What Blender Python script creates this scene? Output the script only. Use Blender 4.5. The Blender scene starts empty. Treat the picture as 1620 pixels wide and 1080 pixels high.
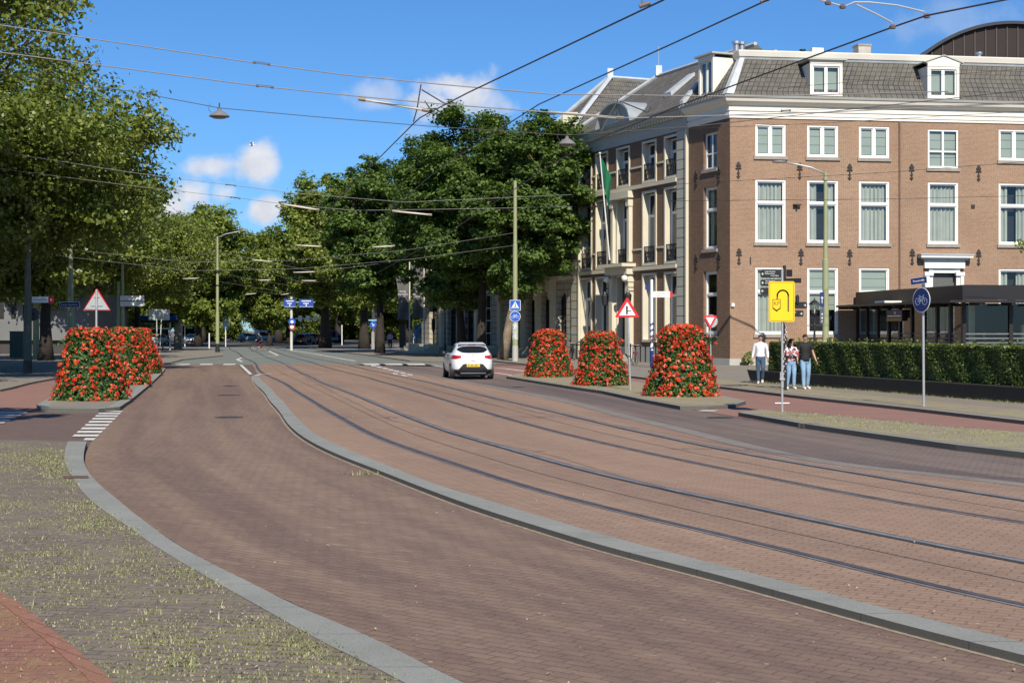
import bpy, bmesh, math, random
import numpy as np
from mathutils import Vector, Matrix
R = math.radians
SC = bpy.context.scene
COL = SC.collection
F, CX, HY, H = 2340.0, 810.0, 522.0, 1.95      # survey of the photograph: focal length, horizon, eye height

# ------------------------------------------------------------------ camera
cam = bpy.data.cameras.new('camera'); camo = bpy.data.objects.new('camera', cam); COL.objects.link(camo)
camo.location = (0, 0, H); camo.rotation_euler = (R(90), 0, 0)
cam.sensor_width = 36.0; cam.lens = 36.0 * F / 1620.0; cam.shift_y = -18.0 / 1620.0
cam.clip_start = 0.1; cam.clip_end = 3000
SC.camera = camo
# ------------------------------------------------------------------ light
SUN_EL, SUN_AZ = 40.0, 9.0                      # behind the camera, 9 degrees to its right
to_sun = Vector((math.sin(R(SUN_AZ)) * math.cos(R(SUN_EL)), -math.cos(R(SUN_AZ)) * math.cos(R(SUN_EL)), math.sin(R(SUN_EL))))
sl = bpy.data.lights.new('sun', 'SUN'); so = bpy.data.objects.new('sun', sl); COL.objects.link(so)
sl.energy = 5.0; sl.angle = R(0.5); sl.color = (1.0, 0.915, 0.79)
so.rotation_euler = to_sun.to_track_quat('Z', 'Y').to_euler(); so.location = (0, -5, 60)
SC.view_settings.view_transform = 'Standard'; SC.view_settings.look = 'None'
SC.view_settings.gamma = 1.0; SC.view_settings.exposure = 0.20
SC.cycles.max_bounces = 5; SC.cycles.diffuse_bounces = 2; SC.cycles.glossy_bounces = 3
SC.cycles.transmission_bounces = 4; SC.cycles.transparent_max_bounces = 6
SC.cycles.caustics_reflective = False; SC.cycles.caustics_refractive = False

def build_world():
    w = bpy.data.worlds.new("World"); SC.world = w; w.use_nodes = True
    nt = w.node_tree; N = nt.nodes; L = nt.links; N.clear()
    def n(t, **k):
        x = N.new(t)
        for a, b in k.items(): setattr(x, a, b)
        return x
    def m(op, a, b=None, c=None):
        x = n('ShaderNodeMath', operation=op)
        for i, v in enumerate((a, b, c)):
            if v is None: continue
            if isinstance(v, (int, float)): x.inputs[i].default_value = v
            else: L.new(v, x.inputs[i])
        return x.outputs[0]
    sky = n('ShaderNodeTexSky'); sky.sky_type = 'NISHITA'; sky.sun_disc = False
    sky.sun_elevation = R(SUN_EL); sky.sun_rotation = R(180 - SUN_AZ)
    sky.air_density = 1.0; sky.dust_density = 0.15; sky.ozone_density = 2.6; sky.altitude = 50
    tc = n('ShaderNodeTexCoord'); sp = n('ShaderNodeSeparateXYZ'); L.new(tc.outputs['Generated'], sp.inputs[0])
    X, Y, Z = sp.outputs
    ys = m('MAXIMUM', Y, 0.02)
    u = m('DIVIDE', X, ys); v = m('DIVIDE', Z, ys)
    cmb = n('ShaderNodeCombineXYZ'); L.new(u, cmb.inputs[0]); L.new(v, cmb.inputs[1])
    nz = n('ShaderNodeTexNoise'); nz.inputs['Scale'].default_value = 26; nz.inputs['Detail'].default_value = 7
    nz.inputs['Roughness'].default_value = 0.55; L.new(cmb.outputs[0], nz.inputs['Vector'])
    nz2 = n('ShaderNodeTexNoise'); nz2.inputs['Scale'].default_value = 70; nz2.inputs['Detail'].default_value = 4
    L.new(cmb.outputs[0], nz2.inputs['Vector'])
    wob = m('SUBTRACT', nz.outputs[0], 0.5)
    tot = None
    # heaps of small cumulus: direction (u, v), half sizes, density
    for (px, py, rx, ry, dens) in [(725, 142, 88, 44, 1.0), (690, 160, 60, 30, .9), (590, 148, 60, 34, .5), (768, 160, 55, 34, .6),
                                   (330, 264, 58, 32, .9), (405, 264, 47, 37, 1.0), (306, 308, 50, 38, 1.0), (280, 330, 56, 36, 1.0),
                                   (415, 334, 46, 30, 1.0), (350, 306, 34, 26, .8), (1500, 35, 120, 55, .22), (660, 212, 30, 14, .2)]:
        cu, cv = (px - CX) / F, (HY - py) / F
        a = m('DIVIDE', m('SUBTRACT', u, cu), rx / F); b = m('DIVIDE', m('SUBTRACT', v, cv), ry / F)
        rr = m('SQRT', m('ADD', m('MULTIPLY', a, a), m('MULTIPLY', b, b)))
        e = m('SUBTRACT', m('ADD', 1.0, m('MULTIPLY', wob, 2.6)), rr)
        e = n('ShaderNodeMapRange', interpolation_type='SMOOTHSTEP'), e
        mr = e[0]; L.new(e[1], mr.inputs['Value']); mr.inputs['From Min'].default_value = 0.0; mr.inputs['From Max'].default_value = 0.75
        mr.inputs['To Max'].default_value = dens
        tot = mr.outputs[0] if tot is None else m('MAXIMUM', tot, mr.outputs[0])
    front = m('GREATER_THAN', Y, 0.05); tot = m('MULTIPLY', tot, front)
    ccol = n('ShaderNodeMix', data_type='RGBA'); L.new(nz2.outputs[0], ccol.inputs[0])
    ccol.inputs[6].default_value = (5.2, 5.7, 6.8, 1); ccol.inputs[7].default_value = (9.6, 9.7, 10.2, 1)
    tcol = n('ShaderNodeMix', data_type='RGBA'); el = n('ShaderNodeMapRange'); L.new(Z, el.inputs['Value']); el.inputs['From Min'].default_value = 0.0; el.inputs['From Max'].default_value = 0.30
    L.new(el.outputs[0], tcol.inputs[0]); tcol.inputs[6].default_value = (.44, .75, 1.20, 1); tcol.inputs[7].default_value = (.42, .80, 1.20, 1)
    tint = n('ShaderNodeMix', data_type='RGBA', blend_type='MULTIPLY'); tint.inputs[0].default_value = 1
    L.new(sky.outputs[0], tint.inputs[6]); L.new(tcol.outputs[2], tint.inputs[7])
    mx = n('ShaderNodeMix', data_type='RGBA'); L.new(tot, mx.inputs[0]); L.new(tint.outputs[2], mx.inputs[6]); L.new(ccol.outputs[2], mx.inputs[7])
    bg = n('ShaderNodeBackground'); bg.inputs['Strength'].default_value = 0.085
    L.new(mx.outputs[2], bg.inputs['Color'])
    out = n('ShaderNodeOutputWorld'); L.new(bg.outputs[0], out.inputs[0])
build_world()

# ------------------------------------------------------------------ survey helpers
def P(px, py, z=0.0):
    d = (H - z) * F / (py - HY)
    return ((px - CX) / F * d, d)
def at(px, py, Y):
    return ((px - CX) / F * Y, Y, H + (HY - py) / F * Y)

# ------------------------------------------------------------------ materials
class NT:
    def __init__(s, name):
        s.m = bpy.data.materials.new(name); s.m.use_nodes = True
        s.nt = s.m.node_tree; s.N = s.nt.nodes; s.L = s.nt.links
        s.b = s.N['Principled BSDF']; s.out = s.N['Material Output']
    def n(s, t, ins=None, **k):
        x = s.N.new(t)
        for a, b in k.items(): setattr(x, a, b)
        for a, b in (ins or {}).items():
            if isinstance(b, bpy.types.NodeSocket): s.L.new(b, x.inputs[a])
            else: x.inputs[a].default_value = b
        return x
    def math(s, op, a, b=0.0, c=0.0, clamp=False):
        x = s.n('ShaderNodeMath', operation=op, use_clamp=clamp)
        for i, v in enumerate((a, b, c)):
            if isinstance(v, bpy.types.NodeSocket): s.L.new(v, x.inputs[i])
            else: x.inputs[i].default_value = v
        return x.outputs[0]
    def mix(s, f, a, b, blend='MIX'):
        x = s.n('ShaderNodeMix', data_type='RGBA', blend_type=blend)
        for i, v in ((0, f), (6, a), (7, b)):
            if isinstance(v, bpy.types.NodeSocket): s.L.new(v, x.inputs[i])
            else: x.inputs[i].default_value = v if i == 0 else (tuple(v) + (1,))[:4]
        return x.outputs[2]
    def ramp(s, v, lo, hi, a=0.0, b=1.0):
        return s.n('ShaderNodeMapRange', {'Value': v, 'From Min': lo, 'From Max': hi, 'To Min': a, 'To Max': b}).outputs[0]
    def noise(s, vec, scale, detail=4, rough=.6, dim='3D'):
        x = s.n('ShaderNodeTexNoise', {'Scale': scale, 'Detail': detail, 'Roughness': rough}); s.L.new(vec, x.inputs['Vector'])
        return x.outputs[0]
    def mapping(s, vec, scale=(1, 1, 1), rot=(0, 0, 0), loc=(0, 0, 0)):
        x = s.n('ShaderNodeMapping', {'Scale': scale, 'Rotation': rot, 'Location': loc}); s.L.new(vec, x.inputs['Vector'])
        return x.outputs[0]
    def obj(s): return s.n('ShaderNodeTexCoord').outputs['Object']
    def geo(s): return s.n('ShaderNodeNewGeometry').outputs['Position']
    def uv(s): return s.n('ShaderNodeTexCoord').outputs['UV']
    def bump(s, h, strength=.4, dist=.02):
        x = s.n('ShaderNodeBump', {'Height': h, 'Strength': strength, 'Distance': dist}); s.L.new(x.outputs[0], s.b.inputs['Normal'])
    def col(s, c):
        if isinstance(c, bpy.types.NodeSocket): s.L.new(c, s.b.inputs['Base Color'])
        else: s.b.inputs['Base Color'].default_value = (tuple(c) + (1,))[:4]
    def rough(s, r): s.b.inputs['Roughness'].default_value = r
    def spec(s, r): s.b.inputs['Specular IOR Level'].default_value = r
def sc(c, k): return tuple(x * k for x in c)
_M = {}
def simple(name, c, rough=.6, metal=0.0, var=.12, scale=6.0, bump=0.0, spec=.5, dirt=0.0, coat=0.0):
    if name in _M: return _M[name]
    t = NT(name); o = t.obj()
    v = t.noise(o, scale, 5); col = t.mix(t.ramp(v, .3, .7), sc(c, 1 - var), sc(c, 1 + var))
    if dirt:
        d = t.noise(o, scale * .25, 6, .7); col = t.mix(t.math('MULTIPLY', t.ramp(d, .5, .75, 0, 1), dirt), col, (.09, .08, .06))
    t.col(col); t.rough(rough); t.spec(spec); t.b.inputs['Metallic'].default_value = metal
    if coat: t.b.inputs['Coat Weight'].default_value = coat; t.b.inputs['Coat Roughness'].default_value = .05
    if bump: t.bump(t.noise(o, scale * 5, 4), bump, .01)
    _M[name] = t.m; return t.m

def brick_nodes(t, vec, w, h, mortar, c1, c2, cm, off=.5):
    x = t.n('ShaderNodeTexBrick', {'Scale': 1.0, 'Mortar Size': mortar, 'Mortar Smooth': .1, 'Bias': 0.0, 'Brick Width': w, 'Row Height': h})
    x.offset = off; x.squash = 1.0
    t.L.new(vec, x.inputs['Vector'])
    for k, c in (('Color1', c1), ('Color2', c2), ('Mortar', cm)):
        x.inputs[k].default_value = (tuple(c) + (1,))[:4]
    return x.outputs['Color'], x.outputs['Fac']

def paver(name, c1, c2, cm, rot=45, w=.2, h=.1, mortar=.006, streak=0.0, weed=0.0, specks=.5, wcol=(.30, .29, .08), bump=.5, tone=None):
    t = NT(name); p = t.geo()
    v = t.mapping(p, rot=(0, 0, R(rot)))
    col, fac = brick_nodes(t, v, w, h, mortar, c1, c2, cm)
    big = t.noise(p, .35, 5, .6); mid = t.noise(p, 2.2, 5, .65); fine = t.noise(p, 45, 3, .7)
    col = t.mix(t.ramp(big, .3, .7, 0, .45), col, sc(c1, .80))
    col = t.mix(t.ramp(mid, .45, .75, 0, .35), col, sc(c2, 1.15))
    if streak:
        uv = t.uv(); s1 = t.noise(t.mapping(uv, (.045, 5.0, 1)), 1.0, 3, .5); s2 = t.noise(t.mapping(uv, (.25, 14.0, 1)), 1.0, 4, .6)
        s = t.math('ADD', t.math('MULTIPLY', s1, .7), t.math('MULTIPLY', s2, .3))
        a, b = tone or ((.8, .78, .8), (1.2, 1.2, 1.15))
        col = t.mix(1.0, col, t.mix(t.ramp(s, .40, .60, 0, 1), a, b), 'MULTIPLY')
        ps = t.noise(t.mapping(v, (1.5, 9, 1)), 1.0, 3, .7)
        col = t.mix(t.math('MULTIPLY', t.math('MULTIPLY', t.ramp(ps, .60, .72), fac), streak), col, (.50, .43, .34))
    col = t.mix(t.ramp(fine, .3, .75, 0, .35), col, sc(c2, 1.5))
    if weed:
        wn = t.noise(p, 1.1, 5, .7); wf = t.noise(p, 22, 3, .7)
        wide, f2 = brick_nodes(t, v, w, h, mortar * 3.2, (0, 0, 0), (0, 0, 0), (1, 1, 1))
        k = t.math('MULTIPLY', t.ramp(wn, .42, .6), t.ramp(wf, .42, .6))
        col = t.mix(t.math('MULTIPLY', t.math('MULTIPLY', k, f2), weed, clamp=True), col, wcol)
        k2 = t.math('MULTIPLY', t.ramp(wn, .55, .75), t.ramp(wf, .52, .7))
        col = t.mix(t.math('MULTIPLY', k2, weed * .7, clamp=True), col, wcol)
    if specks:
        vo = t.n('ShaderNodeTexVoronoi', {'Scale': 5.0}); t.L.new(p, vo.inputs['Vector'])
        gate = t.math('MULTIPLY', t.math('LESS_THAN', vo.outputs['Distance'], .075), t.math('GREATER_THAN', t.noise(p, 3.1, 2), .56))
        col = t.mix(t.math('MULTIPLY', gate, specks), col, (.55, .47, .36))
    t.col(col); t.rough(.85); t.spec(.3)
    t.bump(t.math('ADD', t.math('MULTIPLY', fac, -1.0), t.math('MULTIPLY', fine, .4)), bump, .006)
    return t.m

M = {}
M['lane'] = paver('lane_brick', (.176, .120, .088), (.232, .162, .118), (.095, .068, .050), 38, mortar=.008, streak=.75, tone=((.78, .74, .80), (1.22, 1.22, 1.13)))
M['lane_right'] = paver('lane_brick_right', (.135, .105, .092), (.175, .135, .115), (.06, .048, .04), 20, mortar=.009, streak=.5, tone=((.76, .74, .82), (1.40, 1.38, 1.25)))
M['tram'] = paver('tram_bed_brick', (.262, .170, .117), (.322, .220, .154), (.13, .082, .058), 28, mortar=.008, streak=.25, tone=((.84, .83, .85), (1.10, 1.10, 1.08)))
M['street'] = paver('side_street_brick', (.13, .09, .075), (.16, .11, .09), (.07, .055, .045), 60, specks=.2)
M['pave'] = paver('pavement_brick', (.150, .125, .100), (.215, .170, .135), (.065, .058, .045), 10, weed=.35, specks=.7, mortar=.009)
M['pave_far'] = paver('pavement_brick_grey', (.21, .185, .155), (.26, .23, .19), (.13, .12, .10), 0, weed=.45, specks=.2)
M['pave_red'] = paver('pavement_brick_red', (.225, .108, .076), (.285, .14, .098), (.12, .07, .05), 5, weed=.8, mortar=.008)
M['verge'] = paver('mossy_paving', (.25, .21, .15), (.30, .25, .18), (.13, .12, .08), 0, weed=1.6, specks=.1, wcol=(.36, .34, .10))
M['bike'] = simple('red_asphalt', (.27, .145, .108), .9, var=.10, scale=1.3, bump=.25, dirt=.25)
M['asphalt'] = simple('grey_green_asphalt', (.175, .190, .165), .9, var=.10, scale=.7, bump=.2)
M['asphalt_dark'] = simple('dark_asphalt', (.085, .083, .08), .9, var=.12, scale=.7, bump=.2)
M['strip'] = simple('pale_concrete_strip', (.21, .185, .155), .9, var=.18, scale=2.2, bump=.2, dirt=.3)
M['ground'] = simple('ground_paving', (.19, .165, .135), .95, var=.15, scale=.4)
def kerb_mat():
    t = NT('kerb_stone'); p = t.geo()
    a = t.noise(p, .9, 5); b = t.noise(p, 60, 3, .8); c = t.noise(p, 6, 5, .7)
    col = t.mix(t.ramp(a, .3, .7), (.180, .183, .158), (.255, .256, .222))
    col = t.mix(t.ramp(b, .35, .75, 0, .5), col, (.42, .425, .38))
    col = t.mix(t.ramp(c, .55, .8, 0, .5), col, (.15, .145, .115))
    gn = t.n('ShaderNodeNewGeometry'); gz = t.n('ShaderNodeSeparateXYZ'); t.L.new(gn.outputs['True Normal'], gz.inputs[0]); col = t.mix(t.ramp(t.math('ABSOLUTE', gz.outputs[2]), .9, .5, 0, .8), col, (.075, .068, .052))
    uv = t.uv(); sx = t.n('ShaderNodeSeparateXYZ'); t.L.new(uv, sx.inputs[0])
    fr = t.math('FRACT', sx.outputs[0]); j = t.math('LESS_THAN', fr, .012)
    col = t.mix(t.math('MULTIPLY', j, .7), col, (.05, .05, .04))
    t.col(col); t.rough(.85); t.bump(b, .35, .004); return t.m
M['kerb'] = kerb_mat()
M['paint'] = simple('worn_road_paint', (.66, .64, .58), .8, var=.12, scale=5, dirt=.55)
M['paint_pink'] = simple('worn_pinkish_paint', (.40, .27, .21), .8, var=.2, scale=5, dirt=.4)
M['seam'] = simple('bitumen_joint', (.055, .05, .045), .8)
M['groove'] = simple('rail_groove_asphalt', (.045, .042, .040), .85, var=.3, scale=4)
M['rail'] = simple('worn_rail_steel', (.40, .385, .36), .5, metal=.6, var=.25, scale=3)
M['rail_dark'] = simple('rusty_rail_lip', (.16, .13, .12), .55, metal=.6, var=.3, scale=3)
M['iron'] = simple('cast_iron', (.05, .043, .04), .7, var=.3)

def brickwall(name, c1, c2, cm, mort=.010):
    t = NT(name); uv = t.uv()
    col, fac = brick_nodes(t, uv, .22, .066, mort, c1, c2, cm)
    a = t.noise(uv, .35, 5, .6); b = t.noise(t.mapping(uv, (1.2, .25, 1)), 1.0, 5, .65); d = t.noise(uv, 9, 3)
    col = t.mix(t.ramp(a, .35, .7, 0, .35), col, sc(c1, .72)); col = t.mix(t.ramp(b, .5, .8, 0, .35), col, sc(c2, 1.25))
    col = t.mix(t.ramp(d, .45, .75, 0, .4), col, sc(c1, .6))
    t.col(col); t.rough(.9); t.spec(.2); t.bump(t.math('MULTIPLY', fac, -1), .6, .01); return t.m
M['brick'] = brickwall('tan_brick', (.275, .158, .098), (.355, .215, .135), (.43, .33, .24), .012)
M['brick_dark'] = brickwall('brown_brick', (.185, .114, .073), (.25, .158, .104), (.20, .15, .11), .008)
def rustic(name, c, row=.55, w=3.0, joint=.028):
    t = NT(name); uv = t.uv(); col, fac = brick_nodes(t, uv, w, row, joint, sc(c, .94), sc(c, 1.05), sc(c, .28))
    a = t.noise(uv, .8, 6, .7); col = t.mix(t.ramp(a, .4, .75, 0, .35), col, sc(c, .6)); t.col(col); t.rough(.85)
    t.bump(t.math('MULTIPLY', fac, -1), .8, .03); return t.m
M['quoin'] = rustic('grey_quoin_stone', (.47, .46, .37))
M['rustic'] = rustic('grey_rusticated_stone', (.44, .41, .33), .42, 1.1, .022)
M['cream'] = simple('cream_painted_stone', (.64, .59, .45), .7, var=.06, scale=1.5, dirt=.18)
M['white'] = simple('white_window_paint', (.80, .79, .74), .5, var=.03, scale=2, dirt=.08)
M['cornice'] = simple('white_cornice_paint', (.80, .76, .66), .6, var=.05, scale=1, dirt=.15)
M['greytrim'] = simple('grey_trim_paint', (.42, .42, .38), .6, var=.06, scale=1, dirt=.15)
M['sill'] = simple('sill_stone', (.30, .27, .23), .85, var=.12, scale=3)
M['curtain'] = simple('pale_curtain_cloth', (.50, .51, .45), .9, var=.08, scale=2)
M['blind'] = simple('pale_green_blind', (.40, .44, .38), .9, var=.06, scale=1)
M['dark_in'] = simple('dark_interior', (.022, .022, .024), .9)
M['lead'] = simple('lead_flashing', (.52, .55, .56), .5, var=.12, scale=2, metal=.2)
M['black'] = simple('black_paint', (.018, .018, .018), .5)
M['black_metal'] = simple('black_painted_iron', (.02, .02, .021), .45)
M['anchor'] = simple('dark_wall_iron', (.035, .028, .025), .7)
M['zinc'] = simple('zinc_flue', (.38, .39, .40), .4, metal=.7)
M['hedge'] = None
def roof():
    t = NT('grey_roof_tiles'); uv = t.uv()
    col, fac = brick_nodes(t, uv, .30, .34, .030, (.100, .092, .080), (.155, .142, .122), (.03, .029, .028), .0)
    a = t.noise(uv, .7, 6, .7); b = t.noise(uv, 5, 4, .6)
    col = t.mix(t.ramp(a, .4, .7, 0, .6), col, (.17, .155, .115)); col = t.mix(t.ramp(b, .45, .75, 0, .5), col, (.06, .058, .052))
    sx = t.n('ShaderNodeSeparateXYZ'); t.L.new(uv, sx.inputs[0])
    wv = t.math('SINE', t.math('MULTIPLY', sx.outputs[0], 2 * math.pi / .30)); st = t.math('FRACT', t.math('DIVIDE', sx.outputs[1], .34))
    t.col(col); t.rough(.8); t.bump(t.math('ADD', t.math('MULTIPLY', wv, .5), t.math('MULTIPLY', st, -.9)), 1.0, .05); return t.m
M['roof'] = roof()
def glass():
    t = NT('window_glass'); g = t.n('ShaderNodeBsdfGlossy', {'Color': (.9, .95, 1, 1), 'Roughness': .03})
    tr = t.n('ShaderNodeBsdfTransparent', {'Color': (.82, .86, .85, 1)})
    lw = t.n('ShaderNodeLayerWeight', {'Blend': .5}); f = t.math('ADD', t.math('MULTIPLY', t.math('POWER', lw.outputs['Facing'], 4.0), .8), .055, clamp=True)
    ms = t.n('ShaderNodeMixShader'); t.L.new(f, ms.inputs[0]); t.L.new(tr.outputs[0], ms.inputs[1]); t.L.new(g.outputs[0], ms.inputs[2])
    t.L.new(ms.outputs[0], t.out.inputs[0]); return t.m
M['glass'] = glass()

# ------------------------------------------------------------------ mesh builder
class MB:
    def __init__(s): s.v = []; s.f = []; s.uv = {}
    def quad(s, pts, uvs=None):
        b = len(s.v); s.v += [tuple(p) for p in pts]; s.f.append(tuple(range(b, b + len(pts))))
        if uvs: s.uv[len(s.f) - 1] = uvs
    def hexa(s, p):   # 8 corners: bottom 0-3 ccw, top 4-7
        b = len(s.v); s.v += [tuple(x) for x in p]
        for f in ((3, 2, 1, 0), (4, 5, 6, 7), (0, 1, 5, 4), (1, 2, 6, 5), (2, 3, 7, 6), (3, 0, 4, 7)):
            s.f.append(tuple(b + i for i in f))
    def box(s, x0, x1, y0, y1, z0, z1):
        s.hexa([(x0, y0, z0), (x1, y0, z0), (x1, y1, z0), (x0, y1, z0), (x0, y0, z1), (x1, y0, z1), (x1, y1, z1), (x0, y1, z1)])
    def tube(s, pts, r, n=8, cap=True):
        pts = [Vector(p) for p in pts]
        if isinstance(r, (int, float)): r = [r] * len(pts)
        rings = []
        for i, p in enumerate(pts):
            a = pts[max(i - 1, 0)]; b = pts[min(i + 1, len(pts) - 1)]
            d = (b - a)
            if d.length < 1e-9: d = Vector((0, 0, 1))
            d.normalize(); up = Vector((0, 0, 1)) if abs(d.z) < .95 else Vector((1, 0, 0))
            e1 = d.cross(up).normalized(); e2 = d.cross(e1).normalized()
            b0 = len(s.v)
            for k in range(n):
                t = 2 * math.pi * k / n
                s.v.append(tuple(p + (e1 * math.cos(t) + e2 * math.sin(t)) * r[i]))
            rings.append(b0)
        for a, b in zip(rings, rings[1:]):
            for k in range(n):
                s.f.append((a + k, a + (k + 1) % n, b + (k + 1) % n, b + k))
        if cap:
            s.f.append(tuple(reversed([rings[0] + k for k in range(n)]))); s.f.append(tuple(rings[-1] + k for k in range(n)))
    def lathe(s, prof, c=(0, 0, 0), n=16, axis='z'):
        rings = []
        for (r, h) in prof:
            b0 = len(s.v)
            for k in range(n):
                t = 2 * math.pi * k / n; x, y = r * math.cos(t), r * math.sin(t)
                if axis == 'z': q = (x, y, h)
                elif axis == 'y': q = (x, h, y)
                else: q = (h, x, y)
                s.v.append((c[0] + q[0], c[1] + q[1], c[2] + q[2]))
            rings.append(b0)
        for a, b in zip(rings, rings[1:]):
            for k in range(n): s.f.append((a + k, a + (k + 1) % n, b + (k + 1) % n, b + k))
        s.f.append(tuple(reversed([rings[0] + k for k in range(n)]))); s.f.append(tuple(rings[-1] + k for k in range(n)))
    def prism(s, poly, tf, d0, d1):
        """poly in 2d (a, b); tf(a, b, d) -> xyz; extruded between depths d0 and d1"""
        n = len(poly); b0 = len(s.v)
        s.v += [tuple(tf(a, b, d0)) for a, b in poly] + [tuple(tf(a, b, d1)) for a, b in poly]
        s.f.append(tuple(b0 + i for i in range(n))); s.f.append(tuple(b0 + n + i for i in reversed(range(n))))
        for i in range(n):
            j = (i + 1) % n; s.f.append((b0 + i, b0 + n + i, b0 + n + j, b0 + j))
    def build(s, name, mat, parent=None, world=False, smooth=False, loc=None, rot=None, recalc=True):
        me = bpy.data.meshes.new(name)
        vs = s.v
        if world and parent is not None:
            q = parent.location; vs = [(a - q[0], b - q[1], c - q[2]) for a, b, c in vs]
        me.from_pydata(vs, [], s.f)
        if s.uv:
            ul = me.uv_layers.new(name='UVMap')
            for fi, uvs in s.uv.items():
                p = me.polygons[fi]
                for k, li in enumerate(p.loop_indices): ul.data[li].uv = uvs[k]
        if recalc and not s.uv:
            bm = bmesh.new(); bm.from_mesh(me); bmesh.ops.recalc_face_normals(bm, faces=bm.faces); bm.to_mesh(me); bm.free()
        if mat is not None: me.materials.append(mat)
        if smooth:
            me.polygons.foreach_set('use_smooth', [True] * len(me.polygons))
        o = bpy.data.objects.new(name, me); COL.objects.link(o)
        if parent is not None: o.parent = parent
        if loc is not None: o.location = loc
        if rot is not None: o.rotation_euler = rot
        return o
def smooth_by_angle(o, ang=35):
    me = o.data; me.polygons.foreach_set('use_smooth', [True] * len(me.polygons))
    try: me.set_sharp_from_angle(angle=R(ang))
    except Exception: pass
def thing(name, label, cat, loc=(0, 0, 0), rotz=0.0, group=None):
    o = bpy.data.objects.new(name, None); COL.objects.link(o); o.location = loc; o.rotation_euler = (0, 0, rotz)
    o.empty_display_size = .3; o['label'] = label; o['category'] = cat
    if group: o['group'] = group
    return o
def tag(o, label, cat, group=None):
    o['label'] = label; o['category'] = cat
    if group: o['group'] = group
    return o
def struct(o): o['kind'] = 'structure'; return o
def stuff(o, label, cat): o['kind'] = 'stuff'; o['label'] = label; o['category'] = cat; return o
def dup(root, loc, rotz=None, label=None, scale=None):
    r = root.copy(); COL.objects.link(r); r.location = loc
    if rotz is not None: r.rotation_euler = (0, 0, rotz)
    if scale is not None: r.scale = scale if isinstance(scale, tuple) else (scale,) * 3
    if label: r['label'] = label
    for ch in list(root.children):
        c = ch.copy(); COL.objects.link(c); c.parent = r
        for g in list(ch.children):
            d = g.copy(); COL.objects.link(d); d.parent = c
    return r
def text_mesh(txt, size, mat, parent, loc, rot, name='lettering', depth=.002, align='CENTER', sx=1.0):
    cu = bpy.data.curves.new(name, 'FONT'); cu.body = txt; cu.size = size; cu.extrude = depth; cu.align_x = align; cu.align_y = 'CENTER'
    cu.resolution_u = 3
    t = bpy.data.objects.new(name, cu); COL.objects.link(t)
    me = bpy.data.meshes.new_from_object(t); bpy.data.objects.remove(t); bpy.data.curves.remove(cu)
    me.materials.clear(); me.materials.append(mat)
    o = bpy.data.objects.new(name, me); COL.objects.link(o); o.parent = parent; o.location = loc; o.rotation_euler = rot; o.scale = (sx, 1, 1)
    return o

# ------------------------------------------------------------------ ground lines, as X = f(Y) in metres
class Line:
    def __init__(s, pix, z=0.0, pts=None):
        w = pts if pts is not None else [P(px, py, z) for px, py in pix]
        w = sorted(w, key=lambda p: p[1])
        ys = np.array([p[1] for p in w]); xs = np.array([p[0] for p in w])
        # smooth: resample over log distance, moving average
        t = np.log(ys); g = np.linspace(t[0], t[-1], 400); xi = np.interp(g, t, xs)
        k = 29; pad = k // 2
        ext = np.concatenate([2 * xi[0] - xi[pad:0:-1], xi, 2 * xi[-1] - xi[-2:-pad - 2:-1]])
        xi = np.convolve(ext, np.ones(k) / k, 'valid')
        s.y = np.exp(g); s.x = xi
        s.a0 = (xi[8] - xi[0]) / (s.y[8] - s.y[0]); s.a1 = (xi[-1] - xi[-9]) / (s.y[-1] - s.y[-9])
    def __call__(s, Y):
        Y = np.asarray(Y, float)
        r = np.interp(Y, s.y, s.x)
        r = np.where(Y < s.y[0], s.x[0] + (Y - s.y[0]) * s.a0, r)
        return np.where(Y > s.y[-1], s.x[-1] + (Y - s.y[-1]) * s.a1, r)
def yrange(y0, y1, n=160):
    if y0 > 1: return np.exp(np.linspace(math.log(y0), math.log(y1), n))
    return np.concatenate([np.linspace(y0, 5, 12)[:-1], np.exp(np.linspace(math.log(5), math.log(y1), n))])
def strip(name, f0, f1, y0, y1, z, mat, nx=1, n=160, skirt=0.0, uscale=1.0, parent=None):
    """sheet between the lines f0 (left) and f1 (right); z is a number or z(Y, t)"""
    mb = MB(); Ys = yrange(y0, y1, n); X0 = f0(Ys); X1 = f1(Ys)
    zz = z if callable(z) else (lambda Y, t: z)
    L = np.concatenate([[0], np.cumsum(np.hypot(np.diff(X0 + X1) / 2, np.diff(Ys)))])
    rows = []
    for i, Y in enumerate(Ys):
        rows.append([((X0[i] + (X1[i] - X0[i]) * j / nx), Y, zz(Y, j / nx)) for j in range(nx + 1)])
    for i in range(len(Ys) - 1):
        for j in range(nx):
            mb.quad([rows[i][j], rows[i][j + 1], rows[i + 1][j + 1], rows[i + 1][j]],
                    [(L[i] * uscale, j / nx), (L[i] * uscale, (j + 1) / nx), (L[i + 1] * uscale, (j + 1) / nx), (L[i + 1] * uscale, j / nx)])
        if skirt:
            for j, sgn in ((0, 1), (nx, -1)):
                a, b = rows[i][j], rows[i + 1][j]; lo = lambda p: (p[0], p[1], p[2] - skirt)
                q = [a, b, lo(b), lo(a)] if sgn > 0 else [b, a, lo(a), lo(b)]
                mb.quad(q, [(L[i] * uscale, 0), (L[i + 1] * uscale, 0), (L[i + 1] * uscale, .2), (L[i] * uscale, .2)])
    if skirt:
        for r in (rows[0], rows[-1]):
            mb.quad([r[0], r[-1], (r[-1][0], r[-1][1], r[-1][2] - skirt), (r[0][0], r[0][1], r[0][2] - skirt)], [(0.1, 0)] * 4)
    return mb.build(name, mat, parent)
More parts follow.
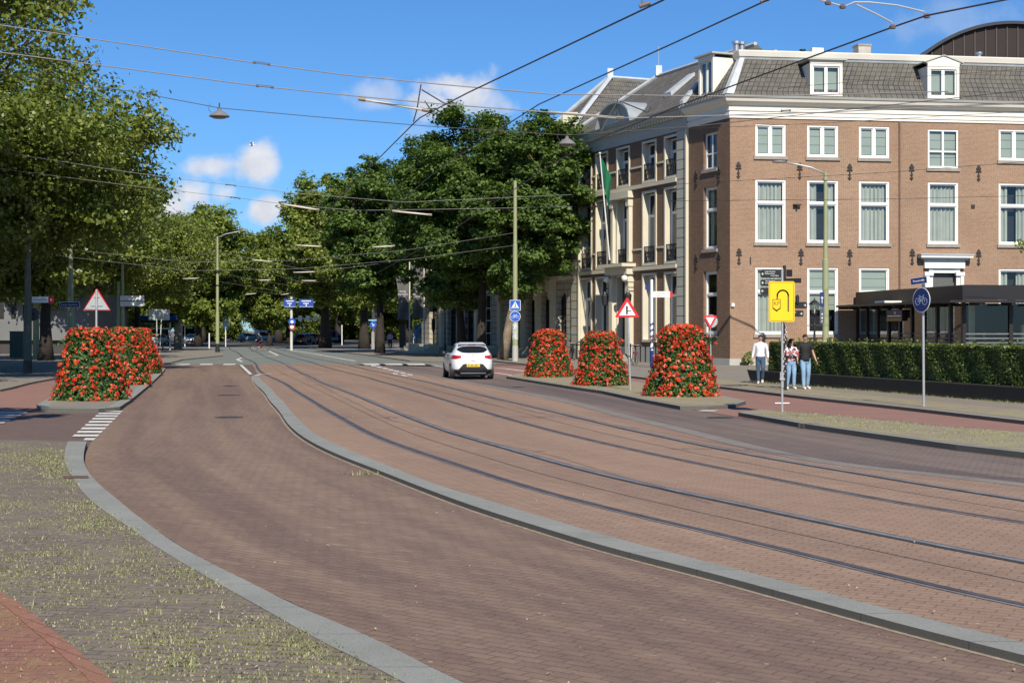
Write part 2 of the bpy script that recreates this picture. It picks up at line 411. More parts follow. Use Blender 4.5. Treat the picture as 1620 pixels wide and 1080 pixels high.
def poly_sheet(name, pts, z, mat, skirt=0.0):
    """flat polygon (triangulated), with an optional vertical edge below it"""
    from mathutils.geometry import tessellate_polygon
    mb = MB(); vs = [Vector((x, y, z)) for x, y in pts]
    ar = sum(pts[i][0] * pts[(i + 1) % len(pts)][1] - pts[(i + 1) % len(pts)][0] * pts[i][1] for i in range(len(pts)))
    if ar < 0: vs.reverse()
    for t in tessellate_polygon([vs]):
        a, b, c = (vs[i] for i in t)
        if (b - a).cross(c - a).z < 0: b, c = c, b
        mb.quad([a, b, c], [(0, 0), (1, 0), (1, 1)])
    if skirt:
        for i in range(len(vs)):
            a, b = vs[i], vs[(i + 1) % len(vs)]
            mb.quad([b, a, a - Vector((0, 0, skirt)), b - Vector((0, 0, skirt))], [(0.3, 0), (.4, 0), (.4, .1), (.3, .1)])
    return mb.build(name, mat)

KH = .10
LK = Line([(740, 1083), (607, 1017), (540, 987), (473, 960), (400, 923), (333, 890), (283, 863), (233, 827), (187, 790), (147, 755), (133, 733), (137, 700)], KH)
LKi = Line([(640, 1080), (590, 1053), (540, 1030), (413, 960), (333, 915), (267, 877), (200, 830), (150, 797), (117, 758), (102, 723), (108, 697)], KH)
def zb(Y): return .055 * min(1.0, max(0.10, (66.0 - Y) / 18.0))
MK = Line([(1620, 1052), (1277, 960), (1180, 933), (1080, 905), (973, 880), (873, 848), (773, 817), (673, 780), (600, 750), (540, 727), (490, 703), (463, 683), (443, 653), (420, 623), (400, 595)], 0)
MKi = Line([(1620, 1018), (1347, 950), (1213, 913), (1080, 880), (973, 852), (873, 823), (773, 792), (673, 762), (623, 740), (553, 713), (500, 688), (473, 663), (450, 635), (428, 612), (410, 595)], .05)
RL = [Line(p, .052) for p in (
    [(1620, 958), (1413, 913), (1313, 887), (1213, 862), (1080, 832), (880, 783), (807, 763), (740, 740), (673, 718), (623, 702), (573, 680), (540, 660), (490, 630), (450, 603), (407, 572), (380, 557), (363, 550)],
    [(1620, 890), (1413, 850), (1313, 830), (1213, 807), (1080, 780), (880, 733), (807, 710), (740, 693), (673, 670), (607, 643), (557, 622), (490, 592), (450, 572), (412, 557), (395, 550)],
    [(1620, 827), (1480, 805), (1347, 782), (1213, 755), (1080, 728), (880, 683), (773, 653), (707, 633), (640, 613), (573, 592), (490, 570), (440, 556), (420, 550)],
    [(1620, 792), (1480, 770), (1347, 747), (1213, 725), (1080, 698), (880, 652), (807, 635), (740, 620), (673, 602), (607, 588), (540, 573), (465, 557), (440, 551)])]
S0 = Line([(1620, 765), (1347, 742), (1213, 717), (1080, 683), (880, 632), (740, 605), (657, 589), (600, 581), (560, 576)], .05)
S1 = Line([(1620, 774), (1347, 750), (1213, 725), (1080, 690), (880, 640), (740, 610), (657, 592), (600, 583), (560, 577)], 0)
# ------------------------------------------------------------------ the ground
S0 = Line(None, pts=[P(*p, .05) for p in [(1620, 765), (1347, 742), (1213, 717), (1080, 683), (880, 632), (740, 605), (657, 589), (600, 581), (560, 576)]] + [(6.9, 14), (9.6, 8)])
S1 = Line(None, pts=[P(*p, 0) for p in [(1620, 774), (1347, 750), (1213, 725), (1080, 690), (880, 640), (740, 610), (657, 592), (600, 583), (560, 577)]] + [(6.9 + .22, 14), (9.6 + .22, 8)])
LB = Line([(740, 1083), (607, 1017), (540, 987), (473, 960), (400, 923), (333, 890), (283, 863), (233, 827), (187, 790), (147, 755), (133, 733), (145, 699), (168, 673), (193, 650), (207, 637), (233, 613), (256, 591), (275, 576)], 0)
MB_ = Line([(1620, 1052), (1277, 960), (1180, 933), (1080, 905), (973, 880), (873, 848), (773, 817), (673, 780), (600, 750), (540, 727), (490, 703), (463, 683), (443, 653), (420, 623), (400, 595), (378, 576)], 0)
KL = Line(None, pts=[P(*p, 0) for p in [(1620, 723), (1513, 713), (1380, 693), (1280, 678), (1168, 660), (1076, 645), (1015, 635), (953, 622), (903, 614), (801, 596), (720, 583), (672, 576)]] + [(10.2, 15), (12.9, 7)])
UL = Line(None, pts=[P(*p, 0) for p in [(1620, 672), (1413, 647), (1280, 633), (1140, 615), (1000, 598), (900, 586), (830, 577), (780, 570)]] + [(12.8, 21), (19.5, 8)])
off = lambda l, d: (lambda Y: l(Y) + d)

def big(name, x0, x1, y0, y1, z, m):
    mb = MB(); mb.quad([(x0, y0, z), (x1, y0, z), (x1, y1, z), (x0, y1, z)], [(0, 0), (1, 0), (1, 1), (0, 1)]); return struct(mb.build(name, m))
big('ground', -1500, 1500, -60, 2500, -.012, M['ground'])
big('road', -45, 30, -12, 86, -.002, M['street'])
struct(poly_sheet('crossing_asphalt', [P(*p, .004) for p in [(262, 577), (378, 576.5), (560, 577.5), (700, 579.5), (785, 577), (770, 568), (690, 563), (600, 552), (520, 546), (330, 545), (300, 553), (250, 570)]], .004, M['asphalt']))
struct(strip('far_road', lambda Y: -.30 * Y + 9 - 7 * np.ones_like(Y), lambda Y: -.085 * Y + 4 * np.ones_like(Y) - 3, 168, 420, .008, M['asphalt_dark'], n=10))
struct(strip('roadway', LB, MB_, -6, 84.8, .006, M['lane'], nx=1))
struct(strip('roadway_right', off(S1, .05), KL, -6, 84.5, .004, M['lane_right']))
struct(strip('cycle_path', KL, UL, -6, 80, .010, M['bike']))
struct(strip('tram_track_bed', MKi, S0, -6, 84.5, lambda Y, t: zb(Y), M['tram'], nx=6, skirt=.12))
struct(strip('concrete_edge_strip', off(S0, -.04), off(S0, .32), -6, 84.5, lambda Y, t: zb(Y) + .006, M['strip'], skirt=.06))
# kerbs
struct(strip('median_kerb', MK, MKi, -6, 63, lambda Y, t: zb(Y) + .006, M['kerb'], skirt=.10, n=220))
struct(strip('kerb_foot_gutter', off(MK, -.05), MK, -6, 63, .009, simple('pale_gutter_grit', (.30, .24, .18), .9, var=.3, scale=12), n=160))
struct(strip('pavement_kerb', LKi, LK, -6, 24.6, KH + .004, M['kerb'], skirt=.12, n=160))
def px(l, z): return [P(a, b, z) for a, b in l]
lk = [(float(LKi(y)), y) for y in np.linspace(-6, 24.6, 40)]
struct(poly_sheet('pavement', lk + px([(60, 696), (-300, 692), (-1500, 690)], KH) + [(-45, -6)], KH, M['pave'], skirt=.11))
struct(poly_sheet('pavement_red_strip', px([(0, 938), (40, 963), (110, 1020), (185, 1083)], KH) + [(-1.9, 5), (-1.3, 0), (-20, 0), (-20, 17)], KH + .004, M['pave_red']))
redk = px([(0, 936), (40, 961), (110, 1018), (185, 1081)], KH)
struct(strip('red_soldier_course', Line(None, pts=[(a - .12, b) for a, b in redk] + [(-1.85, 5)]), Line(None, pts=redk + [(-1.73, 5)]), 3, 17, KH + .008, paver('red_brick_course', (.24, .11, .076), (.31, .145, .10), (.10, .06, .04), 50, weed=.4)))
struct(poly_sheet('cycle_path_left', px([(-900, 668), (5, 668), (45, 651), (60, 645), (85, 628), (110, 612), (170, 594), (215, 583), (250, 577), (240, 574), (150, 588), (60, 603), (20, 613), (-900, 640)], .006), .006, M['bike']))
isl = [(58, 640), (66, 645), (156, 646), (190, 643), (207, 632), (233, 611), (256, 590), (262, 582), (250, 581), (170, 592), (100, 615), (78, 629)]
def shrink(pts, d):
    c = (sum(p[0] for p in pts) / len(pts), sum(p[1] for p in pts) / len(pts)); out = []
    n = len(pts); ar = sum(pts[i][0] * pts[(i + 1) % n][1] - pts[(i + 1) % n][0] * pts[i][1] for i in range(n))
    sg = 1 if ar > 0 else -1
    for i in range(n):
        a, b, e = Vector(pts[i - 1]), Vector(pts[i]), Vector(pts[(i + 1) % n])
        d1 = (b - a).normalized(); d2 = (e - b).normalized()
        n1 = Vector((-d1.y, d1.x)) * sg; n2 = Vector((-d2.y, d2.x)) * sg
        m = (n1 + n2).normalized(); k = min(2.0, 1 / max(.3, m.dot(n1))); out.append(tuple(b + m * d * k))
    return out
def island(name, pts, mat, w=.16):
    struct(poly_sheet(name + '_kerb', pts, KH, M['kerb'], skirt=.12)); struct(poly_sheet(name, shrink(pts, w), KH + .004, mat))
island('traffic_island', px(isl, KH), M['pave_far'], .3)
islA = [(801, 595), (903, 611), (953, 618), (1015, 631), (1076, 642), (1120, 642), (1160, 640), (1180, 634), (1150, 627), (1080, 613), (1000, 603), (900, 593), (830, 589)]
island('flower_island', px(islA, KH), M['verge'])
islB = px([(1203, 647.5), (1168, 652), (1273, 670), (1380, 685), (1513, 703), (1620, 715)], KH) + [(10.1, 15), (12.8, 7), (14.0, 7), (12.4, 17.5)] + px([(1620, 683), (1513, 677), (1347, 660)], KH)
island('mossy_verge', islB, M['verge'])
# pavements beyond
ul = [(float(UL(y)), y) for y in np.linspace(80, 2, 50)]
struct(poly_sheet('pavement_right', [(70, 230)] + px([(478, 549), (530, 555), (580, 561), (649, 570), (712, 572), (770, 569)], .08) + ul + [(70, 0)], .08, M['pave_far'], skirt=.09))
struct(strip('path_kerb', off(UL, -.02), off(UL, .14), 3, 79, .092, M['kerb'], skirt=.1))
struct(strip('mossy_joint_band', off(UL, .5), off(UL, 2.2), 3, 60, .084, M['verge']))
struct(poly_sheet('pavement_left', px([(-1500, 606), (0, 616), (20, 612), (47, 605), (60, 602.5), (150, 587), (240, 575.5), (262, 575), (290, 568), (353, 562), (352, 556), (330, 551), (200, 546), (-1500, 546)], .08), .08, M['pave_far'], skirt=.09))

# ------------------------------------------------------------------ painted markings
def mark(name, quads, z=.012, m=None):
    mb = MB()
    for q in quads: mb.quad([(*P(a, b, z), z) for a, b in q])
    o = mb.build(name, m or M['paint'], recalc=False); return struct(o)
qs = []
for i in range(10):
    t = (i + .25) / 10; t2 = t + .055; y0 = 649 + 48 * t ** 1.25; y1 = 649 + 48 * t2 ** 1.25
    l0, l1 = 161 - 55 * (y0 - 649) / 48, 161 - 55 * (y1 - 649) / 48; r0, r1 = 195 - 48 * (y0 - 649) / 48, 195 - 48 * (y1 - 649) / 48
    if i == 9: l0 += 24; l1 += 24
    qs.append([(l1, y1), (r1, y1), (r0, y0), (l0, y0)])
mark('crosswalk_stripes', qs)
qs = []
for i in range(5):
    y0 = 651.3 + i * 4.0; y1 = y0 + 1.9; r = 45 - (y0 - 651) * 2.2; qs.append([(-60, y1), (r - 4, y1), (r, y0), (-60, y0)])
mark('crosswalk_stripes', qs)
mark('dashed_line', [[(a, 577.0), (b, 576.8), (b + .5, 575.2), (a + 3, 575.4)] for a, b in ((277, 300), (315, 336), (352, 372))])
mark('dashed_line', [[(a, 577), (b, 577.3), (b - 4, 575), (a - 6, 575)] for a, b in ((578, 602), (612, 638), (647, 674))])
mark('dashed_line', [[(a, b + .8), (a + 8, b + 1.6), (a + 7, b), (a - 1, b - .8)] for a, b in ((588, 578), (597, 580), (606, 582), (615, 584.3), (624, 586.6), (634, 589.3), (645, 592), (622, 590.6), (636, 593.2))])
def pline(name, pts, w, z=.012, m=None):
    mb = MB(); ps = [Vector((*P(a, b, z), z)) for a, b in pts]
    for a, b in zip(ps, ps[1:]):
        d = (b - a).normalized(); n = Vector((-d.y, d.x, 0)) * w / 2; mb.quad([a - n, b - n, b + n, a + n])
    return struct(mb.build(name, m or M['paint'], recalc=False))
pline('lane_line', [(381, 577), (397, 592)], .15)
pline('lane_line', [(383, 572), (375, 568.5), (383, 565.5), (425, 563.5), (440, 562.5)], .18)
pline('lane_line', [(440, 562), (425, 555)], .18); pline('lane_line', [(455, 553), (500, 560), (562, 571)], .2)
pline('edge_line', [(404, 593.5), (412, 592), (430, 591.3)], .22, .03); pline('edge_line', [(438, 591), (520, 590.5), (560, 590.6)], .18, .03, M['paint_pink'])
pline('edge_line', [(383, 577.3), (470, 577), (560, 577.6)], .5, .014, M['paint_pink'])
pline('edge_line', [(684, 577.5), (707, 581), (785, 589.5), (830, 596)], .16); pline('cycle_crossing_line', [(785, 581.8), (800, 583), (830, 587)], .22, .016)
mark('cycle_crossing_blocks', [[(1078, 646.2), (1104, 645.6), (1112, 644.6), (1088, 644.8)], [(1104, 650), (1130, 650), (1138, 648.6), (1112, 648.2)]], .02)
mark('kerb_gap', [[(101, 756), (141, 756), (139, 752), (100, 752)]], KH + .008, simple('dark_red_kerb_gap', (.13, .07, .05), .9))
# round dark iron discs with rim and lid, set in the roadways
def manhole(px_, py_, w, label):
    x, y = P(px_, py_, .006); r = thing('iron_disc', label, 'manhole cover', (x, y, .006), group='manhole covers in the road')
    mb = MB(); mb.lathe([(w, .0), (w, .006)], n=24); mb.build('rim', M['groove'], r)
    mb = MB(); mb.lathe([(w * .88, .006), (w * .88, .010), (w * .6, .012), (.01, .012)], n=24)
    for k in range(8):
        a = k * math.pi / 4; mb.box(w * .55 * math.cos(a) - .03, w * .55 * math.cos(a) + .03, w * .55 * math.sin(a) - .03, w * .55 * math.sin(a) + .03, .011, .017)
    mb.build('lid', M['iron'], r)
manhole(362, 660, .32, 'nearer round dark iron disc in the left roadway')
manhole(362, 625, .34, 'farther round dark iron disc in the left roadway')
manhole(1139, 660.5, .30, 'round iron manhole cover in the right roadway beside the gap between the islands')
r = thing('kerb_drain', 'black iron gully grate set in the kerb of the mossy verge', 'drain', (*P(1281, 678, 0), 0), R(-14))
mb = MB(); mb.box(-.22, .22, -.03, .02, .0, .105); mb.build('housing', M['iron'], r)
mb = MB()
for k in range(4): mb.box(-.17 + k * .1, -.13 + k * .1, -.045, -.03, .01, .095)
mb.build('grate_bars', M['black'], r)

# ------------------------------------------------------------------ tram rails
names = ['nearest tram rail, close to the grey median kerb', 'second tram rail from the grey median kerb', 'third tram rail from the grey median kerb', 'farthest tram rail, beside the pale edge strip of the right roadway']
for i, l in enumerate(RL):
    o = thing('tram_rail', names[i], 'tram rail', (0, 0, 0), group='tram rails in the brick bed')
    s = 1 if i % 2 == 0 else -1; mh, ml = (M['rail_dark'], M['rail']) if i % 2 == 0 else (M['rail'], M['rail_dark'])
    Z = lambda e: (lambda Y, t: zb(Y) + e)
    strip('groove_asphalt', off(l, -.078), off(l, .068), -6, 165, Z(.004), M['groove'], parent=o, n=240)
    strip('rail_head', off(l, -.035 - s * .012), off(l, .035 - s * .012), -6, 165, Z(.012), mh, skirt=.006, parent=o, n=240)
    strip('guard_lip', off(l, -.014 - s * .075), off(l, .010 - s * .075), -6, 165, Z(.010), ml, skirt=.006, parent=o, n=240)
for i, (a, b) in enumerate(((0, 1), (2, 3))):
    f = lambda Y, a=a, b=b: (RL[a](Y) + RL[b](Y)) / 2
    struct(strip('paving_seam', off(f, -.007), off(f, .007), -6, 80, lambda Y, t: zb(Y) + .004, M['seam']))

# ------------------------------------------------------------------ weeds, fallen leaves
def np_mesh(name, V, n_per, mat, attr=None, parent=None):
    """V: (faces * n_per, 3); every face has its own n_per vertices"""
    nf = len(V) // n_per; me = bpy.data.meshes.new(name)
    me.vertices.add(len(V)); me.vertices.foreach_set('co', np.asarray(V, np.float32).ravel())
    me.loops.add(len(V)); me.loops.foreach_set('vertex_index', np.arange(len(V), dtype=np.int32))
    me.polygons.add(nf); me.polygons.foreach_set('loop_start', np.arange(0, len(V), n_per, dtype=np.int32))
    try: me.polygons.foreach_set('loop_total', np.full(nf, n_per, np.int32))
    except Exception: pass
    if attr is not None:
        a = me.attributes.new('tint', 'FLOAT', 'POINT'); a.data.foreach_set('value', np.repeat(attr, n_per).astype(np.float32))
    me.update(calc_edges=True); me.validate()
    me.materials.append(mat); o = bpy.data.objects.new(name, me); COL.objects.link(o)
    if parent is not None: o.parent = parent
    return o
def leaf_mat(name, c0, c1, c2=None, rough=.5, trans=.3, spec=.4):
    t = NT(name); a = t.n('ShaderNodeAttribute'); a.attribute_name = 'tint'
    v = a.outputs['Fac']; col = t.mix(t.ramp(v, 0, .7), c0, c1)
    if c2: col = t.mix(t.ramp(v, .7, 1), col, c2)
    t.col(col); t.rough(rough); t.spec(spec)
    tr = t.n('ShaderNodeBsdfTranslucent'); k = t.mix(1.0, col, (1.5, 1.5, .7), 'MULTIPLY'); t.L.new(k, tr.inputs['Color'])
    ms = t.n('ShaderNodeMixShader', {0: trans}); t.L.new(t.b.outputs[0], ms.inputs[1]); t.L.new(tr.outputs[0], ms.inputs[2]); t.L.new(ms.outputs[0], t.out.inputs[0])
    return t.m
M['weed'] = leaf_mat('weed_grass', (.15, .20, .055), (.36, .36, .17), (.55, .50, .32), .7, .2, .2)
def blades(name, pts, label, cat, hgt=.05, nb=7, spread=.05, seed=3, z=KH, streak=0.0):
    rng = np.random.default_rng(seed); V = []; A_ = []
    for (x, y, k) in pts:
        m = int(nb * k) + 2
        for _ in range(m):
            a = rng.uniform(0, 6.28); d = rng.uniform(0, spread) * k; bx, by = x + math.cos(a) * d * 3.6, y + math.sin(a) * d * .35 - math.cos(a) * d * .6
            if streak: q = rng.uniform(-1, 1) * streak * (.4 + k); bx, by = x + q, y - q * .176 + rng.normal(0, .005)
            h = hgt * rng.uniform(.35, 1.1) * k; t = rng.uniform(0, 6.28); l = rng.uniform(.3, 1.3) * h; w = rng.uniform(.003, .006)
            nx, ny = -math.sin(t) * w, math.cos(t) * w
            V += [(bx - nx, by - ny, z), (bx + nx, by + ny, z), (bx + math.cos(t) * l, by + math.sin(t) * l, z + h)]; A_.append(rng.uniform(0, 1))
    return stuff(np_mesh(name, np.array(V), 3, M['weed'], np.array(A_)), label, cat)
rng = random.Random(7)
from mathutils import noise as mn
pts = []
ca, sa = math.cos(R(10)), math.sin(R(10))
while len(pts) < 4200:
    y = 7.2 + (rng.random() ** 1.6) * 17; x = rng.uniform(-.36 * y - .6, float(LKi(y)) - .02)
    ed = float(LKi(y)) - x
    k = mn.noise(Vector((x * .8, y * .8, 3.3))) + .45 * mn.noise(Vector((x * 3.5, y * 3.5, 1))) + (0.35 if ed < .35 else 0)
    if rng.random() > max(0, .42 + k * .8): continue
    # into the joints of the paving
    u = ca * x - sa * y; v = sa * x + ca * y; v = round(v / .1) * .1 + rng.uniform(-.008, .008)
    pts.append((ca * u + sa * v, -sa * u + ca * v, rng.uniform(.18, .62) + max(0, k) * .3))
blades('joint_weeds', pts, 'yellowish grass growing in the joints of the left pavement', 'grass', .030, 13, .06, streak=.11)
pts = []
for _ in range(220):
    y = 8 + (rng.random() ** 1.4) * 15; e_ = rng.random() ** 2 * 1.6; x = float(LKi(y)) - .03 - e_
    if mn.noise(Vector((x * 1.5, y * 1.1, 9))) < -.02: continue
    pts.append((x, y, rng.uniform(.6, 1.5)))
blades('kerb_side_tufts', pts, 'greener grass tufts growing beside the left kerb', 'grass', .034, 9, .07, 14, KH, streak=.06)
pts = []
while len(pts) < 2600:
    y = 14 + rng.random() * 19; t = rng.random()
    a, b = np.interp(y, [7, 15, 22.4, 33], [12.8, 10.2, 7.9, 5.2]), np.interp(y, [7, 17.5, 26.9, 35], [14, 12.4, 9.2, 6.0])
    pts.append((a + .2 + (b - a - .3) * t, y, rng.uniform(.4, 1.0)))
blades('verge_grass', pts, 'dry mossy grass on the verge by the yellow sign', 'grass', .035, 8, .09, 5)
gx, gy = P(602, 752, 0)
blades('kerb_weed', [(gx + rng.uniform(-.35, .35), gy + rng.uniform(-.05, .05) + .02, rng.uniform(.8, 1.6)) for _ in range(24)], 'green weed at the foot of the median kerb', 'weeds', .06, 6, .06, 6, .008)
V = []; A_ = []
r2 = np.random.default_rng(5)
for _ in range(130):
    y = 8 + r2.random() ** 1.5 * 40; x = r2.uniform(-.34 * y, .34 * y); s = r2.uniform(.008, .024); t = r2.uniform(0, 6.28)
    z = .118; c, q = math.cos(t) * s, math.sin(t) * s
    if LK(y) < x < MK(y): z = .014
    elif MKi(y) < x < S0(y): z = zb(y) + .016
    elif x < LKi(y): z = KH + .01
    else: continue
    V += [(x - c, y - q, z), (x + q * .5, y - c * .5, z + .012), (x + c, y + q, z), (x - q * .5, y + c * .5, z + .01)]; A_.append(r2.uniform(0, 1))
M['dryleaf'] = leaf_mat('dry_leaf', (.45, .30, .12), (.62, .50, .30), (.7, .66, .55), .7, .1)
stuff(np_mesh('fallen_leaves', np.array(V), 4, M['dryleaf'], np.array(A_)), 'small dry leaves and litter scattered over the paving', 'leaves')
# ------------------------------------------------------------------ buildings
C0 = (11.6, 78.7)
class Fac:
    def __init__(s, o, d, root): s.o = Vector(o); s.d = Vector(d).normalized(); s.n = Vector((s.d.y, -s.d.x)); s.root = root
    def p(s, a, n, z):
        q = s.o + s.d * a + s.n * n; return (q.x, q.y, z)
    def box(s, mb, a0, a1, n0, n1, z0, z1):
        mb.hexa([s.p(a0, n1, z0), s.p(a1, n1, z0), s.p(a1, n0, z0), s.p(a0, n0, z0), s.p(a0, n1, z1), s.p(a1, n1, z1), s.p(a1, n0, z1), s.p(a0, n0, z1)])
    def bars(s, mb, a0, a1, z0, z1, w, n0, n1, wb=None):
        wb = wb or w
        s.box(mb, a0, a0 + w, n0, n1, z0, z1); s.box(mb, a1 - w, a1, n0, n1, z0, z1)
        s.box(mb, a0 + w, a1 - w, n0, n1, z0, z0 + wb); s.box(mb, a0 + w, a1 - w, n0, n1, z1 - w, z1)
    def wall(s, mb, a0, a1, z0, z1, holes, depth=.15, n=0.0):
        aa = sorted({a0, a1, *[h[0] for h in holes], *[h[1] for h in holes]}); zz = sorted({z0, z1, *[h[2] for h in holes], *[h[3] for h in holes]})
        for i in range(len(aa) - 1):
            for j in range(len(zz) - 1):
                ca, cz = (aa[i] + aa[i + 1]) / 2, (zz[j] + zz[j + 1]) / 2
                if any(h[0] < ca < h[1] and h[2] < cz < h[3] for h in holes): continue
                A0, A1, Z0, Z1 = aa[i], aa[i + 1], zz[j], zz[j + 1]
                mb.quad([s.p(A0, n, Z0), s.p(A1, n, Z0), s.p(A1, n, Z1), s.p(A0, n, Z1)], [(A0, Z0), (A1, Z0), (A1, Z1), (A0, Z1)])
        for (h0, h1, y0, y1) in [h[:4] for h in holes]:
            for (q0, q1) in (((h0, y0), (h0, y1)), ((h1, y1), (h1, y0)), ((h0, y1), (h1, y1)), ((h1, y0), (h0, y0))):
                mb.quad([s.p(q0[0], n, q0[1]), s.p(q1[0], n, q1[1]), s.p(q1[0], n - depth, q1[1]), s.p(q0[0], n - depth, q0[1])],
                        [(q0[0], q0[1]), (q1[0], q1[1]), (q1[0] + .1, q1[1] + .1), (q0[0] + .1, q0[1] + .1)])
def sweep(mb, prof, path, uvo=0.0):
    """prof: (outward, z) points; path: ground points, outside on the right; mitred corners"""
    path = [Vector(p) for p in path]; N = []
    for i in range(len(path)):
        ns = []
        if i: d = (path[i] - path[i - 1]).normalized(); ns.append(Vector((d.y, -d.x)))
        if i < len(path) - 1: d = (path[i + 1] - path[i]).normalized(); ns.append(Vector((d.y, -d.x)))
        m = sum(ns, Vector((0, 0))).normalized(); N.append(m / m.dot(ns[0]))
    L = 0
    for i in range(len(path) - 1):
        l = (path[i + 1] - path[i]).length; v = 0
        for (a, b) in zip(prof, prof[1:]):
            dv = math.hypot(b[0] - a[0], b[1] - a[1])
            q = lambda k, e: (path[k].x + N[k].x * e[0], path[k].y + N[k].y * e[0], e[1])
            mb.quad([q(i, a), q(i + 1, a), q(i + 1, b), q(i, b)], [(L, v), (L + l, v), (L + l, v + dv), (L, v + dv)]); v += dv
        L += l
    for i in (0, len(path) - 1):
        pts = [(path[i].x + N[i].x * e[0], path[i].y + N[i].y * e[0], e[1]) for e in prof]
        mb.quad(pts if i == 0 else pts[::-1], [(0, 0)] * len(pts))
def FP(f, a, n=0.0): q = f.p(a, n, 0); return (q[0], q[1])

B1 = thing('brick_corner_building', 'tan brick three-storey corner building with grey mansard roof and white sash windows', 'building', (C0[0], C0[1], 0))
FR = Fac(C0, (.989, .148), B1); LF = Fac((C0[0], C0[1]), (-.391, .920), B1)
# the left facade runs away from the corner: flip so that outward is to the street
LF.n = Vector((-.920, -.391)).normalized()
B2 = thing('brown_town_house', 'brown brick town house with cream window surrounds, stone quoins and a green flag', 'building', (*FP(LF, 4.4), 0))
B3 = thing('rusticated_mansion', 'grey rusticated stone mansion with arched windows behind the dark green tree', 'building', (*FP(LF, 19.6), 0))
def tF(px_):
    k = (px_ - CX) / F; return (k * C0[1] - C0[0]) / (.989 - .148 * k)
def sL(px_):
    k = (px_ - CX) / F; return (C0[0] - k * C0[1]) / (k * .92 + .391)
class LeftFac(Fac):
    """facade whose s axis runs left as seen from the street"""
    def box(s, mb, a0, a1, n0, n1, z0, z1): Fac.box(s, mb, a0, a1, n0, n1, z0, z1)
LF.__class__ = LeftFac

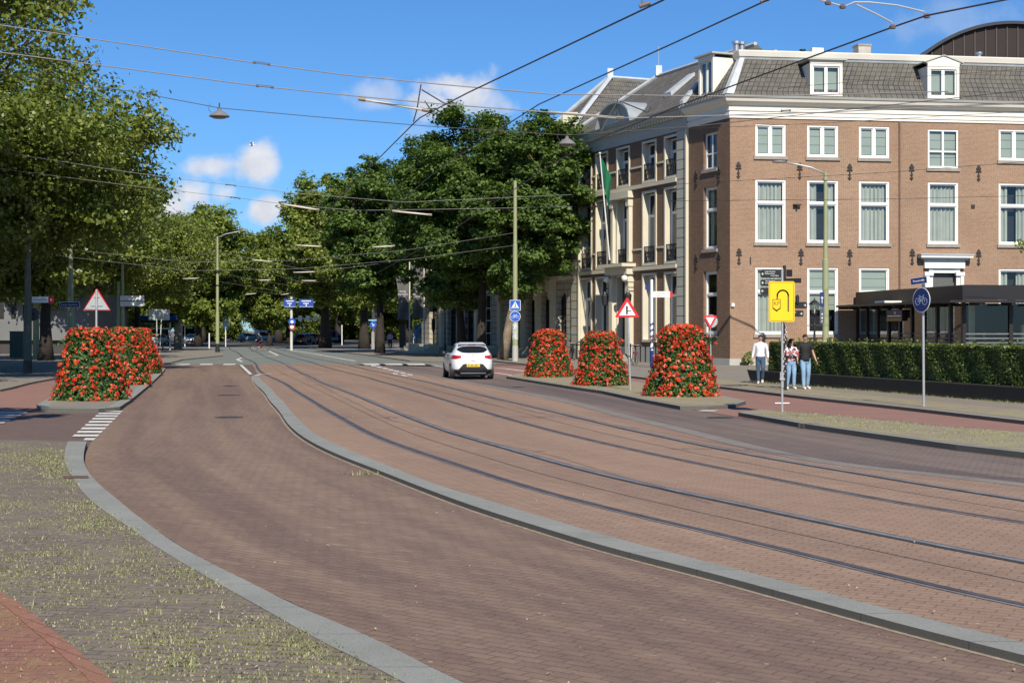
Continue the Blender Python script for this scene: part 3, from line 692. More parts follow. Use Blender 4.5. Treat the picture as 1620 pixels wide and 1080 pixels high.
def window(f, root, a0, a1, z0, z1, kind='sash', back=.10, deep=.5, inner='curtain', sill=True, fw=.10, mat=None, tr=.36, rail=False, sillm=None):
    """white frame (the window itself) with pane, sill, curtain or blind and balcony rail as its pieces"""
    mat = mat or M['white']
    mb = MB(); n0, n1 = -back - .07, -back
    f.bars(mb, a0, a1, z0, z1, fw, n0, n1, fw * 1.1)
    ia0, ia1, iz0, iz1 = a0 + fw, a1 - fw, z0 + fw * 1.1, z1 - fw; h = iz1 - iz0; mid = (ia0 + ia1) / 2
    zt = iz1 - h * tr
    # sash frames, set back a little
    def sash(q0, q1, y0, y1, w=.055): f.bars(mb, q0, q1, y0, y1, w, n0 - .03, n0 + .015)
    if kind == 'sash': f.box(mb, ia0, ia1, n0, n1 - .01, zt - .05, zt + .05); sash(ia0, ia1, zt + .05, iz1); sash(ia0, ia1, iz0, zt - .05)
    elif kind == 'pair': f.box(mb, mid - .06, mid + .06, n0, n1 - .01, iz0, iz1); sash(ia0, mid - .06, iz0, iz1); sash(mid + .06, ia1, iz0, iz1)
    elif kind == 'cross':
        f.box(mb, mid - .06, mid + .06, n0, n1 - .01, iz0, iz1); zc = iz0 + h * .42
        f.box(mb, ia0, mid - .06, n0, n1 - .015, zc - .04, zc + .04); f.box(mb, mid + .06, ia1, n0, n1 - .015, zc - .04, zc + .04)
    elif kind == 'french':
        f.box(mb, ia0, ia1, n0, n1 - .01, zt - .05, zt + .05)
        f.box(mb, mid - .07, mid + .07, n0, n1 - .012, iz0, zt - .05); sash(ia0, mid - .07, iz0, zt - .05); sash(mid + .07, ia1, iz0, zt - .05)
    elif kind == 'grid':
        for k in range(1, 4): zc = iz0 + h * k / 4; f.box(mb, ia0, ia1, n0, n1 - .012, zc - .03, zc + .03)
        f.box(mb, mid - .03, mid + .03, n0, n1 - .02, iz0, iz1)
    w = mb.build('window', mat, root, world=True)
    mb = MB(); mb.quad([f.p(ia0, n0 + .01, iz0), f.p(ia1, n0 + .01, iz0), f.p(ia1, n0 + .01, iz1), f.p(ia0, n0 + .01, iz1)])
    def sub(mb, name, m, **k):
        o = mb.build(name, m, root, world=True, **k); o.parent = w; return o
    sub(mb, 'pane', M['glass'], recalc=False)
    mb = MB(); f.box(mb, a0 - .02, a1 + .02, n0 - deep, n0 - deep + .02, z0 - .02, z1 + .02)
    f.box(mb, a0 - .02, a0, n0 - deep, n0 - .04, z0, z1); f.box(mb, a1, a1 + .02, n0 - deep, n0 - .04, z0, z1); f.box(mb, a0, a1, n0 - deep, n0 - .04, z0 - .02, z0)
    sub(mb, 'dark_room', M['dark_in'])
    if inner in ('curtain', 'parted'):
        mb = MB(); K = 26; gap = .13 * (ia1 - ia0) if inner == 'parted' else 0.0
        cols = []
        for k in range(K + 1):
            t = k / K; a = ia0 + .03 + (ia1 - ia0 - .06) * t
            cols.append((a, n0 - .19 + .06 * math.sin(k * 1.35 + a * 2.3) + .03 * math.sin(k * 2.9 + a)))
        for k in range(K):
            if gap and abs((cols[k][0] + cols[k + 1][0]) / 2 - mid) < gap: continue
            (p0, m0), (p1, m1) = cols[k], cols[k + 1]
            mb.quad([f.p(p0, m0, iz0), f.p(p1, m1, iz0), f.p(p1, m1, iz1), f.p(p0, m0, iz1)])
        sub(mb, 'curtain', M['curtain'], smooth=True, recalc=False)
    elif inner in ('blind', 'halfblind'):
        mb = MB(); zb_ = iz0 if inner == 'blind' else iz0 + h * .36; k = 0; z = iz1
        while z > zb_ + .02:
            f.box(mb, ia0, ia1, n0 - .10, n0 - .085, max(zb_, z - .46), z - .012); z -= .47
        sub(mb, 'blind', M['blind'])
    if sill:
        mb = MB(); f.box(mb, a0 - .10, a1 + .10, -.12, .09, z0 - .17, z0 - .002); sub(mb, 'sill', sillm or M['sill'])
    if rail:
        mb = MB(); f.box(mb, ia0 - .05, ia1 + .05, -.03, .02, z0 + .98, z0 + 1.03); f.box(mb, ia0 - .05, ia1 + .05, -.02, .01, z0 + .1, z0 + .14)
        for k in range(13):
            a = ia0 + (ia1 - ia0) * k / 12; f.box(mb, a - .014, a + .014, -.018, .008, z0 + .12, z0 + 1.0)
        for k in range(6):
            a = ia0 + (ia1 - ia0) * (k + .5) / 6; c = f.p(a, .0, z0 + .55)
            pts = [f.p(a + .09 * math.cos(t), 0, z0 + .55 + .2 * math.sin(t)) for t in np.linspace(0, 6.28, 9)]; mb.tube(pts, .018, 4)
        sub(mb, 'balcony_rail', M['black_metal'])
    return w

# ---- B1 front: holes and windows
T_ = [(1195, 1243), (1277, 1326), (1359, 1407), (1468, 1516), (1580, 1630)]
cols = [(tF(a), tF(b)) for a, b in T_]
cols += [(cols[-1][0] + 2.9, cols[-1][1] + 2.9), (cols[-1][0] + 5.8, cols[-1][1] + 5.8)]
ZT, ZM, ZG = (11.22, 12.93), (6.62, 9.98), (1.72, 5.30)
holes = []; wins = []
for i, (a, b) in enumerate(cols):
    zt = ZT if i != 3 else (10.75, 12.85)
    wins.append((a, b, *zt, 'cross' if i == 3 else 'pair', 'blind')); wins.append((a, b, *ZM, 'sash', ('curtain', 'parted', 'curtain', 'curtain', 'parted', 'curtain', 'curtain')[i]))
    if i != 3: wins.append((a, b, *ZG, 'sash', ('curtain', 'halfblind', 'blind', '', 'parted', 'curtain', 'curtain')[i]))
door = (tF(1475), tF(1512), .1, 5.05)
holes = [w[:4] for w in wins] + [door]
mb = MB(); FR.wall(mb, 0, cols[-1][1] + 2, 0, 13.3, holes, .3); mb.build('wall', M['brick'], B1, world=True)
for (a, b, z0, z1, k, inn) in wins: window(FR, B1, a, b, z0, z1, k, back=.03, inner=inn)
ENDT = cols[-1][1] + 2
# ---- B1 left facade
lw = [(sL(1134), sL(1113), 10.7, 12.7, 'cross', ''), (sL(1134), sL(1113), 6.35, 9.75, 'sash', 'parted'), (sL(1134), sL(1113), 1.72, 5.15, 'sash', '')]
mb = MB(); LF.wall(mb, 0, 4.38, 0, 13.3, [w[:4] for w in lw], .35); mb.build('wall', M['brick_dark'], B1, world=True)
for (a, b, z0, z1, k, inn) in lw: window(LF, B1, a, b, z0, z1, k, back=.14, inner=inn, fw=.11)
mb = MB()
pl = [FP(LF, 4.38), C0, FP(FR, ENDT)]
sweep(mb, [(-.2, .0), (.05, .0), (.05, .42), (-.2, .45)], pl); mb.build('plinth', M['greytrim'], B1, world=True)
mb = MB(); sweep(mb, [(-.3, 13.24), (.06, 13.24), (.06, 13.36), (.10, 13.38), (.10, 13.50), (.05, 13.56), (.05, 13.60), (.12, 13.62), (.12, 13.88), (.30, 13.98), (.44, 14.08), (.52, 14.26), (-.3, 14.28)], pl); mb.build('cornice', M['cornice'], B1, world=True)
mb = MB(); sweep(mb, [(.2, 14.262), (.56, 14.262), (.60, 14.38), (.1, 14.40)], pl); mb.build('gutter', M['greytrim'], B1, world=True)
mb = MB(); sweep(mb, [(.42, 14.39), (-1.30, 16.72)], pl); sweep(mb, [(-1.3, 16.72), (-1.3, 16.75)], pl); mb.build('roof', M['roof'], B1, world=True)
mb = MB(); sweep(mb, [(-1.22, 16.60), (-1.16, 16.74), (-1.6, 16.75)], pl); mb.build('lead_strip', M['lead'], B1, world=True)
mb = MB(); sweep(mb, [(-1.45, 16.75), (-1.12, 16.75), (-1.02, 17.02), (-1.02, 17.07), (-14, 17.10)], pl); mb.build('roof_fascia', M['cornice'], B1, world=True)
# hip flashing
mb = MB()
d1, d2 = LF.n, FR.n; mit = (d1 + d2).normalized(); mit /= mit.dot(d1)
a = Vector((C0[0] + mit.x * .42, C0[1] + mit.y * .42, 14.42)); b = Vector((C0[0] - mit.x * 1.3, C0[1] - mit.y * 1.3, 16.78))
dl = Vector((-LF.d.x, -LF.d.y, 0)); dr = Vector((FR.d.x, FR.d.y, 0)); up = Vector((0, 0, .05))
mb.quad([a + up, a + dr * .42 + up * .6, b + dr * .25 + up * .6, b + up]); mb.quad([a + up, b + up, b - dl * .3 + up * .6, a - dl * .45 + up * .6])
mb.build('hip_flashing', M['lead'], B1, world=True, recalc=False)
mb = MB(); mb.hexa([LF.p(4.6, .45, 14.42), LF.p(4.25, .45, 14.42), LF.p(4.25, -2.2, 17.3), LF.p(4.6, -2.2, 17.3), LF.p(4.6, .45, 14.75), LF.p(4.25, .45, 14.75), LF.p(4.25, -2.2, 17.6), LF.p(4.6, -2.2, 17.6)]); mb.build('parapet_flashing', M['lead'], B1, world=True)
# dormers
def dormer(f, root, a0, a1, z0, z1, n, back, pointed):
    mb = MB()
    f.bars(mb, a0, a1, z0, z1, .16, n - .12, n, .14)
    # cheeks
    for q in (a0, a1 - .06): f.box(mb, q, q + .06, n - back, n - .12, z0, z1)
    f.box(mb, a0 - .0, a1, n - .12, n + .03, z1 - .02, z1 + .16)
    if pointed:
        tf = lambda a, z, d: f.p(a, d, z)
        mb.prism([(a0 - .12, z1 + .16), (a1 + .12, z1 + .16), (a1 + .02, z1 + .24), ((a0 + a1) / 2, z1 + .52), (a0 - .02, z1 + .24)], tf, n + .04, n - .2)
    d = mb.build('dormer', M['cornice'], root, world=True)
    mb = MB()
    if pointed:
        c = (a0 + a1) / 2
        for s0, s1 in ((a0 - .22, c), (c, a1 + .22)):
            za, zb2 = (z1 + .17, z1 + .56) if s1 == c else (z1 + .56, z1 + .17)
            mb.hexa([f.p(s0, n + .1, za), f.p(s1, n + .1, zb2), f.p(s1, n - back - .6, zb2), f.p(s0, n - back - .6, za), f.p(s0, n + .1, za + .06), f.p(s1, n + .1, zb2 + .06), f.p(s1, n - back - .6, zb2 + .06), f.p(s0, n - back - .6, za + .06)])
    else: f.box(mb, a0 - .2, a1 + .2, n - back - .3, n + .18, z1 + .145, z1 + .24)
    o = mb.build('dormer_roof', M['greytrim'], root, world=True); o.parent = d
    m = (a0 + a1) / 2; mb = MB(); f.bars(mb, a0 + .17, m - .03, z0 + .15, z1 - .17, .06, n - .14, n - .06); f.bars(mb, m + .03, a1 - .17, z0 + .15, z1 - .17, .06, n - .14, n - .06)
    f.box(mb, m - .03, m + .03, n - .13, n - .05, z0 + .14, z1 - .16)
    o = mb.build('window_frame', M['white'], root, world=True); o.parent = d
    mb = MB(); mb.quad([f.p(a0 + .16, n - .1, z0 + .14), f.p(a1 - .16, n - .1, z0 + .14), f.p(a1 - .16, n - .1, z1 - .16), f.p(a0 + .16, n - .1, z1 - .16)])
    o = mb.build('pane', M['glass'], root, world=True, recalc=False); o.parent = d
    mb = MB(); f.box(mb, a0 + .08, a1 - .08, n - .3, n - .28, z0 + .02, z1 - .05)
    o = mb.build('blind', M['blind'], root, world=True); o.parent = d
dormer(FR, B1, tF(1278), tF(1329), 14.45, 16.22, .36, 1.9, False)
dormer(FR, B1, tF(1463), tF(1513), 14.45, 16.22, .36, 1.9, True)
dormer(LF, B1, 1.55, 3.1, 14.45, 16.75, .12, 2.2, False)
# entrance surround
e0, e1 = tF(1462), tF(1523)
mb = MB(); FR.box(mb, e0, door[0] - .22, -.02, .16, .0, 5.1); FR.box(mb, door[1] + .22, e1, -.02, .16, .0, 5.1)
FR.box(mb, door[0] - .22, door[0], -.1, .07, .0, 5.3); FR.box(mb, door[1], door[1] + .22, -.1, .07, .0, 5.3); FR.box(mb, door[0], door[1], -.1, .065, 5.05, 5.3)
FR.box(mb, e0 - .05, e1 + .05, -.02, .20, 5.302, 5.75); FR.box(mb, e0 - .2, e1 + .2, -.02, .34, 5.752, 5.86); FR.box(mb, e0 - .38, e1 + .38, -.02, .5, 5.862, 6.0)
for q in (e0, e1 - .42): FR.box(mb, q - .04, q + .46, -.02, .19, 4.9, 5.1)
sur = mb.build('door_surround', M['white'], B1, world=True)
mb = MB(); FR.box(mb, door[0], door[1], -.3, -.22, .1, 5.05); o = mb.build('door', simple('grey_door', (.12, .12, .11), .4), B1, world=True)
mb = MB(); FR.box(mb, e0 - .42, e1 + .42, .0, .55, 6.002, 6.06); o = mb.build('lead_cap', M['lead'], B1, world=True); o.parent = sur
# wall anchors
def anchor(f, root, a, z, h=.80, fan=True):
    mb = MB(); n = .05
    f.box(mb, a - .035, a + .035, .0, n, z - h / 2, z + h / 2)
    tf = lambda p, q, d: f.p(p, d, q)
    if fan:
        mb.prism([(a - .15, z + h * .28), (a + .15, z + h * .28), (a + .03, z + h * .56), (a - .03, z + h * .56)], tf, n + .01, .0)
        mb.prism([(a - .17, z + h * .10), (a + .17, z + h * .10), (a + .04, z + h * .24), (a - .04, z + h * .24)], tf, n + .015, .0)
    mb.prism([(a - .10, z - h * .40), (a, z - h * .54), (a + .10, z - h * .40), (a, z - h * .30)], tf, n + .012, .0)
    mb.prism([(a - .08, z - h * .18), (a, z - h * .26), (a + .08, z - h * .18), (a, z - h * .10)], tf, n + .012, .0)
    mb.build('wall_anchor', M['anchor'], root, world=True)
for p_ in (1168, 1265, 1344, 1442, 1548): anchor(FR, B1, tF(p_), 10.45 if p_ < 1400 else 10.5)
for p_ in (1169, 1267, 1344, 1443, 1548): anchor(FR, B1, tF(p_), 5.85 if p_ < 1400 else 5.9)
for p_ in (1102, 1138):
    anchor(LF, B1, sL(p_), 10.3); anchor(LF, B1, sL(p_), 5.7)
mb = MB(); FR.box(mb, tF(1187) - .03, tF(1187) + .03, 0, .05, 5.45, 5.85); mb.build('iron_bolt', M['anchor'], B1, world=True)
mb = MB(); FR.box(mb, tF(1539) - .1, tF(1539) + .1, 0, .06, 8.6, 8.78); mb.build('vent_grille', M['anchor'], B1, world=True)
mb = MB(); FR.box(mb, tF(1260) - .2, tF(1260) + .2, 0, .25, 8.62, 8.68); FR.box(mb, tF(1260) - .05, tF(1260) + .05, 0, .3, 8.54, 8.62); mb.build('bracket', M['anchor'], B1, world=True)
mb = MB(); q = FR.p(tF(1423), .07, 0); mb.tube([(q[0], q[1], .3), (q[0], q[1], 13.24)], .05, 8)
mb.build('downpipe', simple('brown_downpipe', (.22, .14, .10), .6), B1, world=True)
mb = MB(); q = LF.p(.12, .08, 2.95); FR.box(mb, .05, .22, .0, .12, 3.2, 3.38); mb.build('wall_box', M['white'], B1, world=True)
# flues, chimney, cowls
def flue(p_, h, r, cap=True, n=-2.5, m=None):
    a = tF(p_); q = FR.p(a, n, 17.08); mb = MB(); mb.lathe([(r, 17.05), (r, 17.05 + h * .8)] + ([(r * 1.5, 17.05 + h * .82), (r * 1.5, 17.05 + h)] if cap else []), (q[0], q[1], 0), 10)
    mb.build('flue', m or M['zinc'], B1, world=True)
flue(1187, .75, .16); flue(1196, .72, .16); flue(1250, .32, .17); flue(1295, .42, .12, m=M['black']); flue(1582, .55, .13)
mb = MB(); a = tF(1318); FR.box(mb, a - .32, a + .32, -2.9, -2.3, 17.1, 17.55); mb.build('roof_box', M['white'], B1, world=True)
mb = MB(); a = tF(1395); FR.box(mb, a - .36, a + .36, -3.2, -2.4, 17.1, 17.75); ch = mb.build('chimney', simple('pale_chimney_render', (.45, .42, .36), .9, dirt=.6), B1, world=True)
mb = MB(); FR.box(mb, a - .40, a + .40, -3.24, -2.36, 17.752, 17.86); o = mb.build('chimney_cap', M['sill'], B1, world=True); o.parent = ch
# back and far side, so that the block is closed
mb = MB(); FR.wall(mb, 0, 1, 0, 1, []); mb = MB()
e = FP(FR, ENDT); eb = FP(FR, ENDT, -12); lb = FP(LF, 4.38, -12)
for p0, p1 in ((e, eb), (eb, lb)): mb.quad([(*p0, 0), (*p1, 0), (*p1, 16.7), (*p0, 16.7)], [(0, 0), (9, 0), (9, 16), (0, 16)])
mb.build('rear_wall', M['brick_dark'], B1, world=True)

# ---- B2
W2 = [(1052, 1075), (1016, 1040), (975, 998), (943, 962), (920, 935)]
c2 = [(sL(b), sL(a)) for a, b in W2]; W0, W1_ = 5.6, 18.4
# keep every bay the same width
c2 = [((a + b) / 2 - .76, (a + b) / 2 + .76) for a, b in c2]
rows = [(10.72, 12.95), (5.85, 10.0), (1.35, 5.15)]
holes = [(a, b, *r) for a, b in c2 for r in rows]
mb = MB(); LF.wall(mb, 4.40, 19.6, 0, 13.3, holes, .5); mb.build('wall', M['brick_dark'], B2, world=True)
for i, (a, b) in enumerate(c2):
    for j, (z0, z1) in enumerate(rows):
        if i == 2 and j == 2: continue
        window(LF, B2, a, b, z0, z1, 'french' if j else 'french', back=.34, inner='parted' if (i + j) % 3 == 0 else '', sill=False, rail=(j < 2), tr=.30, fw=.12)
mb = MB()
for (a, b) in c2:
    for (z0, z1) in rows: LF.bars(mb, a - .12, b + .12, z0 - .10, z1 + .14, .14, -.33, .06)
mb.build('window_surrounds', M['cream'], B2, world=True)
mb = MB()
for z in (10.50, 5.62): LF.box(mb, 5.6, 18.4, .0, .16, z - .14, z + .08)
for z in (11.6, 6.7):
    for (p0, p1) in zip([5.6] + [c[1] + .2 for c in c2], [c[0] - .2 for c in c2] + [18.4]): LF.box(mb, p0, p1, .0, .06, z, z + .1)
mb.build('string_courses', M['cream'], B2, world=True)
for (a, b) in ((4.42, 5.6), (18.4, 19.58)):
    mb = MB(); LF.wall(mb, a, b, 0, 13.3, [], n=.09); 
    for q in (a, b): mb.quad([LF.p(q, .09, 0), LF.p(q, 0, 0), LF.p(q, 0, 13.3), LF.p(q, .09, 13.3)], [(0, 0), (.1, 0), (.1, 13), (0, 13)])
    mb.build('quoin', M['quoin'], B2, world=True)
mb = MB(); LF.box(mb, 4.40, 4.53, .0, .17, .2, 13.24); LF.box(mb, 18.30, 18.42, .0, .17, .2, 13.24); mb.build('downpipes', M['cream'], B2, world=True)
p2 = [FP(LF, 19.6), FP(LF, 4.40)]
mb = MB(); sweep(mb, [(-.3, 13.2), (.10, 13.2), (.10, 13.45), (.14, 13.5), (.14, 13.82), (.20, 13.86), (-.3, 13.88)], p2); sweep(mb, [(-.3, 14.05), (.42, 14.05), (.55, 14.28), (-.3, 14.30)], p2); mb.build('cornice', M['greytrim'], B2, world=True)
mb = MB(); k = 4.5
while k < 19.5: LF.box(mb, k, k + .16, .02, .38, 13.88, 14.048); k += .34
mb.build('dentils', M['cream'], B2, world=True)
mb = MB(); LF.box(mb, 4.4, 19.6, -.1, .02, 13.86, 14.06); mb.build('dentil_band', simple('ochre_band', (.30, .20, .09), .7), B2, world=True)
mb = MB(); sweep(mb, [(.2, 14.302), (.60, 14.302), (.64, 14.40), (.2, 14.42)], p2); mb.build('gutter', M['greytrim'], B2, world=True)
# hipped roof
Pz = lambda s, n, z: LF.p(s, n, z)
mb = MB(); dz = math.hypot(4.9, 3.85)
mb.quad([Pz(20.4, .4, 14.4), Pz(4.4, .4, 14.4), Pz(4.4, -4.5, 18.25), Pz(16.1, -4.5, 18.25)], [(0, 0), (16, 0), (16, dz), (4.3, dz)])
mb.quad([Pz(20.4, -9.4, 14.4), Pz(20.4, .4, 14.4), Pz(16.1, -4.5, 18.25)], [(0, 0), (9.8, 0), (4.9, 5.8)])
mb.quad([Pz(4.4, -9.4, 14.4), Pz(20.4, -9.4, 14.4), Pz(16.1, -4.5, 18.25), Pz(4.4, -4.5, 18.25)], [(0, 0), (16, 0), (12, dz), (0, dz)])
mb.quad([Pz(4.4, .4, 14.4), Pz(4.4, -9.4, 14.4), Pz(4.4, -4.5, 18.25)], [(0, 0), (9.8, 0), (4.9, 5.8)])
rf = mb.build('roof', M['roof'], B2, world=True)
mb = MB(); mb.tube([Pz(20.3, .35, 14.5), Pz(16.1, -4.5, 18.32)], .15, 5); mb.tube([Pz(16.1, -4.5, 18.32), Pz(4.6, -4.5, 18.32)], .13, 5)
o = mb.build('ridge_flashing', M['lead'], B2, world=True)
q = Pz(16.1, -4.5, 18.3); mb = MB(); mb.box(q[0] - .2, q[0] + .2, q[1] - .2, q[1] + .2, 18.3, 18.95); mb.tube([(q[0], q[1], 18.9), (q[0], q[1], 20.2)], .02, 4)
mb.build('ridge_finial', M['lead'], B2, world=True)
mb = MB(); a = 8.7   # skylight
mb.hexa([Pz(a, -1.3, 15.75), Pz(a + .8, -1.3, 15.75), Pz(a + .8, -2.9, 17.05), Pz(a, -2.9, 17.05), Pz(a, -1.25, 16.0), Pz(a + .8, -1.25, 16.0), Pz(a + .8, -2.9, 17.25), Pz(a, -2.9, 17.25)]); mb.build('skylight', M['lead'], B2, world=True)
# segmental pediment
mb = MB(); cs, rr, hh = 12.7, 2.3, 1.3; N_ = 16
arc = [(cs - rr + 2 * rr * k / N_, 14.42 + hh * math.sqrt(max(0, 1 - (2 * k / N_ - 1) ** 2)) ** 1.15) for k in range(N_ + 1)]
tf = lambda a, z, d: LF.p(a, d, z)
mb.prism(arc, tf, .2, .0); mb.build('pediment', M['greytrim'], B2, world=True)
mb = MB()
for (a, b) in zip(arc, arc[1:]):
    mb.hexa([tf(a[0], a[1], .6), tf(b[0], b[1], .6), tf(b[0], b[1], -2.4), tf(a[0], a[1], -2.4), tf(a[0], a[1] + .14, .6), tf(b[0], b[1] + .14, .6), tf(b[0], b[1] + .14, -2.4), tf(a[0], a[1] + .14, -2.4)])
mb.build('pediment_roof', simple('grey_lead_roof', (.30, .33, .35), .5, var=.12, scale=2), B2, world=True)
mb = MB(); c = LF.p(cs, .22, 15.0); pts = [LF.p(cs + .33 * math.cos(t), .23, 15.02 + .36 * math.sin(t)) for t in np.linspace(0, 2 * math.pi, 15)]; mb.tube(pts, .06, 5); mb.build('round_ornament', M['cream'], B2, world=True)
# portico round the door of the middle bay
a, b = c2[2]
mb = MB()
for q in (a - .55, b + .1): LF.box(mb, q, q + .45, .0, .35, .1, 5.3); LF.box(mb, q - .06, q + .51, .0, .42, 4.85, 5.1); LF.box(mb, q - .06, q + .51, .0, .42, .1, .5)
LF.box(mb, a - .7, b + .7, .0, .55, 5.3, 5.75); LF.box(mb, a - .85, b + .85, .0, .95, 5.752, 5.95)
for q in (a - .42, b + .2): LF.box(mb, q, q + .28, .0, .25, 6.05, 9.9); LF.box(mb, q - .05, q + .33, .0, .32, 9.4, 9.9)
LF.box(mb, a - .6, b + .6, .0, .4, 9.9, 10.30)
por = mb.build('portico', M['cream'], B2, world=True)
mb = MB(); LF.box(mb, a + .2, b - .2, -.45, -.38, .3, 3.4); mb.build('front_door', simple('dark_red_door', (.06, .02, .02), .4), B2, world=True)
mb = MB(); mb.quad([Pz(a, -.36, 3.5), Pz(b, -.36, 3.5), Pz(b, -.36, 5.2), Pz(a, -.36, 5.2)]); mb.build('fanlight', M['glass'], B2, world=True, recalc=False)
mb = MB(); LF.box(mb, a - .9, b + .9, .0, 1.1, .08, .26); LF.box(mb, a - .6, b + .6, .0, .75, .262, .44); mb.build('steps', M['sill'], B2, world=True)
for q in (a - .8, b + .75):
    c = LF.p(q, .5, 3.9); mb = MB(); mb.lathe([(.05, 3.4), (.16, 3.5), (.22, 4.05), (.10, 4.2), (.02, 4.4)], (c[0], c[1], 0), 6); mb.tube([LF.p(q, .05, 4.5), LF.p(q, .5, 4.5), LF.p(q, .5, 4.35)], .03, 5); mb.build('wall_lantern', M['black_metal'], B2, world=True)
for q in (a - .45, b + .4):
    c = LF.p(q, .55, 5.0); mb = MB(); mb.lathe([(.01, 4.85), (.17, 4.92), (.2, 5.05), (.17, 5.18), (.01, 5.25)], (c[0], c[1], 0), 10); mb.build('globe_lamp', M['white'], B2, world=True, smooth=True)
mb = MB(); LF.box(mb, 4.4, a - 1, .6, .66, 1.0, 1.06); LF.box(mb, b + 1, 18.4, .6, .66, 1.0, 1.06); k = 4.6
while k < 18.4:
    if not (a - 1 < k < b + 1): LF.box(mb, k - .03, k + .03, .6, .66, .08, 1.15)
    k += .62
mb.build('area_railing', M['black_metal'], B2, world=True)
mb = MB(); LF.box(mb, 4.5, 18.4, -.02, .10, .08, .95); mb.build('plinth', M['greytrim'], B2, world=True)
mb = MB(); e = FP(LF, 4.4, -12); g = FP(LF, 19.6, -12)
mb.quad([(*e, 0), (*g, 0), (*g, 14.4), (*e, 14.4)], [(0, 0), (15, 0), (15, 14), (0, 14)]); mb.build('rear_wall', M['brick_dark'], B2, world=True)

# flag on its pole: held by the house, a thing of its own
pb = Vector(LF.p(12.4, .9, 6.2)); pt = Vector(at(949, 243, 88.5)); 
fl = thing('flagpole', 'white slanting flagpole on the town house portico', 'flagpole', tuple(pb)); mb = MB(); mb.tube([pb, pt], [.05, .035], 8); mb.build('pole', M['white'], fl, world=True)
mb = MB(); mb.lathe([(.02, -.09), (.1, 0), (.02, .09)], tuple(pt), 8); mb.build('knob', M['cream'], fl, world=True)
mb = MB(); K, J = 14, 8; d = (pb - pt).normalized(); g = []
for i in range(K + 1):
    row = []
    for j in range(J + 1):
        u, v = i / K, j / J
        q = pt + d * (.25 + 1.5 * v) + Vector((.62 * u * (1 - .5 * v) + .05, -.1 * u, -1.25 * u * (.9 + .3 * v))) + Vector((.0, .10 * math.sin(u * 9 + v * 2) * u, .05 * math.sin(u * 7 + v * 4)))
        row.append(tuple(q))
    g.append(row)
for i in range(K):
    for j in range(J): mb.quad([g[i][j], g[i + 1][j], g[i + 1][j + 1], g[i][j + 1]])
fr_ = thing('flag', 'green flag hanging limp from the slanting pole', 'flag', tuple(pt)); o = mb.build('cloth', simple('green_flag_cloth', (.01, .17, .075), .8, var=.1), fr_, world=True, recalc=False); smooth_by_angle(o, 80)

# ---- B3
def arch_fill(f, mb, a0, a1, zs, n=0.0, K=8):
    """wall pieces that turn the top of a square hole (from zs up by half its width) into an arch"""
    r = (a1 - a0) / 2; c = (a0 + a1) / 2
    for k in range(K):
        t0, t1 = math.pi * k / K, math.pi * (k + 1) / K
        x0, x1 = c - r * math.cos(t0), c - r * math.cos(t1); z0, z1 = zs + r * math.sin(t0), zs + r * math.sin(t1)
        mb.quad([f.p(x0, n, z0), f.p(x1, n, z1), f.p(x1, n, zs + r), f.p(x0, n, zs + r)], [(x0, z0), (x1, z1), (x1, zs + r), (x0, zs + r)])
        mb.quad([f.p(x0, n, z0), f.p(x0, n - .4, z0), f.p(x1, n - .4, z1), f.p(x1, n, z1)], [(x0, z0), (x0, z0), (x1, z1), (x1, z1)])
bays = [(882, 896), (857, 872), (835, 849), (809, 824), (762, 778), (735, 750), (708, 722), (679, 692)]
bs = [((sL(a) + sL(b)) / 2) for a, b in bays]; g0 = MB(); hw = .62
gh = []; uh = []
for i, c in enumerate(bs):
    w = .72 if c < 30 else .95; gh.append((c - w, c + w, .7, 4.6)); uh.append((c - w * .9, c + w * .9, 6.4, 9.3)); uh.append((c - w * .9, c + w * .9, 10.6, 12.5))
mb = MB(); LF.wall(mb, 19.62, 49, 0, 5.4, gh, .4)
for i, (a, b, z0, z1) in enumerate(gh):
    if i != 4: arch_fill(LF, mb, a, b, z1 - (b - a) / 2)
mb.build('ground_floor_wall', M['rustic'], B3, world=True)
mb = MB(); LF.wall(mb, 19.62, 49, 5.4, 13.3, uh, .35); mb.build('upper_wall', M['cream'], B3, world=True)
for i, (a, b, z0, z1) in enumerate(gh): window(LF, B3, a, b, z0, z1, 'grid' if i == 4 else 'french', back=.3, inner='', sill=False, mat=M['white'] if i == 4 else M['black'], fw=.07)
for (a, b, z0, z1) in uh: window(LF, B3, a, b, z0, z1, 'french', back=.2, inner='', sill=False, fw=.08)
for i, c in enumerate(bs[:-1]):
    mb = MB(); m_ = (c + bs[i + 1]) / 2; LF.box(mb, m_ - .28, m_ + .28, .0, .22, .6, 4.5)
    LF.box(mb, m_ - .34, m_ + .34, .0, .5, 4.5, 5.25); LF.box(mb, m_ - .3, m_ + .3, .0, .34, 4.0, 4.5); mb.build('pilaster', M['cream'], B3, world=True)
mb = MB(); LF.box(mb, bs[2] - 1.15, bs[0] + .0, .0, .75, 5.25, 5.5) if bs[2] < bs[0] else LF.box(mb, bs[0] - 1.15, bs[2] + 1.15, .0, .75, 5.25, 5.5); mb.build('balcony_slab', M['cream'], B3, world=True)
mb = MB(); LF.box(mb, bs[-1] - 1.15, bs[-1] + 1.15, .0, .75, 5.25, 5.5); mb.build('balcony_slab', M['cream'], B3, world=True)
p3 = [FP(LF, 49), FP(LF, 19.62)]
mb = MB(); sweep(mb, [(-.3, 5.3), (.12, 5.3), (.2, 5.5), (-.3, 5.52)], p3); sweep(mb, [(-.3, 13.2), (.1, 13.2), (.14, 13.8), (.5, 14.1), (.55, 14.35), (-.3, 14.4), (-.3, 14.9), (-12, 14.9)], p3); mb.build('cornice', M['cream'], B3, world=True)
mb = MB(); e, g = FP(LF, 49, -12), FP(LF, 19.62, -12); h = FP(LF, 49)
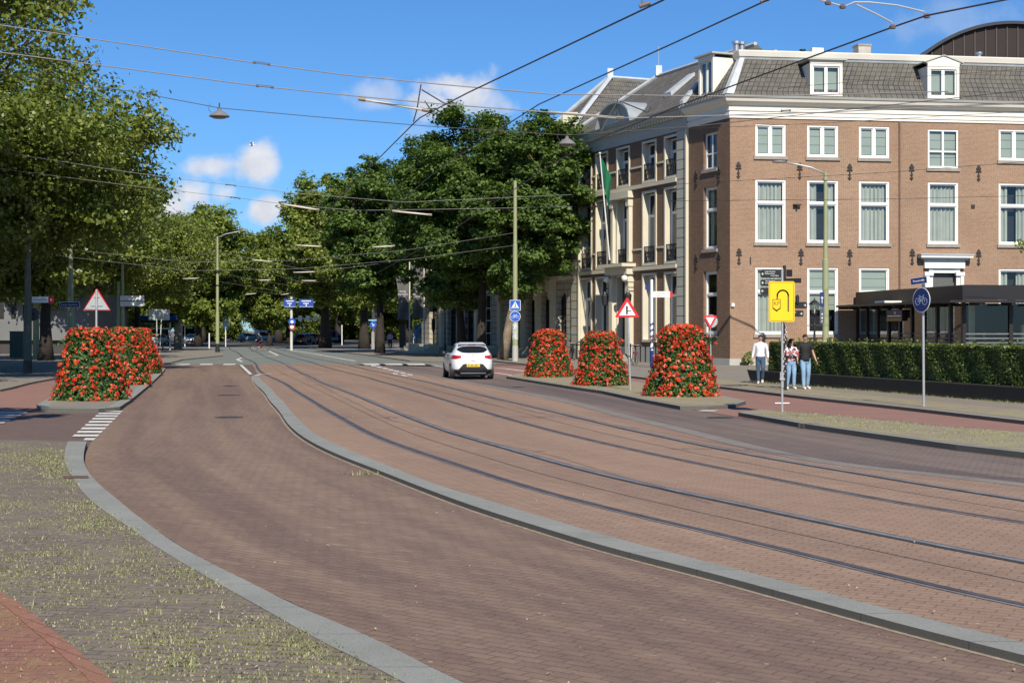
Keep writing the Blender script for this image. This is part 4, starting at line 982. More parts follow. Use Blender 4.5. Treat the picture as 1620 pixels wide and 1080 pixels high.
for p0, p1 in ((h, e), (e, g)): mb.quad([(*p0, 0), (*p1, 0), (*p1, 14.9), (*p0, 14.9)], [(0, 0), (12, 0), (12, 14), (0, 14)])
mb.build('rear_wall', M['rustic'], B3, world=True)
mb = MB(); pk = 22.8; e0 = 20.0; e1 = 26.2
mb.quad([Pz(e1, .4, 14.42), Pz(e0, .4, 14.42), Pz(pk, -4.4, 19.2)], [(0, 0), (6, 0), (3, 6)])
mb.quad([Pz(e0, .4, 14.42), Pz(e0, -12, 14.92), Pz(pk, -12, 19.2), Pz(pk, -4.4, 19.2)], [(0, 0), (12, 0), (12, 5), (4.8, 5)])
mb.quad([Pz(e1, -12, 14.92), Pz(e1, .4, 14.42), Pz(pk, -4.4, 19.2), Pz(pk, -12, 19.2)], [(0, 0), (12, 0), (7.2, 5), (0, 5)])
mb.build('roof', M['roof'], B3, world=True)
mb = MB(); top = Pz(pk, -4.4, 19.25)
for e_ in (e0, e1): mb.tube([Pz(e_, .4, 14.5), top], .2, 5)
mb.tube([top, Pz(pk, -12, 19.25)], .14, 5); mb.box(top[0] - .2, top[0] + .2, top[1] - .2, top[1] + .2, 19.2, 19.85); mb.build('hip_flashing', M['lead'], B3, world=True)
for (a, b) in ((sL(695), sL(655)), (sL(792), sL(752))):
    mb = MB(); a, b = min(a, b), max(a, b)
    for k in range(4): LF.box(mb, a + .001 * k, b - .001 * k, .0, 1.7 - .4 * k, .08 + .18 * k, .26 + .18 * k - .002)
    mb.build('steps', M['cream'], B3, world=True)
c = Pz(20.8, -.4, 15.6); mb = MB(); mb.box(c[0] - .5, c[0] + .5, c[1] - .5, c[1] + .5, 14.4, 16.3); mb.build('chimney', M['cream'], B3, world=True)

# ---- theatre with a barrel roof, behind
TH = thing('theatre_hall', 'large hall with dark brown standing-seam barrel roof rising behind the brick building', 'building', (45.6, 135, 0))
mb = MB(); cz, cr = 29.8 - 12.6, 12.6; arc = [(45.6 + cr * math.cos(t), cz + cr * math.sin(t)) for t in np.linspace(0, math.pi, 49)]
mb.prism([(45.6 + cr, 0)] + arc + [(45.6 - cr, 0)], lambda a, z, d: (a, d, z), 135, 165)
mb.build('hall_body', simple('brown_metal_cladding', (.030, .022, .019), .85, var=.1), TH, world=True)
mb = MB(); k = -12.2
while k < 12.3:
    h = cz + math.sqrt(max(0, cr * cr - k * k)); mb.box(45.6 + k - .05, 45.6 + k + .05, 134.9, 135, 8, h - .1); k += .98
mb.build('seams', simple('brown_seam_metal', (.085, .068, .060), .8, var=.1), TH, world=True)
mb = MB()
for (a, b) in zip(arc, arc[1:]):
    va = Vector((a[0] - 45.6, a[1] - cz)).normalized() * .28; vb = Vector((b[0] - 45.6, b[1] - cz)).normalized() * .28
    mb.hexa([(a[0], 134.6, a[1]), (b[0], 134.6, b[1]), (b[0], 165.2, b[1]), (a[0], 165.2, a[1]), (a[0] + va.x, 134.6, a[1] + va.y), (b[0] + vb.x, 134.6, b[1] + vb.y), (b[0] + vb.x, 165.2, b[1] + vb.y), (a[0] + va.x, 165.2, a[1] + va.y)])
mb.build('roof_edge', simple('dark_roof_edge', (.02, .022, .03), .5), TH, world=True)

# ---- dark pavilion in front of the brick building
AX, AY = 20.2, 66.3
PV = thing('glass_pavilion', 'low black framed glass pavilion with flat roof in front of the brick building', 'pavilion', (AX, AY, 0))
pf = Fac((AX, AY), (.989, .148), PV); ll = Vector((18.45 - AX, 79.4 - AY)); pl_ = Fac((18.45, 79.4), (-ll.x, -ll.y), PV); LL = ll.length
pavm = simple('dark_brown_metal', (.016, .013, .013), .5, var=.06)
mb = MB(); path = [(18.45, 79.4), (AX, AY), FP(pf, 14)]
sweep(mb, [(-.05, 3.30), (.0, 3.30), (.0, 3.95), (-.05, 3.98), (-6, 3.99)], path); sweep(mb, [(-.1, 0), (.02, 0), (.02, .12), (-.1, .12)], path); mb.build('roof', pavm, PV, world=True)
mb = MB(); sweep(mb, [(-.01, 3.22), (.95, 3.16), (1.1, 3.16), (1.1, 3.27), (-.01, 3.29)], path); mb.build('canopy', pavm, PV, world=True)
for (f, n_, l_) in ((pl_, 9, LL), (pf, 6, 14)):
    for k in range(n_ + 1): mb = MB(); f.box(mb, max(.0, l_ * k / n_ - .09), min(l_, l_ * k / n_ + .09), -.16, -.02, .12, 3.3); mb.build('post', pavm, PV, world=True)
    for k in range(int(l_ / 1.5)): mb = MB(); f.box(mb, k * 1.5 + .3, k * 1.5 + .37, .02, 1.08, 3.05, 3.2); mb.build('canopy_arm', pavm, PV, world=True)
mb = MB()
for f, l_ in ((pl_, LL), (pf, 14)): mb.quad([f.p(.05, -.1, .12), f.p(l_ - .05, -.1, .12), f.p(l_ - .05, -.1, 3.25), f.p(.05, -.1, 3.25)])
mb.build('glazing', M['glass'], PV, world=True, recalc=False)
mb = MB()
for f, l_, s0 in ((pl_, LL, 5), (pf, 14, .2)):
    for z in (1.35, 1.55, 1.75): f.box(mb, s0, l_ - .1, -.095, -.085, z, z + .06)
mb.build('frosted_bands', simple('frosted_band', (.15, .16, .16), .7), PV, world=True)
mb = MB(); pf.box(mb, .3, 13.5, -3.5, -3.4, .1, 3.2); pl_.box(mb, .5, LL - .5, -1.3, -1.2, .1, 3.2); pf.box(mb, .2, 14, -5.4, -.3, .02, .06)
mb.build('interior_wall', M['dark_in'], PV, world=True)
mb = MB(); pf.box(mb, 1.0, 1.25, -1.5, -1.3, .1, 3.1); pf.box(mb, 4.0, 4.6, -2.4, -2.2, .1, 2.2); pf.box(mb, 6.2, 6.5, -2.0, -1.8, .1, 3.1); mb.build('interior_columns', M['cream'], PV, world=True)
mb = MB(); c = pl_.p(4.9, .3, 0); pl_.box(mb, 4.6, 6.6, .06, .12, 2.55, 2.95); s_ = mb.build('signboard', simple('blue_signboard', (.01, .02, .10), .4), PV, world=True)
mb = MB(); pl_.box(mb, 4.45, 6.4, .03, .06, 2.4, 2.9); mb.build('yellow_backboard', simple('ochre_board', (.32, .22, .04), .5), PV, world=True)
mb = MB(); pl_.box(mb, 4.75, 6.45, .12, .125, 2.62, 2.68); pl_.box(mb, 5.6, 5.8, .12, .125, 2.75, 2.87); mb.build('sign_stripe', M['white'], PV, world=True)
mb = MB(); pl_.box(mb, 5.0, 6.3, -.4, .9, 3.3, 3.4); mb.build('roof_lamp', M['white'], PV, world=True)

# ---- concrete building on the left
LBD = thing('concrete_office', 'grey concrete office building with vertical ribbed panels, shaded by the left trees', 'building', (-33.2, 116, 0))
lf = Fac((-62, 113.5), (28.8, 2.5), LBD); ln = Vector((28.8, 2.5)).length
conc = simple('grey_concrete_panel', (.16, .165, .165), .85, var=.1, scale=.6, dirt=.2)
mb = MB(); lf.box(mb, 0, ln, -18, 0, 1.15, 13.5); mb.build('walls', conc, LBD, world=True)
mb = MB(); lf.box(mb, .3, ln - .3, -17.7, -.35, 0, 1.15); mb.build('plinth', simple('dark_plinth', (.05, .045, .042), .8), LBD, world=True)
mb = MB(); k = .1
while k < ln: lf.box(mb, k, k + .28, .0, .09, 3.9 if (k * 3) % 1 < .5 else 1.2, 13.4); k += .62
mb.build('ribs', conc, LBD, world=True)
for k in (21.2, 22.1, 23.0, 23.9): mb = MB(); lf.box(mb, k, k + .34, .085, .11, 2.9, 7.2); mb.build('slit_window', M['dark_in'], LBD, world=True)
for k in (2, 6, 10, 14): mb = MB(); lf.box(mb, k, k + 2.6, .10, .12, 4.6, 6.6); mb.build('wide_window', M['dark_in'], LBD, world=True)
mb = MB(); lf.box(mb, -.1, ln + .1, -18.1, .14, 13.4, 13.8); mb.build('parapet', conc, LBD, world=True)
# ------------------------------------------------------------------ vegetation
M['bark'] = simple('grey_brown_bark', (.11, .085, .06), .95, var=.35, scale=3, bump=.8)
M['bark_dark'] = simple('dark_bark', (.035, .028, .022), .95, var=.35, scale=3, bump=.8)  # near-black brown bark, tone varied at random
M['bark_pale'] = simple('pale_mossy_bark', (.20, .155, .105), .95, var=.35, scale=3, bump=.8)
M['lime'] = leaf_mat('lime_leaves', (.070, .105, .018), (.195, .245, .040), (.36, .37, .09), .45, .32, .5)
M['lime_far'] = leaf_mat('lime_leaves_fresh', (.090, .135, .024), (.215, .270, .046), (.33, .35, .07), .5, .32, .4)
M['robinia'] = leaf_mat('dark_compound_leaves', (.055, .095, .024), (.125, .200, .042), (.185, .27, .06), .55, .28, .3)
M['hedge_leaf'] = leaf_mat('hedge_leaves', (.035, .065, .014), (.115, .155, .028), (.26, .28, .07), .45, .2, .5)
M['flower_leaf'] = leaf_mat('geranium_leaves', (.025, .070, .014), (.075, .150, .030), (.20, .24, .05), .5, .2, .4)
M['petal'] = leaf_mat('red_orange_petals', (.50, .025, .015), (.84, .10, .035), (.90, .30, .20), .6, .25, .2)
M['petal_pink'] = leaf_mat('pink_petals', (.75, .25, .25), (.80, .35, .33), None, .6, .25, .2)
def cards(C, Nn, size, rng, aspect=1.6, fold=0.0):
    """leaf quads (rhombi) at centres C, normals Nn"""
    n = len(C); t = rng.normal(size=(n, 3)); e1 = np.cross(Nn, t); e1 /= np.linalg.norm(e1, axis=1)[:, None] + 1e-9
    e2 = np.cross(Nn, e1); e2 /= np.linalg.norm(e2, axis=1)[:, None] + 1e-9
    s = (size * rng.uniform(.6, 1.3, n))[:, None]
    V = np.empty((n, 4, 3)); V[:, 0] = C - e1 * s * aspect / 2; V[:, 2] = C + e1 * s * aspect / 2
    V[:, 1] = C - e2 * s / 2 + e1 * s * .12 + Nn * s * fold; V[:, 3] = C + e2 * s / 2 + e1 * s * .12 + Nn * s * fold
    return V.reshape(-1, 3)
def unit(rng, n):
    v = rng.normal(size=(n, 3)); return v / np.linalg.norm(v, axis=1)[:, None]
def crown(name, mat, seed, rx, ry, z0, z1, n, leaf, nb=70, bf=.27, flat=.7, inner=.25, droop=0.0, parent=None, tint=0.0, bias=.6):
    """foliage: leaf-sized faces on many clumps spread through an egg-shaped volume"""
    rng = np.random.default_rng(seed); cz = z0 + (z1 - z0) * .48; rz = (z1 - z0) / 2
    B = []
    while len(B) < nb:
        d = unit(rng, 1)[0]; rad = rng.uniform(.45, .92) if rng.random() > inner else rng.uniform(.05, .5)
        p = d * rad
        if p[2] < -.86: continue
        # narrower below
        w = 1.0 if p[2] > -.2 else 1.0 - .35 * (-.2 - p[2])
        br = bf * rng.uniform(.55, 1.2)
        B.append((p[0] * rx * w, p[1] * ry * w, cz + p[2] * rz, br * (rx + ry) / 2, rad, rng.uniform(-.16, .16)))
    B = np.array(B); wts = B[:, 3] ** 2 * (B[:, 4] + .3); wts /= wts.sum()
    idx = rng.choice(len(B), n, p=wts); b = B[idx]
    # sub-clumps: each blob holds twigs
    ntw = 26; tw = unit(np.random.default_rng(seed + 9), len(B) * ntw).reshape(len(B), ntw, 3)
    tw[:, :, 2] = np.where(tw[:, :, 2] < -.35, tw[:, :, 2] * .5, tw[:, :, 2])
    twr = np.random.default_rng(seed + 4).uniform(.35, 1.0, (len(B), ntw))
    k = rng.integers(0, ntw, n); c = tw[idx, k] * twr[idx, k][:, None]
    off_ = rng.normal(size=(n, 3)) * np.array([.19, .19, .13])
    q = (c + off_) * b[:, 3][:, None]; q[:, 2] *= flat + .12; q[:, 2] -= droop * (q[:, 0] ** 2 + q[:, 1] ** 2) / (b[:, 3] + .1)
    C = b[:, :3] + q
    o = C - np.array([0, 0, cz]); o /= np.linalg.norm(o, axis=1)[:, None] + 1e-6
    N_ = o * .35 + np.array([0, 0, bias]) + rng.normal(size=(n, 3)) * .55; N_ /= np.linalg.norm(N_, axis=1)[:, None]
    V = cards(C, N_, leaf, rng, 1.5, .12)
    t = np.clip(rng.beta(2, 2.4, n) + b[:, 5] + tint, 0, 1)
    return np_mesh(name, V, 4, mat, t, parent)
def trunk(parent, h, r, seed, mat, spread=3.0, limbs=7, lean=(0, 0), top=None, crook=.3):
    rng = random.Random(seed); mb = MB(); K = 9; pts = []; rad = []
    for i in range(K + 1):
        t = i / K; pts.append((lean[0] * t + crook * (rng.random() - .5) * t * 1.5, lean[1] * t + crook * (rng.random() - .5) * t * 1.5, h * t))
        rad.append(r * (1.5 if i == 0 else 1.08 if i == 1 else 1 - .55 * t))
    mb.tube(pts, rad, 12)
    for l in range(limbs):
        k = rng.randint(4, K); b = Vector(pts[k]); a = rng.random() * 6.28; L = spread * rng.uniform(.7, 1.2); up = L * rng.uniform(.5, 1.2)
        p1 = b + Vector((math.cos(a) * L * .35, math.sin(a) * L * .35, up * .4)); p2 = b + Vector((math.cos(a) * L * .75, math.sin(a) * L * .75, up * .75)); p3 = b + Vector((math.cos(a + .3) * L * 1.1, math.sin(a + .3) * L * 1.1, up * 1.15))
        r0 = rad[k] * .55; mb.tube([b, p1, p2, p3], [r0, r0 * .8, r0 * .5, r0 * .2], 7)
        for _ in range(2):
            a2 = a + rng.uniform(-1, 1); mb.tube([p2, p2 + Vector((math.cos(a2) * L * .4, math.sin(a2) * L * .4, up * .3))], [r0 * .4, r0 * .12], 5)
    return mb.build('trunk', mat, parent, smooth=True)
def tree(label, x, y, kind, seed, rx, ry, z0, z1, n, leaf, group, hr=.35, tr=.30, nb=70, bf=.27, flat=.8, lean=(0, 0), bark=None, tint=0, z=.08, inner=.25, spread=None):
    t = thing('tree', label, 'tree', (x, y, z), 0, group)
    trunk(t, z0 + (z1 - z0) * .62, tr, seed, bark or M['bark_dark'], spread or rx * .6, 9, lean)
    c = crown('crown', M[kind], seed, rx, ry, z0, z1, int(n * 1.25), leaf * .95, int(nb * 1.9), bf * .95, flat, inner, tint=tint, parent=t, bias=.55 if kind != 'robinia' else .9)
    c.location = (lean[0], lean[1], 0)
    return t
GL, GR, GF = 'trees along the left side of the street', 'trees along the right side of the street', 'far trees closing the street'
tree('huge lime tree at the left edge, nearest of the left trees', -23.9, 45, 'lime', 11, 10.6, 9.5, 3.2, 25.5, 190000, .135, GL, tr=.5, nb=120, bf=.22, tint=.10)
tree('broad lime tree just behind the huge one, its crown hanging low over the ribbed building', -30.5, 70, 'lime', 12, 8.8, 8, 2.6, 17.5, 70000, .18, GL, tr=.4, nb=90, bf=.24)
tL = tree('big lime tree whose crown edge meets the open sky, third of the left row', -23.6, 66, 'lime', 13, 9.2, 8.0, 4.0, 14.8, 80000, .16, GL, tr=.38, nb=95, bf=.24, tint=.04)
tM = tree('yellow-green lime tree behind the open-sky crown edge, above the white panel sign', -29.0, 92, 'lime', 14, 8.6, 8, 3.4, 15.8, 50000, .24, GL, tr=.36, nb=85, bf=.25, tint=.06)
def tdup(src, label, x, y, s, rz): return dup(src, (x, y, .08), rz, label, s)
tdup(tM, 'lime tree behind the tram stop roof', -35.0, 118, (.95, .95, .93), 1.1)
tdup(tL, 'lime tree overhanging the tall street lamp from the left', -34.0, 134, (.85, .85, .90), 2.3)
tdup(tM, 'tree to the left behind the ribbed office building', -48.0, 128, (1.15, 1.1, 1.1), 3.9)
tF_ = tree('round fresh-green tree in front of the clouds, left of the street gap', -36.5, 172, 'lime_far', 15, 7.6, 7, 2.4, 17.2, 42000, .30, GL, tr=.4, nb=80, bf=.26, tint=.02)
tdup(tF_, 'green tree just right of the tall street lamp', -31.0, 205, (.95, .95, .98), 1.9)
tdup(tF_, 'green tree behind the tall street lamp', -44.5, 190, (.98, .98, 1.0), 4.4)
tdup(tF_, 'green tree far left behind the stop, beside the office', -52, 165, (1, 1, .95), .6)
tG = tree('tall lime tree at the right of the street gap', -19.2, 152, 'lime_far', 16, 5.6, 6.2, 3.0, 18.6, 46000, .27, GR, tr=.5, nb=85, bf=.25, tint=.0)
tdup(tG, 'lime tree with thick dark trunk at the right side of the street gap', -14.6, 146, (.88, .88, .92), 2.0)
tdup(tG, 'lime tree behind the blue direction signs', -23.8, 188, (.9, .9, .90), 3.6)
tdup(tG, 'lime tree beyond the traffic signal arm', -19, 205, (1.05, 1.05, .95), 5.1)
tdup(tF_, 'tree on the left of the gap behind the crossing cyclist', -29.5, 180, (.72, .72, .82), 2.7)
for k, (x, y, w) in enumerate(((-36, 228, 'behind the pale blue estate car'), (-26, 222, 'above the white far van'), (-16, 230, 'above the dark red car'), (-6, 224, 'above the navy van'), (-47, 224, 'left of the far pale blue car'))): tdup(tG, 'added shade tree ' + w, x, y, (1.1, 1.1, .95), k * 1.1)  # five trees added to shade the far end of the street
tR = tree('dark green tree between the lime trees and the biggest dark tree', -10.9, 122, 'robinia', 17, 5.4, 5.2, 3.4, 16.6, 52000, .21, GR, tr=.32, nb=85, bf=.24, flat=.72)
BIG = 'the three-trunked group of dark trees by the mansion'
tree('big dark green tree, middle and tallest of the group by the mansion', px([(760, 566)], .08)[0][0], 100, 'robinia', 18, 6.6, 5.4, 2.9, 18.3, 74000, .19, GR, tr=.30, nb=95, bf=.23, flat=.72, lean=(.4, 0), bark=M['bark_dark'])
tree('dark green tree with curved black trunk, left one of the group by the mansion', -3.5, 104, 'robinia', 19, 5.6, 5.0, 2.5, 16.9, 52000, .19, GR, tr=.30, nb=80, bf=.24, flat=.72, lean=(-.5, 0), bark=M['bark_dark'])
tree('dark green tree with pale mossy trunk, right one of the group by the mansion', -.62, 95, 'robinia', 20, 5.2, 4.6, 3.9, 16.8, 56000, .19, GR, tr=.27, nb=80, bf=.24, flat=.72, lean=(2.3, .3), bark=M['bark_pale'])
rg = random.Random(4)
far = [(-88, 250), (-72, 262), (-58, 246), (-45, 270), (-37, 292), (-29, 320), (-22, 262), (-12, 240), (-3, 262), (8, 250), (-52, 315), (-66, 330), (-14, 318), (-102, 300), (0, 320), (-36, 352), (-24, 372)]
places = ['at the far left edge, behind the concrete office', 'left of the tram stop roof, far behind', 'behind the tram stop', 'behind the cyan banner', 'behind the tall street lamp', 'just left of the cyclist', 'behind the blue direction signs', 'behind the traffic signal arm', 'behind the white signpost', 'behind the grey banners', 'behind the row of parked far cars', 'behind the white far van', 'behind the red far car', 'beyond the left row', 'behind the pink-jacket cyclist', 'at the very end of the street, left', 'at the very end of the street, right']
for (x, y), w in zip(far, places):
    o = dup(tF_, (x, y, 0), rg.random() * 6.28, 'distant tree ' + w, (1.15, 1.15, rg.uniform(.85, 1.0))); o['group'] = GF
sh0 = thing('shrub', 'rounded green shrub mass far down the street, sunlit, behind the cyclist', 'shrub', (-40, 262, 0), 0, 'shrubs closing the far end of the street')
crown('foliage', M['lime_far'], 33, 6.5, 5, -.6, 6.0, 26000, .30, 60, .3, .8, parent=sh0)
for k, (x, y) in enumerate(((-110, 235), (-98, 240), (-86, 236), (-75, 244), (-63, 250), (-52, 256), (-33, 300), (-24, 290), (-14, 285), (-6, 272), (3, 270), (12, 262), (-45, 330), (-28, 345), (-8, 300))):
    dup(sh0, (x, y, 0), k * 1.3, 'rounded green shrub mass at the far end, number %s from the left of the picture' % ('first second third fourth fifth sixth seventh eighth ninth tenth eleventh twelfth thirteenth fourteenth fifteenth'.split()[k]), (1.1, 1, 1.0 + .15 * (k % 3)))
# branch above the frame that throws the leafy shade at the left
tree('lime tree standing out of the picture at the left, throwing leafy shade on the crosswalk', -14.3, 22.0, 'lime', 21, 2.7, 2.4, 8.3, 13.5, 9000, .2, GL, tr=.18, nb=22, bf=.38, lean=(3.2, -.6), spread=.7)
tree('young tree reaching in at the right edge above the pavilion', 19.15, 51, 'lime_far', 22, 1.75, 1.6, 3.3, 6.4, 5000, .12, GR, tr=.07, nb=22, bf=.3)

# ---- hedge in its black planter
hp = [P(1183, 602, .1), P(1320, 615, .1), P(1459, 626, .1), P(1620, 637, .1)]; hd = (Vector(hp[3]) - Vector(hp[0])).normalized(); hn = Vector((-hd.y, hd.x)) * 1.0
if hn.x < 0: hn = -hn
LHP = (Vector(hp[3]) - Vector(hp[0])).length + 9; o0 = Vector(hp[0])
def HP(a, n, z): q = o0 + hd * a + hn * n; return (q.x, q.y, z)
pn = thing('planter', 'long low black planter wall along the pavement under the hedge', 'planter', HP(0, 0, .08))
mb = MB(); mb.hexa([HP(.25, 0, .08), HP(LHP, 0, .08), HP(LHP, 1.5, .08), HP(.25, 1.5, .08), HP(0, -.02, .47), HP(LHP, -.02, .47), HP(LHP, 1.55, .47), HP(0, 1.55, .47)]); mb.build('wall', simple('black_planter', (.020, .019, .018), .6, dirt=.15), pn, world=True)
mb = MB(); mb.hexa([HP(-.02, -.04, .472), HP(LHP, -.04, .472), HP(LHP, .10, .472), HP(-.02, .10, .472), HP(-.02, -.04, .50), HP(LHP, -.04, .50), HP(LHP, .10, .50), HP(-.02, .10, .50)]); mb.build('rim', simple('planter_rim', (.075, .070, .06), .6), pn, world=True)
hg = thing('hedge', 'clipped dark green hedge standing in the long black planter', 'hedge', HP(0, 0, .45))
A0, N0, N1, Z0, Z1 = 1.55, .12, 1.35, .46, 1.52
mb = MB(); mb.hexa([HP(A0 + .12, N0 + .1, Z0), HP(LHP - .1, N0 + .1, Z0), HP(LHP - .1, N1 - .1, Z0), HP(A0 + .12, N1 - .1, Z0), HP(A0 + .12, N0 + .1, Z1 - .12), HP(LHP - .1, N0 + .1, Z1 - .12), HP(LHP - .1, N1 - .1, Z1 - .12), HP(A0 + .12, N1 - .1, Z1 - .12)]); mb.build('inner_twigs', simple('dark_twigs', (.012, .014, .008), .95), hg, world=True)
rng = np.random.default_rng(31); n1, n2, n3, n4 = 56000, 22000, 2600, 900
a = rng.uniform(A0, LHP, n1); z = rng.uniform(Z0, Z1, n1); jit = np.abs(rng.normal(0, .05, n1)) + .04 * (np.sin(a * 2.3) + np.sin(a * 5.1 + z * 4)) * .6; f_ = [(a, N0 + jit, z, (0, -1, .25))]
a = rng.uniform(A0, LHP, n2); nn = rng.uniform(N0, N1, n2); f_.append((a, nn, Z1 - np.abs(rng.normal(0, .035, n2)) + .03 * np.sin(a * 3.1), (0, -.2, 1)))
nn = rng.uniform(N0, N1, n3); z = rng.uniform(Z0, Z1, n3); f_.append((A0 + np.abs(rng.normal(0, .04, n3)), nn, z, (-1, 0, .3)))
sp_ = rng.choice(np.linspace(A0 + .3, LHP, 60) + rng.uniform(-.3, .3, 60), n4); f_.append((sp_ + rng.normal(0, .03, n4), rng.uniform(N0, .6, 1)[0] + rng.normal(0, .03, n4), Z1 + rng.uniform(-.02, .16, n4), (0, -.5, .6)))
C = []; Nn = []; tn = []
for i, (a, nn, z, nr) in enumerate(f_):
    q = np.stack([o0.x + hd.x * a + hn.x * nn, o0.y + hd.y * a + hn.y * nn, z], 1) - np.array(hg.location); C.append(q)
    v = np.array([hd.x * nr[0] + hn.x * nr[1], hd.y * nr[0] + hn.y * nr[1], nr[2]]); m = v + rng.normal(size=(len(a), 3)) * .55; Nn.append(m / np.linalg.norm(m, axis=1)[:, None])
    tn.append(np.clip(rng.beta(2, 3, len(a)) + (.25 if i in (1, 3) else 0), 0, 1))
C = np.concatenate(C); Nn = np.concatenate(Nn)
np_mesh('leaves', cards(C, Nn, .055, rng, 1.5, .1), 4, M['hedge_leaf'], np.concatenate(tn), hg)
# grass at the foot of the planter and building
pts = []
for _ in range(420): a = rng.uniform(.3, LHP); q = HP(a, -.04 - abs(rng.normal(0, .05)), 0); pts.append((q[0], q[1], rng.uniform(.5, 1.6)))
blades('planter_weeds', pts, 'yellow weeds along the foot of the black planter', 'weeds', .06, 6, .08, 8, .085)
wd = thing('weed_clump', 'tall dry weed clump growing against the brick corner', 'weed', (12.5, 78.4, .08))
cr = crown('leaves', M['weed'], 5, .35, .3, .02, .75, 700, .09, 10, .5, 1.2, parent=wd)

# ---- flower towers
def tower_profile(t):   # t 0 bottom .. 1 top -> radius
    return 1.00 - .60 * t ** 1.1 if t < .84 else (1.00 - .60 * .84 ** 1.1) * math.sqrt(max(0, 1 - ((t - .84) / .18) ** 2 * .75))
def flower_tower(label, x, y, s, seed, z=KH):
    t = thing('flower_tower', label, 'flower tower', (x, y, z), random.Random(seed).random() * 6, 'flower towers on the traffic islands'); t.scale = (s, s, s)
    Ht = 1.98; rng = np.random.default_rng(seed)
    mb = MB(); mb.lathe([(tower_profile(k / 12) * .86, Ht * k / 12 * .95) for k in range(13)] + [(.01, Ht * .95)], n=20); mb.build('planter_core', simple('dark_planter_core', (.015, .022, .010), .95), t, smooth=True)
    def surf(n, jit):
        u = rng.uniform(0, 1, n) ** .92; th = rng.uniform(0, 2 * np.pi, n); r = np.array([tower_profile(k) for k in u])
        lump = .05 * np.sin(th * 3 + u * 7 + seed) + .04 * np.sin(th * 7 - u * 11) ; ri = r + lump + jit
        top = rng.random(n) < .10
        ri = np.where(top, r * np.sqrt(rng.random(n)), ri); zz = np.where(top, Ht * (1.0 - .16 * (ri / .75) ** 2), u * Ht)
        nz = np.where(u > .85, .9, .25); P_ = np.stack([ri * np.cos(th), ri * np.sin(th), zz], 1)
        N_ = np.stack([np.cos(th), np.sin(th), nz], 1); N_[top] = [0, 0, 1]
        return P_, N_ / np.linalg.norm(N_, axis=1)[:, None]
    C, N_ = surf(9000, rng.normal(-.03, .05, 9000)); m = N_ + rng.normal(size=N_.shape) * .6; m /= np.linalg.norm(m, axis=1)[:, None]
    np_mesh('foliage', cards(C, m, .062, rng, 1.25, .1), 4, M['flower_leaf'], np.clip(rng.beta(2, 2.6, len(C)) + .25 * (C[:, 2] < .35), 0, 1), t)
    K = 560 if seed < 3 else 820
    C, N_ = surf(K, rng.normal(.05, .025, K))
    # bunch them
    keep = np.array([mn.noise(Vector((c[0] * 2.2, c[1] * 2.2, c[2] * 2.2 + seed))) > -.28 for c in C]) | (rng.random(K) < .55)
    C, N_ = C[keep], N_[keep]; pk = np.zeros(len(C), bool)
    for nm, mt, msk in (('red_blooms', M['petal'], ~pk), ('pink_blooms', M['petal_pink'], pk)):
        c, nn = C[msk], N_[msk]
        if not len(c): continue
        q = 17; cc = np.repeat(c, q, 0); n0 = np.repeat(nn, q, 0); rad = np.repeat(rng.uniform(.028, .085, len(c)), q)
        d = unit(rng, len(cc)) ; d = np.where((d * n0).sum(1)[:, None] < -.1, -d, d); cc = cc + d * rad[:, None] * .75
        m = d + n0 * .4 + rng.normal(size=d.shape) * .25; m /= np.linalg.norm(m, axis=1)[:, None]
        tt = np.clip(np.repeat(rng.beta(1.1, 1.3, len(c)), q) + rng.normal(0, .12, len(cc)), 0, 1)
        np_mesh(nm, cards(cc, m, .040, rng, 1.15, .12), 4, mt, tt, t)
    return t
def FT(cx, basey, wpx, label, seed, z=KH):
    Y0 = P(cx, basey, z)[1]; s = wpx / F * Y0 / 2.12; Y = Y0 + 1.02 * s; flower_tower(label, (cx - CX) / F * Y, Y, s, seed, z)
FT(143, 635, 124, 'red flower tower on the left island, nearest of the three', 1)
FT(193, 609.5, 98, 'red flower tower on the left island, half hidden behind the nearest one', 2)
FT(219, 591.5, 77, 'red flower tower on the left island, farthest and mostly hidden', 3)
FT(868, 597, 81, 'red flower tower on the right island, farthest, nearest to the white car', 4)
FT(951, 610.5, 92, 'red flower tower on the right island, middle one beside the triangular sign', 5)
FT(1079, 628.5, 122, 'red flower tower on the right island, largest and nearest', 6)
# ------------------------------------------------------------------ street furniture
M['olive'] = simple('olive_green_pole_paint', (.30, .32, .17), .5, var=.06, scale=2, dirt=.15)
M['galv'] = simple('galvanised_steel', (.46, .47, .47), .45, metal=.4, var=.08)
M['alu'] = simple('grey_sign_back', (.42, .45, .44), .45, metal=.3, var=.05)
M['s_white'] = simple('sign_white', (.78, .78, .76), .45, var=.01)
M['s_red'] = simple('sign_red', (.60, .02, .02), .4, var=.02)
M['s_blue'] = simple('sign_blue', (.01, .10, .52), .4, var=.02)
M['s_navy'] = simple('sign_navy', (.012, .03, .14), .45, var=.02)
M['s_yellow'] = simple('sign_yellow', (.86, .58, .008), .4, var=.01)
M['s_black'] = simple('sign_black', (.015, .013, .012), .4, var=.02)
M['s_brown'] = simple('sign_ink_brown', (.15, .075, .008), .5)
M['lampgrey'] = simple('lamp_housing_grey', (.19, .185, .175), .5)
M['lampglass'] = simple('lamp_glass', (.55, .58, .52), .2)
M['cream_pole'] = simple('cream_pole_paint', (.62, .62, .54), .5, dirt=.1)
def gp(px_, py_, z=.08): return P(px_, py_, z)
def hz(py, Y): return H + (HY - py) / F * Y
